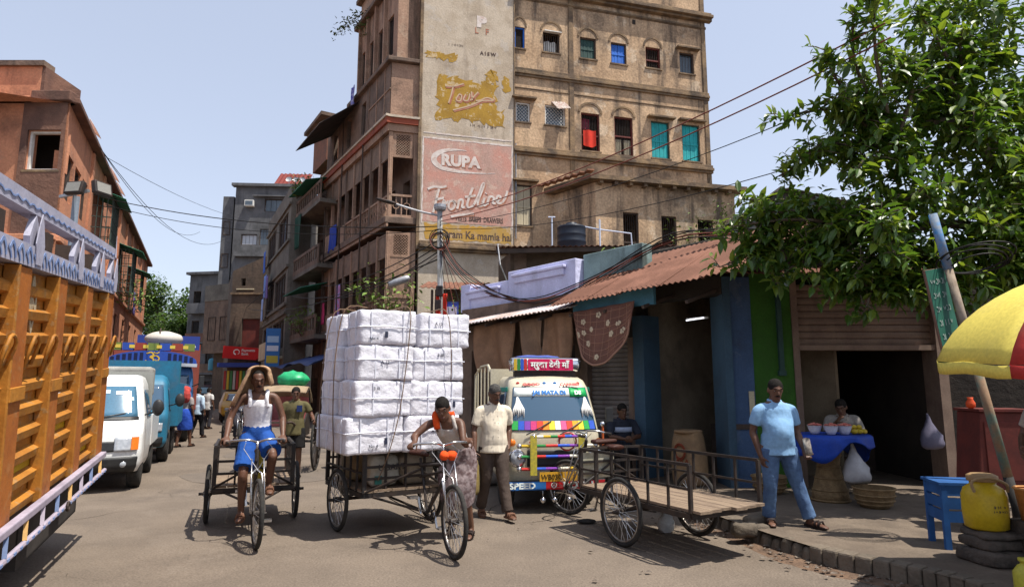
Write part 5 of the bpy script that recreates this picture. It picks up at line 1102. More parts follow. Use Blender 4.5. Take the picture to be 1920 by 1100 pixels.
tv = thing('pickup_truck', 'teal pickup truck with high open load bed behind the white van', 'truck', RZ(-8.35, 14.1, 25))
TP = [(.35, .72, .08), (.45, .78, .02), (1.0, .8, .0), (1.15, .79, .06), (1.75, .72, .3), (1.9, .66, .45), (1.95, .58, .6)]
body, front, side, patch = cab(tv, TP, 1.3, TEAL, bulge=.06, rad=.13)
patch(front, -1.08, 1.08, 1.18, 1.72, 'windscreen', GLASSV, 12); patch(lambda s, z: front(s, z, .02), -1.1, 1.1, .38, .58, 'bumper', BLKP, 10, th=.04)
for s_ in (-1, 1):
    patch(front, s_*.7, s_*1.05, .7, .88, 'headlight', LENS, 4); patch(lambda y, z: side(y, z, s_, .012), .45, 1.15, 1.15, 1.65, 'side_window', GLASSV, 6)
    m_ = MB(); m_.tube([(s_*.78, .3, 1.25), (s_*.95, .25, 1.3)], .015, 6); m_.ell((s_*1.0, .25, 1.38), (.1, .06, .15), None, 12, 8); m_.build('mirror', BLKP, tv, smooth=True)
    for y in (.75, 2.5, 3.2): tyre(tv, (s_*.7, y, .36), (1, 0, 0), .36, .22)
    MB().bx(s_*.9-.02, s_*.9+.02, 1.4, 4.2, .75, 1.75).build('bed_side', TEAL, tv)
    for i in range(9): MB().bx(s_*.93-.015, s_*.93+.015, 1.42+i*.34, 1.5+i*.34, .75, 1.76).build('bed_rib', TEAL, tv)
    MB().bx(s_*.9-.02, s_*.9+.02, 1.4, 1.75, 1.75, 2.3).build('wing_board', fl('teal_light', '#2a6a80', .6), tv)
MB().bx(-.9, .9, 1.36, 1.4, .75, 2.3).build('head_board', TEAL, tv); MB().bx(-.88, .88, 1.4, 4.2, .7, .75).build('bed_floor', DKWOOD, tv); MB().bx(-.5, .5, .5, 4.0, .35, .65).build('chassis', IRON, tv)

def lorry(label, M, col, col2, deco, H=2.9):
    t = thing('lorry', label, 'truck', M, 'lorries parked along the left kerb')
    LP = [(.5, 1.1, .06), (.6, 1.15, .02), (1.3, 1.16, .0), (1.5, 1.15, .04), (2.15, 1.1, .12), (2.3, 1.06, .2)]
    body, front, side, patch = cab(t, LP, 1.5, col, bulge=.05, rad=.12)
    for s_ in (-1, 1):
        patch(front, s_*.05, s_*1.02, 1.5, 2.05, 'windscreen', GLASSV, 8); patch(front, s_*.65, s_*.95, .85, 1.05, 'headlight', LENS, 4)
        patch(lambda y, z: side(y, z, s_, .012), .4, 1.3, 1.5, 2.05, 'side_window', GLASSV, 5)
        for y in (.8, 4.4): tyre(t, (s_*.95, y, .48), (1, 0, 0), .48, .26)
        m_ = MB(); m_.tube([(s_*1.12, .1, 1.7), (s_*1.35, .02, 1.8)], .02, 6); m_.box((s_*1.38, 0, 1.85), (.14, .06, .35)); m_.build('mirror', BLKP, t, bev=.02)
        MB().bx(s_*1.18-.03, s_*1.18+.03, 1.7, 6.2, .95, H).build('bed_side', col2, t)
        for i in range(7): MB().bx(s_*1.2-.05, s_*1.2+.05, 1.75+i*.68, 1.9+i*.68, .95, H).build('bed_post', col2, t)
    patch(lambda s, z: front(s, z, .03), -1.05, 1.05, .55, .75, 'bumper', BLKP, 10, th=.06); patch(front, -.5, .5, .85, 1.2, 'grille', BLKP, 8)
    MB().bx(-1.2, 1.2, 1.6, 1.7, .95, H).build('head_board', col2, t); MB().bx(-1.1, 1.1, 1.7, 6.2, .85, .95).build('bed_floor', DKWOOD, t); MB().bx(-.45, .45, .3, 6.2, .5, .82).build('chassis', IRON, t)
    if deco:
        k = MB(); k.prism([(-1.2, 2.3)]+[(1.2*math.cos(R(a)), 2.45+.32*math.sin(R(a))) for a in range(180, -1, -12)]+[(1.2, 2.3)], -.05, .5); cr_ = k.build('crown_board', fl('crown_blue', '#28489a', .5), t)
        for i in range(15):
            x = -1.05+i*.15
            if abs(x) < .3: continue
            b = MB(); zt = 2.45+.3*math.sqrt(max(0, 1-(x/1.25)**2)); b.box((x, -.055, (2.42+zt)/2-.02), (.09, .012, zt-2.44)); b.build('crown_slat', fl('slat_dark', '#141c40', .4), cr_, bev=.01)
        om = MB(); ribbon(om, [(-.17, 2.68), (-.05, 2.72), (.02, 2.64), (-.07, 2.58), (.02, 2.52), (.0, 2.42), (-.12, 2.41), (-.19, 2.48)], .04, -.056, 4); ribbon(om, [(-.02, 2.57), (.08, 2.62), (.17, 2.55), (.13, 2.46), (.06, 2.5)], .035, -.056, 4); ribbon(om, [(.02, 2.73), (.09, 2.69), (.17, 2.73)], .03, -.056, 4); om.build('om_emblem', fl('om_gold', '#c9a83a', .4), cr_)
        b = MB(); ribbon(b, [(-1.22, 2.34), (-.6, 2.36), (0, 2.37), (.6, 2.36), (1.22, 2.34)], .1, -.06, 3); b.build('tinsel', CHROME, cr_)
        for i in range(7): MB().bx(-1.15+i*.33, -.86+i*.33, -.02, .3, 2.78, 3.0).build('top_board', fl('tb%d' % (i % 3), ('#6a7a3c', '#28489a', '#8a3a2c')[i % 3], .6), cr_)
        for i in range(6): MB().bx(-1.0+i*.36, -.86+i*.36, -.03, -.02, 2.84, 2.94).build('top_motif', fl('tbm', '#c9b24a', .6), cr_)
    return t
LB = mat('lorry_blue', (.04, .14, .32), (.05, .11, .26), 3, .45, dirt=.3); LR = mat('lorry_red', (.3, .06, .035), (.24, .05, .03), 3, .6, dirt=.35)
lorry('blue lorry with decorated crown board and om emblem parked behind the teal pickup', RZ(-10.9, 19.5, 25.5), LB, mat('lorry_maroon', (.25, .06, .04), (.2, .05, .035), 3, .6), True)
l2 = lorry('red brown lorry with a blue horse panel parked beyond the decorated lorry', RZ(-14.6, 27.2, 26), LR, LR, False, 3.6)
MB().bx(-1.2, 1.2, .7, 1.7, 2.4, 3.9).build('roof_cabinet', fl('cab_blue', '#2b3f8c', .6), l2)
hs_ = MB(); ribbon(hs_, [(.55, 2.9), (.62, 3.1), (.85, 3.15), (.95, 3.4), (1.05, 3.45)], .09, .69, 3); ribbon(hs_, [(.6, 3.05), (.5, 2.85)], .05, .69, 3); ribbon(hs_, [(.85, 3.15), (.98, 2.95), (1.05, 3.05)], .05, .69, 3); ribbon(hs_, [(.58, 3.12), (.45, 3.2)], .04, .69, 3); hs_.build('horse_emblem', WHITEP, l2)
blk = thing('cargo_bundle', 'white wrapped bundle tied on the roof of the decorated lorry', 'bundle', RZ(-10.9, 19.5, 25.5) @ T((.2, 1.0, 2.95))); MB().ell((0, 0, .25), (.55, .4, .24), None, 20, 12).build('body', fl('bundle_white', '#b8b2aa', .8), blk, smooth=True, wr=.06)
b = MB(); b.torus((-.1, 0, .25), (1, 0, 0), .33, .02, 20, 5); b.build('rope', DKWOOD, blk)
fv = thing('dark_van', 'dark van seen far down the street in front of the old houses', 'van', RZ(-25.6, 54.5, 20)); TPd = [(.35, .72, .08), (.45, .8, .02), (1.0, .82, .0), (1.15, .81, .06), (1.75, .74, .3), (1.95, .6, .6)]
body, front, side, patch = cab(fv, TPd, 3.6, fl('dark_red_paint', '#3a1c1c', .5), bulge=.06, rad=.13); patch(front, -1.08, 1.08, 1.18, 1.7, 'windscreen', mat('bluish_glass', (.2, .32, .38), rough=.1), 8)
for s_ in (-1, 1):
    patch(front, s_*.7, s_*1.05, .7, .88, 'headlight', LENS, 4)
    for y in (.7, 2.9): tyre(fv, (s_*.7, y, .3), (1, 0, 0), .3, .2)
# taxi between the walkers
tx = thing('taxi_car', 'yellowish car half hidden behind the walking men', 'car', RZ(-13.2, 31.5, 26)); TPt = [(.3, .7, .1), (.4, .8, .0), (.75, .82, .02), (.9, .8, .35), (1.0, .75, .9), (1.4, .62, 1.4), (1.46, .55, 1.6)]
body, front, side, patch = cab(tx, TPt, 3.8, fl('taxi_yellow', '#b88f3a', .4), bulge=.08, rad=.15); patch(front, -1, 1, 1.03, 1.36, 'windscreen', GLASSV, 8)
for s_ in (-1, 1):
    patch(front, s_*.7, s_*1.0, .58, .7, 'headlight', LENS, 4)
    for y in (.7, 3.0): tyre(tx, (s_*.7, y, .3), (1, 0, 0), .3, .18)
# ---------------------------------------------------------------- cargo tricycles
RIMS = mat('rim_steel', (.35, .34, .33), (.2, .17, .15), 12, .35, metal=.8); SPK = mat('spoke_steel', (.4, .39, .38), rough=.35, metal=.8, grain=.1)
FRM = mat('black_frame', (.018, .016, .016), (.04, .028, .022), 7, .5); CHR = mat('worn_chrome', (.55, .55, .57), (.4, .38, .36), 9, .25, metal=.9)
BAREW = mat('bare_planks', (.24, .175, .12), (.17, .12, .085), 3, .9, aniso=(6, 1, 6), bump=.006, bsc=20, dirt=.4, dcol=(.12, .08, .06), dsc=2)
SADL = fl('saddle_leather', '#3a1d14', .6)
def bwheel(par, c, ax, r=.355, spokes=32, wood=False, name='wheel'):
    ax = V(ax).normalized(); c = V(c); x = ax.orthogonal().normalized(); y = ax.cross(x)
    o = MB().torus(c, ax, r-.024, .024, 40, 8).build(name, TYRE, par, smooth=True)
    MB().torus(c, ax, r-.055, .014, 40, 6).build('rim', RIMS if not wood else FRM, o, smooth=True)
    h_ = MB().tube([c-ax*.055, c-ax*.045, c+ax*.045, c+ax*.055], [.02, .032, .032, .02] if not wood else [.05, .07, .07, .05], 10); h_.tube([c-ax*.09, c+ax*.09], .01, 6); h_.build('hub', FRM, o)
    b = MB()
    for i in range(spokes):
        a = 2*math.pi*i/spokes; sg = 1 if i % 2 else -1; a2 = a+(.45*(1 if (i//2) % 2 else -1) if not wood else 0)
        p = c+(x*math.cos(a2)+y*math.sin(a2))*.03+ax*.04*sg*(0 if wood else 1); q = c+(x*math.cos(a)+y*math.sin(a))*(r-.06)
        b.tube([p, q], .0032 if not wood else .02, 4 if not wood else 6)
    b.build('spokes', SPK if not wood else FRM, o); return o
def trike(label, x, y, deg, wb=1.58, steer=0, by0=-.62, by1=.85, rail=.93, floor=.55, hw=.45, rails='all', wx=.52, planks=True, ladder=False):
    t = thing('cargo_tricycle', label, 'tricycle', RZ(x, y, deg), 'cargo tricycles'); r = .355
    for s_ in (-1, 1): bwheel(t, (s_*wx, 0, r), (1, 0, 0))
    MB().cyl((-wx-.1, 0, r), (wx+.1, 0, r), .018, n=8).build('axle', FRM, t)
    fs = MB(); hy = -wb+.26
    ax = V((math.cos(R(steer)), math.sin(R(steer)), 0)); fwd = V((ax.y, -ax.x, 0))
    H = V((0, hy, .78)); Hc = V((0, hy+.07, .98)); fc = V((0, hy, r))+fwd*.26
    bwheel(t, fc, ax, r)
    f = MB()
    for s_ in (-1, 1): f.tube([fc+ax*.06*s_, H+fwd*.05+ax*.055*s_-Z*.05, H+ax*.0], .012, 7); f.tube([fc+ax*.075*s_, H+fwd*.08+ax*.06*s_+Z*.12], .007, 6)
    f.build('fork', CHR, t, smooth=True)
    sy = hy+.62; BB = V((0, hy+.42, .33)); ST = V((0, sy, .88))
    f = MB(); f.tube([H-Z*.06, Hc], .022, 8); f.tube([H+Z*.1, ST-Z*.08], .017, 8); f.tube([H+Z*.03, ST-Z*.2], .015, 8); f.tube([H-Z*.02, BB], .018, 8); f.tube([BB, ST], .016, 8); f.tube([BB, (0, 0, r)], .014, 7)
    for s_ in (-1, 1): f.tube([ST-Z*.12, (s_*hw, by0, floor-.03)], .014, 7); f.tube([BB, (s_*hw*.9, by0+.1, floor-.06)], .014, 7); f.bar((s_*hw, by0, floor-.06), (s_*hw, by1, floor-.06), .035, .05); f.bar((s_*hw*.99, -.25, floor-.08), (s_*hw*.99, 0, r+.02), .03); f.bar((s_*hw*.99, .25, floor-.08), (s_*hw*.99, 0, r+.02), .03)
    for yy in (by0, (by0+by1)/2, by1): f.bar((-hw, yy, floor-.06), (hw, yy, floor-.06), .035, .05)
    f.build('frame', FRM, t)
    hb_ = MB(); q = Hc+Z*.08; bk = -fwd
    hb_.tube([q-Z*.1, q], .014, 7)
    hb_.tube(cr([tuple(q+ax*.3*(-1)+bk*.16-Z*.01), tuple(q-ax*.26+bk*.02+Z*.02), tuple(q-ax*.1+fwd*.05+Z*.03), tuple(q), tuple(q+ax*.1+fwd*.05+Z*.03), tuple(q+ax*.26+bk*.02+Z*.02), tuple(q+ax*.3+bk*.16-Z*.01)], 4), .013, 8); hbo = hb_.build('handlebar', CHR, t, smooth=True)
    for s_ in (-1, 1): MB().tube([q+ax*.292*s_+bk*.1-Z*.002, q+ax*.302*s_+bk*.19-Z*.012], .019, 8).build('grip', FRM, hbo)
    b = MB(); b.tube([q+ax*.1+bk*.02, q+ax*.14+fwd*.1-Z*.05, H+fwd*.1], .004, 5); b.tube([q-ax*.12, q-ax*.15+fwd*.09-Z*.06, H+fwd*.12], .004, 5); b.build('brake_rod', CHR, t)
    sd_ = MB(); sd_.loft([((0, sy-.17, .93), (1, 0, 0), (0, 0, 1), .025, .02), ((0, sy-.05, .935), (1, 0, 0), (0, 0, 1), .04, .03), ((0, sy+.08, .94), (1, 0, 0), (0, 0, 1), .105, .035), ((0, sy+.14, .94), (1, 0, 0), (0, 0, 1), .08, .03)], 14, 3); sd_.build('saddle', SADL, t, smooth=True)
    pd = MB(); pd.torus(BB+V((.05, 0, 0)), (1, 0, 0), .09, .008, 22, 5)
    for i in range(5): a = i*2*math.pi/5; pd.bar(BB+V((.05, 0, 0)), BB+V((.05, .09*math.cos(a), .09*math.sin(a))), .012)
    pd.tube([BB+V((.05, 0, .09)), V((.05, 0, r+.045))], .006, 4); pd.tube([BB+V((.05, 0, -.09)), V((.05, 0, r-.045))], .006, 4); pd.build('chainring', FRM, t)
    for s_ in (-1, 1):
        p1 = BB+V((s_*.09, -s_*.05, -s_*.165)); b = MB(); b.bar(BB+V((s_*.08, 0, 0)), p1, .022, .014); b.box(tuple(p1+V((s_*.06, 0, 0))), (.1, .08, .025)); b.build('pedal', CHR, t)
    if planks:
        k = 6
        for i in range(k):
            w_ = 2*hw/k; MB().bx(-hw+w_*i+.004, -hw+w_*(i+1)-.004, by0-.02, by1+.06+.03*((i*7) % 3), floor-.028+.003*(i % 2), floor).build('plank', BAREW, t)
    n_ = 6
    def side_rail(s_):
        b = MB(); X = s_*hw
        for zz in (rail, floor+.45*(rail-floor)): b.bar((X, by0, zz), (X, by1, zz), .022 if zz < rail else .03)
        for i in range(n_+1):
            yy = by0+(by1-by0)*i/n_; b.bar((X, yy, floor-.03), (X, yy, rail), .022 if 0 < i < n_ else .034)
        b.build('side_rail', FRM, t)
    def end_rail(yy):
        b = MB()
        for zz in (rail, floor+.62*(rail-floor), floor+.3*(rail-floor)): b.bar((-hw+.02, yy, zz), (hw-.02, yy, zz), .028)
        for i in range(5): xx = -hw+.02+(2*hw-.04)*i/4; b.bar((xx, yy, floor-.03), (xx, yy, rail), .024)
        b.build('end_rail', FRM, t)
    if 's' in rails or rails == 'all': side_rail(-1); side_rail(1)
    if 'f' in rails or rails == 'all': end_rail(by0)
    if 'b' in rails: end_rail(by1)
    t['hb'] = [0, 0, 0]; return t, q, ax, fwd, BB, ST
CY = RZ(-3.3, 8.42, 22.5); tr1, Q1, ax1, fw1, BB1, ST1 = trike('empty black cargo tricycle ridden by the man in the white vest', -3.3, 8.42, 22.5, 1.62, 6, by0=-.42, by1=.8, rail=.95, floor=.5, rails='sf')
ch = MB()
for i in range(9): ch.torus((-.14+.004*math.sin(i*2), -.46, .93-i*.045), (1, 0, 0) if i % 2 else (0, 1, 0), .022, .007, 10, 5)
ch = ch.build('chain', GALV, tr1)
MB().box((-.14, -.47, .49), (.07, .03, .06)).torus((-.14, -.47, .53), (0, 1, 0), .024, .007, 10, 5).build('padlock', fl('brass', '#8a6a3a', .4), tr1, bev=.008)
bt = thing('plastic_bottle', 'clear bottle in a yellow bag hung on the tricycle frame', 'bottle', CY @ T((.03, -.62, .55))); MB().lathe([(.035, 0), (.06, .03), (.065, .18), (.05, .26), (.02, .34), (.02, .38)], 12).build('body', fl('bag_yellow', '#b9a53a', .4), bt, smooth=True); MB().lathe([(.022, .38), (.022, .41)], 10).build('cap', fl('cap_red', '#b02a22', .5), bt)
LD = RZ(-1.55, 8.12, 33); tr2, Q2, ax2, fw2, BB2, ST2 = trike('cargo tricycle stacked high with white bales', -1.55, 8.12, 33, 1.86, -8, by0=-.58, by1=.75, rail=.92, floor=.52, hw=.5, wx=.6, rails='sfb')
EM = RZ(1.62, 7.3, -152); tr3, Q3, ax3, fw3, BB3, ST3 = trike('empty cargo tricycle with railed wooden bed parked at the kerb', 1.62, 7.3, -152, 1.72, 20, by0=-.85, by1=.98, rail=.93, floor=.52, hw=.46, rails='sf', wx=.53)
MB().box((.2, -.88, .73), (.5, .015, .3)).build('number_sheet', mat('old_poster', (.45, .42, .33), (.3, .28, .2), 8, .8), tr3)
b = MB(); b.box((0, -1.0, .99), (.34, .13, .06)); b.build('rolled_sheet', SADL, tr3, wr=.06, bev=.03, sub=1)
pb = thing('plastic_bag', 'white plastic bag dropped beside the parked tricycle wheel', 'bag', (1.78, 7.7, 0)); MB().ell((0, 0, .1), (.1, .07, .11), None, 18, 12).build('body', mat('white_polythene', (.5, .5, .5), rough=.35), pb, smooth=True, wr=.09)
# far tricycle with its load
FT = RZ(-8.1, 19.6, 20); tr4, Q4, ax4, fw4, BB4, ST4 = trike('cargo tricycle carrying an orange bag further up the street', -8.1, 19.6, 20, 1.6, 0, by0=-.5, by1=.8, rail=.95, rails='sfb')
ob = thing('orange_bag', 'orange plastic bag hanging in the far tricycle bed', 'bag', FT @ T((.15, -.55, .55))); MB().ell((0, 0, .25), (.28, .2, .25), None, 16, 10).build('body', fl('bag_orange', '#c24a1c', .6), ob, smooth=True, wr=.08); MB().ell((0, 0, .5), (.14, .1, .05), None, 12, 6).build('content', WHITEP, ob)

# ---------------------------------------------------------------- white bales
BALE = mat('white_polythene_bale', (.7, .69, .74), (.62, .61, .67), 5, .42, bump=.02, bsc=9, spec=.5, dirt=.35, dcol=(.42, .4, .42), dsc=3, world=True)
SEAM = mat('bale_tape', (.64, .65, .72), rough=.5); ROPE = mat('jute_rope', (.16, .1, .06), rough=.9); INK = fl('ink_dark', '#2c3044', .7)
BAL = LD @ T((.0, -.15, .93))
def roundbox(w_, d_, h_, n=7, rad=.05, seed=0, amp=.012):
    """closed box with rounded edges, slightly bulging and puckered"""
    rd_ = V((seed*3.1, seed*1.7, seed*.9)); mb = MB(); idx = {}; vs = []; fs = []
    def vid(p):
        k = tuple(round(c, 5) for c in p)
        if k not in idx:
            q = V((p[0]*w_/2, p[1]*d_/2, p[2]*h_/2)); c = V((max(-w_/2+rad, min(w_/2-rad, q.x)), max(-d_/2+rad, min(d_/2-rad, q.y)), max(-h_/2+rad, min(h_/2-rad, q.z))))
            dd = q-c; nrm = dd.normalized() if dd.length > 1e-6 else q.normalized(); q = c+nrm*rad
            bul = .006*(1-abs(p[0])**3)*(1-abs(p[2])**3)+.004*(1-abs(p[1])**2)
            q += nrm*(bul+amp*mnoise.noise(q*7+rd_)+amp*.6*mnoise.noise(q*17+rd_)); idx[k] = len(vs); vs.append(q)
        return idx[k]
    L = [-1+2*i/n for i in range(n+1)]
    for ax_ in range(3):
        for sg in (-1, 1):
            for i in range(n):
                for j in range(n):
                    Q = []
                    for a, b in ((L[i], L[j]), (L[i+1], L[j]), (L[i+1], L[j+1]), (L[i], L[j+1])):
                        p = [0, 0, 0]; p[ax_] = sg; p[(ax_+1) % 3] = a; p[(ax_+2) % 3] = b; Q.append(vid(p))
                    fs.append(tuple(Q) if sg > 0 else tuple(Q[::-1]))
    return mb.add(vs, fs)
ROWN = ('bottom row', 'second row', 'third row', 'top row'); k = 0
for row in range(4):
    for col in range(2):
        for dep in range(2):
            w_, d_, h_ = .68*rnd.uniform(.95, 1.02), .59*rnd.uniform(.95, 1.02), .405*rnd.uniform(.98, 1.0); k += 1
            cx = (-.345 if col == 0 else .345)+rnd.uniform(-.035, .035)+(.03*row-.06); cy = (-.3 if dep == 0 else .3)+rnd.uniform(-.03, .03); cz = .2+row*.402
            if row == 3 and col == 1 and dep == 1: continue
            t = thing('white_bale', 'white polythene wrapped bale, %s, %s %s of the tricycle load' % (ROWN[row], ('front', 'rear')[dep], ('left', 'right')[col]), 'bale', BAL @ T((cx, cy, cz)) @ Matrix.Rotation(R(rnd.uniform(-5, 5)), 4, 'Z') @ Matrix.Rotation(R(rnd.uniform(-1.2, 1.2)), 4, 'Y'), 'white bales on the loaded tricycle')
            roundbox(w_, d_, h_, 16, .022, k, .013).build('wrap', BALE, t, smooth=True)
            for zz in ((-.0,) if row % 2 else (.03,)):
                b = MB(); P = [(-w_/2-.012, -d_/2-.012), (w_/2+.012, -d_/2-.012), (w_/2+.012, d_/2+.012), (-w_/2-.012, d_/2+.012)]
                b.tube(cr([(x*.99, y*.99, zz+.008*math.sin(i_*2.)) for i_, (x, y) in enumerate([P[0], ((P[0][0]+P[1][0])/2, P[0][1]-.012), P[1], (P[1][0]+.014, 0), P[2], ((P[2][0]+P[3][0])/2, P[2][1]+.012), P[3], (P[3][0]-.014, 0), P[0]])], 1), .006, 5); b.build('seam', SEAM, t)
            for xx in (-.17+rnd.uniform(-.05, .05), .19+rnd.uniform(-.05, .05)):
                b = MB(); b.bx(xx-.006, xx+.006, -d_/2-.016, -d_/2-.004, -h_/2+.02, h_/2-.02); b.build('strap', SEAM, t)
            for yy in (-.15, .14): b = MB(); b.bx(-w_/2-.018, -w_/2-.006, yy-.006, yy+.006, -h_/2+.02, h_/2-.02); b.build('strap', SEAM, t)
            if dep == 0 and k % 2:
                M_ = T((rnd.uniform(-.25, .15), -d_/2-.02, rnd.uniform(-.15, .1)))
                text(t, M_, ('316', 'No 4', '1/2', 'A 12', '=|', '3 III')[k % 6], .05, INK, name='marking'); 
                if k % 3 == 1: b = MB(M_ @ T((.18, .004, .03))); b.bx(0, .035, -.004, 0, 0, .07); b.build('label', INK, t)
# ropes over the stack
def rope(label, pts):
    t = MB(); t.tube(cr(pts, 4), .0062, 6); o = t.build('rope', ROPE, None, smooth=True); o.matrix_world = BAL; tag(o, label, 'rope', 'ropes over the white bales'); return o
rope('rope down the middle of the bale stack front', [(-.06, .35, 1.66), (-.1, -.2, 1.67), (-.08, -.63, 1.63), (-.1, -.66, 1.2), (-.14, -.655, .8), (-.2, -.66, .4), (-.3, -.64, .0), (-.36, -.5, -.3)])
rope('rope down the right half of the bale stack front', [(.36, .35, 1.66), (.38, -.2, 1.67), (.4, -.63, 1.63), (.45, -.66, 1.2), (.46, -.65, .8)])
rope('rope nearest the front corner on the left side of the bales', [(-.4, -.1, 1.68), (-.68, -.12, 1.64), (-.78, -.14, 1.1), (-.8, -.18, .5), (-.78, -.2, .0)])
rope('rope nearest the back on the left side of the bales', [(-.4, .3, 1.68), (-.68, .28, 1.64), (-.78, .3, 1.1), (-.8, .33, .5), (-.78, .35, .0)])
# sacks lying in the loaded bed
for i, (x, y, z, w_, d_, h_, c_) in enumerate(((-.2, -.35, .56, .3, .24, .34, '#b8b2a4'), (.2, -.36, .56, .32, .24, .34, '#a89a86'), (-.2, .25, .56, .36, .4, .36, '#8c7a5e'), (.22, .25, .56, .36, .4, .36, '#9a8a70'))):
    t = thing('stuffed_sack', ('printed white sack in the front left of the loaded bed', 'tan sack in the front right of the loaded bed', 'brown sack in the rear left of the loaded bed', 'tan sack in the rear right of the loaded bed')[i], 'sack', LD @ T((x, y, z-.04))); m_ = mat('sackcol%d' % i, rgb(c_), rough=.7, bump=.006, bsc=30)
    roundbox(w_*1.25, d_*1.2, h_, 8, .09, 30+i, .03).build('body', m_, t, smooth=True).location.z = h_/2+.02
    if i == 0: text(t, T((-.12, -.2, .2)), 'UGART', .1, INK, name='print'); MB().bx(-.15, -.07, -.19, -.17, .05, .14).build('print', fl('print_teal', '#3a7a72', .6), t)
# ---------------------------------------------------------------- people
SKIN = mat('brown_skin', (.12, .055, .032), (.095, .042, .025), 8, .5, spec=.4, grain=.06, bump=.002, bsc=60); SKINL = mat('tan_skin', (.2, .1, .06), (.16, .08, .048), 8, .5, spec=.4, grain=.06)
HAIR = mat('black_hair', (.012, .01, .009), (.02, .017, .015), 60, .85, spec=.1, bump=.006, bsc=90); HAIRG = mat('greying_hair', (.03, .027, .025), (.07, .066, .062), 60, .85, bump=.006, bsc=90)
EYEW = fl('eye_white', '#8f857a', .4); DKB = fl('pupil', '#120c0a', .2)
def L3(a, b, t): return tuple(V(a).lerp(V(b), t))
DEF = dict(pel=(0, 0, .93), wai=(0, .005, 1.06), che=(0, 0, 1.24), nec=(0, .015, 1.43), hd=(0, -.015, 1.545),
           sL=(.178, .01, 1.35), sR=(-.178, .01, 1.35), eL=(.235, .04, 1.1), eR=(-.235, .04, 1.1), wL=(.25, -.03, .86), wR=(-.25, -.03, .86),
           hL=(.09, 0, .9), hR=(-.09, 0, .9), kL=(.1, -.03, .49), kR=(-.1, -.03, .49), aL=(.1, .02, .08), aR=(-.1, .02, .08), tL=(.12, -.16, .03), tR=(-.12, -.16, .03))
def hand(mb, w, d, pn, curl=.35, side=1, spread=.1):
    """palm and five fingers; d points to the fingers, pn out of the palm, side +1 when the thumb lies towards d x pn"""
    w, d, pn = V(w), V(d).normalized(), V(pn); pn = (pn-d*pn.dot(d)).normalized(); x = d.cross(pn)*side
    mb.loft([(w-d*.015, x, pn, .026, .02), (w+d*.03, x, pn, .036, .018), (w+d*.075, x, pn, .042, .016), (w+d*.095, x, pn, .038, .013)], 12, 2)
    for i, (o, L) in enumerate(((.032, .072), (.011, .08), (-.01, .075), (-.031, .06))):
        p = w+d*.088+x*o; a = 0; P = [p-d*.02, p]; dd = (d+x*spread*o*8).normalized()
        for j, f_ in enumerate((.45, .32, .23)):
            a += curl*(.7+.5*j); v = dd*math.cos(a)+pn*math.sin(a); p = p+v*L*f_; P.append(p)
        mb.tube(P, [.0105, .0105, .0098, .009, .0075], 8)
    p = w+d*.025+x*.03; P = [p-x*.012, p+x*.02+d*.02, p+x*.028+d*.045+pn*.02*(1+curl), p+x*.018+d*.068+pn*.035*(1+curl)]; mb.tube(P, [.014, .0135, .0115, .009], 8)
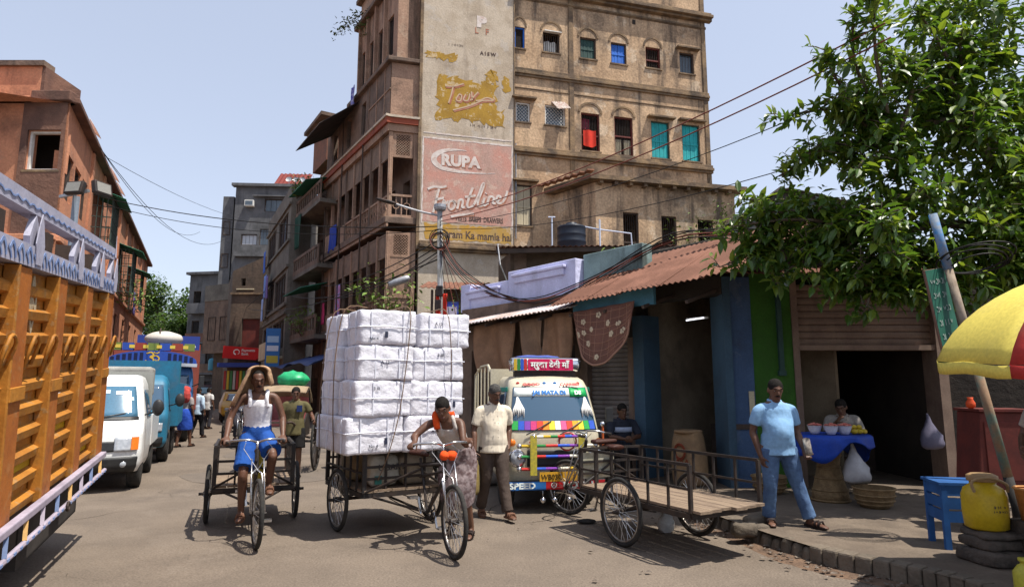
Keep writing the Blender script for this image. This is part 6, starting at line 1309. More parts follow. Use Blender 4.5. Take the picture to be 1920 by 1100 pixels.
def person(label, M, J=None, top=None, bottom=None, topm=None, botm=None, skin=None, hair=HAIR, hf=(0, -1, -.05), hu=None, shoes=None, vox=.0105, hands=(.35, .35), hd_dir=None, girth=1., moust=True, palm=None, group=None, sleeve=.75, belly=0, hem=-.16, hairk=1.):
    j = dict(DEF); j.update(J or {}); j = {k: V(v) for k, v in j.items()}; skin = skin or SKIN
    t = thing('person', label, 'person', M, group)
    lat_s = (j['sL']-j['sR']).normalized(); lat_h = (j['hL']-j['hR']).normalized(); up = (j['nec']-j['pel']).normalized(); fw = lat_s.cross(up)*1.0; fwh = lat_h.cross(up)
    if fw.dot(V(hf)) < 0 and False: fw = -fw
    hf_ = V(hf).normalized(); hu_ = (V(hu) if hu else (j['hd']-j['nec'])+Z*.05).normalized(); hf_ = (hf_-hu_*hf_.dot(hu_)).normalized(); hl = hf_.cross(hu_)
    HM = Matrix((hl, -hf_, hu_)).transposed().to_4x4(); HM.translation = j['hd']       # head frame: -y is the face
    g = girth; b = MB()
    def torso(mb, e, zlo=0, tp=True):
        S = [(j['pel']-up*.1, lat_h, fwh, .13*g+e, .1*g+e), (j['pel'], lat_h, fwh, .158*g+e, .115*g+e), (j['wai']-fw*0, lat_h, fwh, .142*g+e, .1*g+e+belly*.6), (L3(j['wai'], j['che'], .55), lat_s, fw, .152*g+e, .106*g+e+belly*.3), (j['che'], lat_s, fw, .168*g+e, .112*g+e), (L3(j['che'], j['nec'], .5), lat_s, fw, .155*g+e, .098*g+e)]
        if tp: S += [(L3(j['che'], j['nec'], .85), lat_s, fw, .12*g+e, .075*g+e), (j['nec'], lat_s, fw, .06+e, .06+e)]
        mb.loft([(V(c)+fw*belly*(.35 if i in (1, 2, 3) else 0), l, f_, w_, d_) for i, (c, l, f_, w_, d_) in enumerate(S)], 18, 3)
    torso(b, 0)
    b.tube([j['nec']-up*.05, j['nec']+up*.02, j['hd']-hu_*.04], [.062, .056, .052], 12)
    # head
    hb_ = [(-.118, .02, .028, -.062), (-.1, .042, .045, -.048), (-.07, .056, .066, -.025), (-.03, .066, .082, -.008), (.02, .074, .093, .002), (.06, .073, .094, .006), (.095, .056, .075, .008), (.115, .025, .035, .008)]
    b.loft([(HM @ V((0, o, z)), hl, hf_, w_, d_) for z, w_, d_, o in hb_], 18, 3)
    b.tube([HM @ V((0, -.085, .025)), HM @ V((0, -.104, -.005)), HM @ V((0, -.108, -.024)), HM @ V((0, -.09, -.033))], [.008, .012, .0165, .012], 8)
    b.tube([HM @ V((-.045, -.083, .03)), HM @ V((0, -.098, .032)), HM @ V((.045, -.083, .03))], [.009, .011, .009], 6)
    b.tube([HM @ V((-.022, -.088, -.06)), HM @ V((0, -.096, -.06)), HM @ V((.022, -.088, -.06))], [.006, .0105, .006], 6); b.ell(HM @ V((0, -.078, -.098)), (.024, .022, .018), HM)
    for s_ in (-1, 1): b.ell(HM @ V((s_*.078, .012, -.005)), (.011, .022, .034), HM)
    for s_ in 'LR':
        sg = 1 if s_ == 'L' else -1
        S, E, W_ = j['s'+s_], j['e'+s_], j['w'+s_]
        b.tube(cr([tuple(V(L3(j['nec'], S, .3))-up*.045), tuple(V(L3(j['nec'], S, .85))-up*.02), tuple(L3(S, E, .3)), tuple(E), tuple(L3(E, W_, .3)), tuple(W_)], 3), [r_[0] for r_ in cr([(.046,), (.05*g,), (.048*g,), (.038,), (.041,), (.027,)], 3)], 12)
        d = (W_-E).normalized(); pn = V(palm[s_]) if palm and s_ in palm else V((-sg, 0, .0)); dd = V(hd_dir[s_]) if hd_dir and s_ in hd_dir else d
        hand(b, W_, dd, pn, hands[0 if s_ == 'L' else 1], 1 if (dd.cross(pn)).dot(fw) > 0 else -1)
        Hh, K, A, To = j['h'+s_], j['k'+s_], j['a'+s_], j['t'+s_]
        b.tube(cr([tuple(Hh+Z*.04), tuple(L3(Hh, K, .3)), tuple(K), tuple(L3(K, A, .3)), tuple(A)], 4), [r_[0] for r_ in cr([(.09*g,), (.08*g,), (.055,), (.054,), (.036,)], 4)], 12)
        fd = (To-A); fd = V((fd.x, fd.y, fd.z)).normalized(); sl = fd.cross(Z).normalized(); heel = A-V((fd.x, fd.y, 0)).normalized()*.05-Z*.03
        b.tube([A, A-Z*.03], .036, 10); b.loft([(heel, sl, sl.cross(fd), .028, .028), (L3(heel, To, .3)+0*Z if False else V(L3(heel, To, .3)), sl, sl.cross(fd), .034, .036), (V(L3(heel, To, .7)), sl, sl.cross(fd), .042, .024), (To, sl, sl.cross(fd), .042, .016), (To+fd*.04, sl, sl.cross(fd), .026, .01)], 12, 2)
    body_ = b.build('body', skin, t, smooth=True, vox=vox, sm=3)
    if hair:
        h_ = MB(); h_.ell(HM @ V((0, .009, .044)), (.082*hairk, .1*hairk, .088*hairk), HM, 18, 12); h_.ell(HM @ V((0, .05, -.01)), (.07, .06, .075), HM, 14, 9); h_.build('hair', hair, t, smooth=True, wr=.014, sub=1)
    for s_ in (-1, 1):
        e_ = MB().ell(HM @ V((s_*.032, -.0835, .01)), (.0105, .005, .0048), HM, 10, 6).build('eye', EYEW, body_, smooth=True); MB().ell(HM @ V((s_*.032, -.0885, .011)), (.0048, .0025, .0042), HM, 8, 6).build('pupil', DKB, t)
        MB().tube([HM @ V((s_*.014, -.096, .034)), HM @ V((s_*.035, -.094, .04)), HM @ V((s_*.056, -.078, .033))], [.004, .0055, .003], 6).build('eyebrow', HAIR, t)
    if moust: MB().tube([HM @ V((-.034, -.09, -.052)), HM @ V((-.012, -.102, -.044)), HM @ V((.012, -.102, -.044)), HM @ V((.034, -.09, -.052))], [.004, .0085, .0085, .004], 7).build('moustache', hair or HAIR, t)
    MB().tube([HM @ V((-.022, -.094, -.062)), HM @ V((0, -.102, -.061)), HM @ V((.022, -.094, -.062))], [.003, .006, .003], 6).build('lips', mat('lip', (.13, .045, .04), rough=.5), t)
    # clothes
    if top:
        c = MB()
        if top in ('shirt', 'tee'):
            torso(c, .016, tp=False)
            c.loft([(j['pel']+up*hem, lat_h, fwh, .175*g+.02, .13*g+.02), (j['pel']+up*(hem*.4), lat_h, fwh, .172*g+.016, .128*g+.018), (j['wai'], lat_h, fwh, .15*g+.02, .11*g+.02)], 18, 3)
            c.loft([(V(L3(j['che'], j['nec'], .45)), lat_s, fw, .155*g+.012, .098*g+.016), (V(L3(j['che'], j['nec'], .8)), lat_s, fw, .115*g+.012, .08*g+.012), (j['nec']-up*.005, lat_s, fw, .068, .066)], 16, 2)
            for s_ in 'LR':
                S, E, W_ = j['s'+s_], j['e'+s_], j['w'+s_]; e0 = V(L3(S, E, sleeve)) if sleeve <= 1 else V(L3(E, W_, sleeve-1))
                mid = [tuple(E)] if sleeve > 1 else []
                P = [tuple(V(L3(j['nec'], S, .3))-up*.045), tuple(V(L3(j['nec'], S, .82))-up*.018), tuple(V(L3(S, E, .12))), tuple(L3(S, E, .5))]+mid+[tuple(e0)]
                c.tube(cr(P, 3), [r_[0] for r_ in cr([(.058*g,), (.06*g,), (.064*g,), (.066*g,)]+[(.06,)]*len(mid)+[(.064 if sleeve <= 1 else .05,)], 3)], 14)
            col_ = MB(); nk = j['nec']; 
            col_.tube([nk+(lat_s*math.sin(q)*.064-fw*math.cos(q)*.062)+up*(.012-.028*(1-math.cos(q))*.5) for q in [R(a_) for a_ in range(-150, 151, 20)]], [.01]+[.017]*14+[.01], 8)
            for s_ in (-1, 1): col_.tube([nk+lat_s*s_*.05+fw*.045-up*.008, nk+lat_s*s_*.045+fw*.075-up*.035, nk+lat_s*s_*.03+fw*.095-up*.07], [.016, .02, .006], 7, flat=.5)
            tp_ = c.build('shirt', topm, t, smooth=True, vox=vox, wr=.01, sm=5); col_.build('collar', topm, tp_, smooth=True)
            if top == 'shirt':
                pk_ = MB(); 
                for i in range(5): pk_.ell(V(L3(j['nec'], j['pel'], .16+i*.17))+fw*(.115*g+.03+belly*(1.1 if i > 1 else .4)), (.006, .006, .006), None, 8, 5)
                pk_.build('buttons', EYEW, tp_)
        else:   # vest with shoulder straps
            c.loft([(j['pel']+up*hem*.3, lat_h, fwh, .165*g+.01, .122*g+.012), (j['wai'], lat_h, fwh, .145*g+.013, .103*g+.013), (V(L3(j['wai'], j['che'], .55)), lat_s, fw, .153*g+.012, .108*g+.012), (V(L3(j['che'], j['nec'], .08)), lat_s, fw, .162*g+.01, .112*g+.012), (V(L3(j['che'], j['nec'], .3)), lat_s, fw, .14*g, .112*g+.01), (V(L3(j['che'], j['nec'], .52)), lat_s, fw, .105*g, .1*g+.01)], 18, 3)
            for s_ in (-1, 1):
                a = V(L3(j['che'], j['nec'], .08)); tp2 = V(L3(j['nec'], j['sL'] if s_ > 0 else j['sR'], .52))+up*.03
                c.tube(cr([tuple(a+fw*.1*g+lat_s*s_*.1), tuple(V(L3(a, tp2, .6))+fw*.085*g+lat_s*s_*.03), tuple(tp2), tuple(V(L3(a, tp2, .5))-fw*.09*g+lat_s*s_*.02), tuple(a-fw*.1*g+lat_s*s_*.08)], 4), .024, 8)
            tp_ = c.build('vest', topm, t, smooth=True, vox=.009, wr=.008, sm=3)
    if bottom:
        c = MB(); e = .014
        c.loft([(j['wai']-up*.02, lat_h, fwh, .145*g+e, .105*g+e+belly*.3), (j['pel'], lat_h, fwh, .162*g+e, .118*g+e), (j['pel']-up*.11, lat_h, fwh, .155*g+e, .11*g+e)], 16, 3)
        for s_ in 'LR':
            Hh, K, A = j['h'+s_], j['k'+s_], j['a'+s_]
            if bottom == 'trousers': c.tube(cr([tuple(Hh), tuple(L3(Hh, K, .4)), tuple(K), tuple(L3(K, A, .5)), tuple(V(L3(K, A, .97)))], 4), [r_[0] for r_ in cr([(.108*g,), (.1*g,), (.078,), (.072,), (.074,)], 4)], 14)
            elif bottom == 'shorts': c.tube(cr([tuple(Hh), tuple(L3(Hh, K, .45)), tuple(L3(Hh, K, .88))], 4), [r_[0] for r_ in cr([(.11*g,), (.112*g,), (.118,)], 4)], 14)
        if bottom == 'lungi':
            kl = (j['kL']+j['kR'])/2; al = (j['aL']+j['aR'])/2; dz = (j['kL']-j['kR']).length
            c.loft([(j['wai']+up*.02, lat_h, fwh, .155*g+e, .115*g+e), (j['pel'], lat_h, fwh, .2*g+e, .15*g+e), (V(L3(j['pel'], kl, .6)), lat_h, fwh, .19+dz*.15, .175), (V(L3(kl, al, hem+.16 if hem > 0 else .05)), lat_h, fwh, .13+dz*.3, .175)], 18, 4)
        bo = c.build(bottom, botm, t, smooth=True, vox=vox, wr=.014, sm=4)
    if shoes:
        for s_ in 'LR':
            A, To = j['a'+s_], j['t'+s_]; fd = V((To.x-A.x, To.y-A.y, To.z-A.z+.05)).normalized(); sl = fd.cross(Z).normalized(); n_ = sl.cross(fd); heel = A-V((fd.x, fd.y, 0)).normalized()*.06-Z*.055
            c = MB(); Q = [heel+sl*.035, heel+fd*.12+sl*.036, heel+fd*.2+sl*.048, heel+fd*.26+sl*.03, heel+fd*.26-sl*.03, heel+fd*.2-sl*.048, heel+fd*.12-sl*.036, heel-sl*.035]
            c.add([q-n_*.015 for q in Q]+[q+n_*.008 for q in Q], [tuple(range(8)), tuple(range(15, 7, -1))]+[(i, i+8, (i+1) % 8+8, (i+1) % 8) for i in range(8)]); so_ = c.build('sandal', shoes, t)
            c = MB()
            for f_ in (.15, .2): c.tube([heel+fd*f_+sl*.046, heel+fd*(f_-.01)+sl*.03+n_*.052, heel+fd*(f_-.01)-sl*.03+n_*.052, heel+fd*f_-sl*.046], .013, 6)
            c.build('sandal_strap', shoes, so_, smooth=True)
    return t
WVEST = mat('white_vest', (.74, .73, .76), (.66, .65, .69), 5, .85, bump=.006, bsc=18); BLUSH = mat('blue_shorts_cloth', (.012, .075, .32), (.01, .055, .24), 5, .85, bump=.008, bsc=18)
SAND = fl('brown_sandal', '#6b4a38', .7); SANDK = fl('dark_sandal', '#241714', .7)
# rider in the white vest -- placed in the tricycle frame (forward is -y)
def fr(p, M_=None): return tuple(p)
hl_ = Q1+ax1*.3-fw1*.15; hr_ = Q1-ax1*.3-fw1*.15
P1 = person('man in white vest and blue shorts riding the empty tricycle, cloth over his head', CY, dict(
    pel=(0, -.73, 1.12), wai=(0, -.745, 1.25), che=(-.005, -.79, 1.43), nec=(-.01, -.83, 1.62), hd=(-.02, -.87, 1.735),
    sL=(.18, -.815, 1.56), sR=(-.2, -.815, 1.56), eL=(.27, -.85, 1.3), eR=(-.3, -.85, 1.3), wL=tuple(hl_-fw1*.09+Z*.05), wR=tuple(hr_-fw1*.09+Z*.05),
    hL=(.09, -.74, 1.08), hR=(-.09, -.74, 1.08), kL=(.17, -1.05, .9), kR=(-.13, -.98, .7), aL=(.15, -.93, .56), aR=(-.13, -.88, .27), tL=(.16, -1.1, .49), tR=(-.14, -1.06, .2)),
    'vest', 'shorts', WVEST, BLUSH, hairk=.95, hf=(.1, -1, -.35), shoes=SAND, hands=(.95, .95), hd_dir=dict(L=fw1*.8-Z*.45, R=fw1*.8-Z*.45), palm=dict(L=(0, -.4, -1), R=(0, -.4, -1)), girth=.95)
TOWEL = mat('tan_towel', (.42, .27, .16), (.33, .2, .115), 6, .95, bump=.006, bsc=40)
c = MB(); hc = V((-.02, -.87, 1.76))
def shawl(u, v):
    a = R(-128+256*u); r_ = .118+.014*v; x = math.sin(a)*r_*(.95+.08*v*abs(math.sin(a))); y = math.cos(a)*r_*1.1
    zt = .125*math.cos(min(1, (1-v)*0)*0) if False else 0
    if v < .4:
        q = v/.4; k_ = math.sin(q*math.pi/2); return (hc.x+x*k_*1.05, hc.y-.045+y*k_+.045*q, hc.z+.142-.062*q*q+.006*math.sin(u*25)*q)
    q = (v-.4)/.6; fl_ = 1+.25*q*(abs(math.sin(a))); side_ = -1 if x < 0 else 1
    return (hc.x+x*fl_-.12*q*(side_ < 0), hc.y+y*(1+.25*q)+.1*q*q, hc.z+.08-.36*q*(1.1 if side_ < 0 else .42)+.012*math.sin(u*30))
c.grid(shawl, 36, 16); sh1 = c.build('head_cloth', TOWEL, P1, smooth=True, solid=.02, wr=.012)
# labourer pushing the loaded tricycle
GREYV = mat('grey_vest', (.5, .46, .42), (.42, .38, .35), 5, .85, bump=.006, bsc=18); LUNGI = mat('checked_lungi', (.1, .06, .06), (.3, .24, .24), 16, .9, bump=.006, bsc=20)
ORC = fl('orange_towel', '#d24a16', .9)
qa, qb = LD @ (Q2+ax2*.3-fw2*.12), LD @ (Q2-ax2*.3-fw2*.12); P0 = V((-.62, 7.38, .06))
P2 = person('labourer in grey vest and checked lungi pushing the loaded tricycle by its handlebar', T(P0), dict(
    pel=(.02, .04, .84), wai=(-.0, -.03, .96), che=(-.06, -.16, 1.12), nec=(-.1, -.29, 1.27), hd=(-.13, -.37, 1.37),
    sL=(.06, -.25, 1.23), sR=(-.27, -.3, 1.22), eL=(.1, -.38, 1.02), eR=(-.42, -.4, 1.08), wL=tuple(qa-P0+V((.05, .06, .03))), wR=tuple(qb-P0+V((.02, .07, .03))),
    hL=(.09, .03, .83), hR=(-.09, .0, .83), kL=(.1, .0, .45), kR=(-.1, .06, .46), aL=(.16, .12, .04), aR=(-.08, .3, .04), tL=(.14, -.06, -.03), tR=(-.12, .14, -.03)),
    'vest', 'lungi', GREYV, LUNGI, hf=(.05, -1, -.55), hu=(-.1, -.45, 1), shoes=SANDK, hands=(1.0, 1.0), hd_dir=dict(L=(-.5, -.7, -.3), R=(-.4, -.8, -.3)), palm=dict(L=(0, -.2, -1), R=(0, -.2, -1)), moust=False, girth=.95, hem=.08)
c = MB(); c.tube(cr([(-.18, -.4, 1.16), (-.2, -.36, 1.26), (-.19, -.28, 1.315), (-.12, -.2, 1.3), (-.02, -.2, 1.3)], 4), [.035]*5+[.05]*8+[.04]*4, 10); c.build('neck_towel', ORC, P2, smooth=True, wr=.03)
b = MB(); b.ell((0, 0, 0), (.06, .05, .05), None, 14, 9); b.ell((-.09, .0, .0), (.05, .05, .05), None, 14, 9); oc = b.build('orange_cloth', ORC, None, smooth=True, wr=.05); oc.matrix_world = LD @ T(Q2+fw2*.06-Z*.1+ax2*.08); tag(oc, 'orange rag tied at the handlebar of the loaded tricycle', 'rag')
# man walking with a bag
STRIPE = mat('cream_stripe_shirt', (.68, .6, .48), (.6, .52, .41), 30, .85, aniso=(1, 1, .02)); BRNT = mat('brown_trousers', (.075, .052, .042), (.055, .038, .03), 5, .8, bump=.006, bsc=18)
P3 = person('man in cream striped shirt and brown trousers walking past the van with a bag', RZ(-.24, 8.55, 14), dict(
    hd=(.0, -.06, 1.575), nec=(0, .01, 1.455), che=(0, .01, 1.26), wai=(0, .01, 1.07), pel=(0, 0, .94), sL=(.18, .02, 1.37), sR=(-.18, -.01, 1.37), eL=(.23, .1, 1.13), wL=(.2, .0, .9), eR=(-.26, .0, 1.12), wR=(-.27, -.1, .86),
    kL=(.1, -.12, .5), kR=(-.1, .0, .5), aL=(.14, -.22, .1), aR=(-.12, .22, .11), tL=(.17, -.4, .06), tR=(-.13, .05, .035)), 'shirt', 'trousers', STRIPE, BRNT, hair=HAIRG, hf=(.25, -1, -.25), shoes=SAND, hands=(.3, 1.1), palm=dict(R=(.9, 0, .1)), belly=.05, girth=1.04, hem=-.12, sleeve=.8)
bg_ = thing('carry_bag', 'olive cloth bag carried by the man in the cream shirt', 'bag', RZ(-.24, 8.55, 14) @ T((-.27, -.12, .33))); OLB = mat('olive_bag', (.22, .16, .05), (.17, .12, .04), 6, .85, bump=.01, bsc=14)
MB().loft([((0, 0, 0), (.4, 1, 0), (1, -.4, 0), .12, .04), ((0, 0, .06), (.4, 1, 0), (1, -.4, 0), .15, .06), ((0, 0, .28), (.4, 1, 0), (1, -.4, 0), .15, .05), ((0, 0, .4), (.4, 1, 0), (1, -.4, 0), .1, .025)], 16, 3).build('body', OLB, bg_, smooth=True, wr=.03)
MB().tube(cr([(-.03, -.07, .38), (0, 0, .46), (0, .0, .48), (.03, .07, .38)], 3), .014, 6).build('handle', OLB, bg_)
# man in the blue shirt on the pavement
BLSH = mat('sky_blue_shirt', (.22, .38, .58), (.18, .33, .52), 5, .85, bump=.0025, bsc=22); JEAN = mat('blue_jeans', (.05, .09, .18), (.08, .14, .25), 6, .85, bump=.006, bsc=24)
P4 = person('stout man in sky blue shirt and jeans standing on the kerb', RZ(2.98, 7.35, 6, .15), dict(hd=(.0, -.02, 1.475), nec=(0, .02, 1.36), che=(0, .01, 1.17), wai=(0, 0, .99), pel=(0, 0, .86), sL=(.19, .02, 1.265), sR=(-.19, .02, 1.265), eL=(.26, .05, 1.02), wL=(.27, -.07, .82), eR=(-.255, .06, 1.02), wR=(-.22, -.02, .76),
    hL=(.1, 0, .83), hR=(-.1, 0, .83), kL=(.18, -.04, .46), kR=(-.12, -.02, .46), aL=(.27, -.1, .08), aR=(-.11, .08, .08), tL=(.33, -.27, .03), tR=(-.16, -.09, .03)), 'tee', 'trousers', BLSH, JEAN, hf=(-.15, -1, .0), shoes=SANDK, hands=(.8, .35), palm=dict(L=(-.2, -.8, .3)), belly=.08, girth=1.05, hem=-.1, sleeve=.72)
c = MB(RZ(2.98, 7.35, 6, .15)); c.tube([(.25, -.2, .78), (.27, -.12, .94)], .038, 14); nb = tag(c.build('rolled_paper', mat('rolled_paper', (.5, .45, .38), (.12, .1, .09), 10, .8), None, smooth=True), 'rolled paper packet held by the man in the blue shirt', 'packet')
# man seated by the shutter
DKSH = mat('navy_shirt', (.015, .018, .03), (.022, .025, .04), 5, .85); SEAT = MP @ T((5.42, -.6, .15))
P5 = person('seated man in a navy shirt with a white band beside the narrow shutter', T(SEAT.translation) @ Matrix.Rotation(R(10), 4, 'Z'), dict(pel=(0, .1, .5), wai=(0, .13, .63), che=(0, .12, .82), nec=(0, .1, 1.0), hd=(.0, .07, 1.12), sL=(.19, .1, .94), sR=(-.19, .1, .94), eL=(.26, .0, .72), eR=(-.24, .0, .72), wL=(.08, -.14, .68), wR=(-.05, -.14, .68), hL=(.09, .08, .48), hR=(-.09, .08, .48), kL=(.15, -.34, .5), kR=(-.13, -.34, .5), aL=(.16, -.34, .09), aR=(-.12, -.36, .09), tL=(.18, -.52, .03), tR=(-.13, -.54, .03)), 'tee', 'trousers', DKSH, fl('dark_trousers', '#17151a', .9), hf=(.1, -1, -.1), shoes=SANDK, moust=False, hem=-.05, sleeve=.95)
MB().loft([((0, .12, .78), (1, 0, 0), (0, 1, 0), .191, .132), ((0, .12, .86), (1, 0, 0), (0, 1, 0), .193, .134)], 20, 2).build('shirt_band', fl('band_pale', '#9aa4bc', .9), P5, smooth=True)
chr_ = thing('plastic_chair', 'dark plastic chair under the seated man', 'chair', T(SEAT.translation) @ Matrix.Rotation(R(10), 4, 'Z')); CM = fl('chair_dark', '#241c1c', .5)
MB().box((0, .08, .39), (.46, .44, .03)).build('seat', CM, chr_, bev=.01); MB().grid(lambda u, v: (-.23+.46*u, .3+.08*v-.05*math.sin(math.pi*u)+.03, .4+.5*v), 10, 6).build('backrest', CM, chr_, solid=.015, smooth=True)
for x in (-.2, .2):
    for y in (-.1, .27): MB().bar((x, y, .38), (x*1.15, y+(.04 if y > 0 else -.04), 0), .035).build('leg', CM, chr_)
# fruit vendor behind the stall
P6 = person('vendor in a pale shirt sitting behind the fruit stall in the shade', RZ(5.0, 9.85, -18, .15), dict(pel=(0, .1, .62), wai=(0, .1, .76), che=(0, .06, .93), nec=(0, .02, 1.1), hd=(-.02, -.04, 1.21), sL=(.18, .04, 1.05), sR=(-.18, .04, 1.05), eL=(.25, -.05, .8), eR=(-.24, -.05, .82), wL=(.1, -.2, .88), wR=(-.12, -.2, 1.0), hL=(.09, .06, .6), hR=(-.09, .06, .6), kL=(.14, -.3, .6), kR=(-.14, -.3, .6), aL=(.15, -.28, .12), aR=(-.13, -.3, .12), tL=(.16, -.46, .05), tR=(-.14, -.48, .05)), 'tee', 'trousers', mat('dim_white_shirt', (.3, .27, .24), (.24, .22, .2), 6, .9), fl('khaki_dim', '#4a4234', .9), hf=(-.3, -1, -.2), shoes=SANDK, moust=False, sleeve=.9)
stl = thing('wooden_stool', 'low wooden box the vendor sits on', 'stool', RZ(5.04, 9.95, -18, .15)); MB().box((0, .0, .46), (.4, .36, .05)).build('seat', DKWOOD, stl)
for x in (-.16, .16):
    for y in (-.14, .14): MB().bar((x, y, .44), (x, y, 0), .04).build('leg', DKWOOD, stl)
# rickshaw puller in olive shirt
OLIVE = mat('olive_polo', (.1, .085, .035), (.08, .066, .028), 5, .85, bump=.006, bsc=16)
P7 = person('man in olive polo shirt standing between the shafts of a hand rickshaw', RZ(-4.1, 12.3, 12), dict(eR=(-.26, .0, 1.12), wR=(-.2, -.16, 1.0), eL=(.3, .02, 1.14), wL=(.36, -.16, 1.05)), 'tee', 'shorts', OLIVE, fl('black_shorts', '#161414', .9), hf=(.1, -1, -.05), shoes=SANDK, hands=(.9, .9), moust=False, sleeve=.7, vox=.014)
MB().box((.09, -.14, 1.27), (.1, .01, .12)).build('pocket', fl('pocket_blue', '#1c2c58', .9), P7)
# far walkers
REDT = fl('red_head_cloth', '#a8403a', .95); GREYS = fl('grey_shirt_c', '#8c8482', .9)
P8 = person('man with red cloth over his head and blue lungi walking away', RZ(-9.3, 18.5, 172), dict(aL=(.11, .12, .1), aR=(-.12, -.14, .08), kL=(.11, .0, .49), kR=(-.1, -.1, .5), tL=(.12, -.05, .03), tR=(-.13, -.33, .03)), 'tee', 'lungi', GREYS, fl('blue_lungi', '#2b4fae', .9), shoes=SANDK, vox=.018, group='people down the street', hem=-.1)
c = MB(); c.ell((0, .03, 1.58), (.13, .14, .13), None, 16, 10); c.ell((-.06, .1, 1.42), (.14, .1, .2), None, 14, 8); c.build('head_cloth', REDT, P8, smooth=True, vox=.015, wr=.03)
P9 = person('man in pale blue shirt and black trousers walking away', RZ(-10.55, 21.8, 168), dict(aL=(.11, .16, .1), aR=(-.12, -.16, .08), kR=(-.1, -.12, .5), tL=(.12, 0, .03), tR=(-.13, -.33, .03)), 'shirt', 'trousers', fl('pale_blue_shirt', '#a9bccd', .9), fl('black_trousers', '#17161a', .9), shoes=SANDK, vox=.018, group='people down the street', sleeve=1.6)
P10 = person('second man in pale shirt walking just beyond the blue shirted one', RZ(-12.4, 26.5, 165), None, 'shirt', 'trousers', fl('offwhite_shirt', '#b8b6b4', .9), fl('grey_trousers', '#2c2a30', .9), shoes=SANDK, vox=.02, group='people down the street')
for i, (x, y, rz, c1, c2, lab) in enumerate(((-26.2, 58.6, 20, '#b9a48c', '#3a3432', 'standing man in a tan shirt at left of the far group'), (-25.3, 57.6, -15, '#c4c2c0', '#4a5f9c', 'standing man in a white shirt and blue lungi in the far group'), (-23.9, 55.6, 10, '#b48f4c', '#5a4a3a', 'standing man in a mustard shirt in the far group'), (-22.8, 54.0, 40, '#34405e', '#26262c', 'standing man in a dark blue shirt at right of the far group'), (-21.2, 50.5, -30, '#a8a29a', '#3b3b40', 'man in a grey shirt standing before the snack kiosk'))):
    person(lab, RZ(x, y, rz), None, 'shirt', 'trousers' if i != 1 else 'lungi', fl('fs%d' % i, c1, .9), fl('fb%d' % i, c2, .9), shoes=SANDK, vox=.025, group='people down the street', moust=False)
hl4, hr4 = Q4+ax4*.3-fw4*.15, Q4-ax4*.3-fw4*.15
P11 = person('rider in a white shirt bent over the far tricycle', FT, dict(pel=(0, -.72, 1.02), wai=(0, -.76, 1.14), che=(0, -.85, 1.3), nec=(0, -.95, 1.45), hd=(0, -1.03, 1.55), sL=(.18, -.92, 1.39), sR=(-.18, -.92, 1.39), eL=(.25, -1.0, 1.2), eR=(-.25, -1.0, 1.2), wL=tuple(hl4+Z*.04), wR=tuple(hr4+Z*.04), hL=(.09, -.73, 1.0), hR=(-.09, -.73, 1.0), kL=(.15, -1.05, .82), kR=(-.13, -.98, .66), aL=(.14, -.93, .5), aR=(-.13, -.88, .27), tL=(.15, -1.08, .44), tR=(-.14, -1.05, .2)), 'tee', 'trousers', fl('white_tee', '#c4c6cc', .9), fl('dim_trousers', '#34323a', .9), shoes=SANDK, vox=.018, hands=(.9, .9), palm=dict(L=(0, -.3, -1), R=(0, -.3, -1)))
# person at the right edge, arm and side of a patterned shirt only
P12 = person('person in a pale patterned shirt cut by the right edge of the picture', RZ(4.52, 5.35, -60, .15), dict(wR=(-.2, -.25, 1.0), eR=(-.27, -.02, 1.1)), 'shirt', 'trousers', mat('patterned_shirt', (.42, .36, .3), (.2, .2, .22), 22, .9), fl('grey_cloth_tr', '#5a5652', .9), shoes=SANDK)
# hand rickshaw with seat and hood
rk = thing('hand_rickshaw', 'hand pulled rickshaw with pink seat and tan hood behind the olive shirted man', 'rickshaw', RZ(-4.62, 13.3, 8))
for s_ in (-1, 1): bwheel(rk, (s_*.62, .0, .58), (1, 0, 0), .58, 16, True)
MB().cyl((-.7, 0, .58), (.7, 0, .58), .025, n=8).build('axle', FRM, rk)
for s_ in (-1, 1): MB().tube(cr([(s_*.42, .4, .62), (s_*.42, -.3, .72), (s_*.4, -1.3, 1.0), (s_*.38, -1.7, 1.04)], 4), .022, 8).build('shaft', DKWOOD, rk, smooth=True)
MB().bar((-.4, -1.62, 1.035), (.4, -1.62, 1.035), .035).build('cross_bar', DKWOOD, rk)
PINKS = mat('pink_vinyl', (.42, .13, .13), (.36, .11, .11), 4, .6)
MB().box((0, .05, .95), (.8, .5, .12)).build('seat', PINKS, rk, bev=.03); MB().box((0, .34, 1.25), (.8, .1, .55)).build('backrest', PINKS, rk, bev=.03)
for s_ in (-1, 1): MB().prism([(-.3, .7), (.35, .7), (.35, 1.25), (.1, 1.2), (-.3, .95)], s_*.41-.015, s_*.41+.015, Matrix(((0, 1, 0, 0), (1, 0, 0, 0), (0, 0, 1, 0), (0, 0, 0, 1)))).build('side_panel', FRM, rk)
TAN = mat('tan_hood', (.3, .22, .14), (.24, .17, .11), 4, .8)
hd_ = MB(); hd_.grid(lambda u, v: (-.45+.9*u, .42-.85*v, 1.35+.32*math.sin(min(1, v*1.5)*math.pi/2)-.12*max(0, v-.66)*3+.03*math.sin(u*math.pi)), 10, 12); hd_.build('hood', TAN, rk, smooth=True, solid=.02)
for s_ in (-1, 1): MB().tube([(s_*.44, .38, .95), (s_*.45, -.1, 1.62), (s_*.45, -.42, 1.55)], .014, 6).build('hood_bow', FRM, rk)
gb = thing('green_bundle', 'bright green plastic bundle on the rickshaw hood', 'bundle', RZ(-4.62, 13.3, 8) @ T((.1, .05, 1.68))); MB().ell((0, 0, .14), (.32, .25, .17), None, 18, 10).build('body', mat('green_polythene', (.02, .36, .14), (.015, .25, .1), 8, .4), gb, smooth=True, wr=.09)
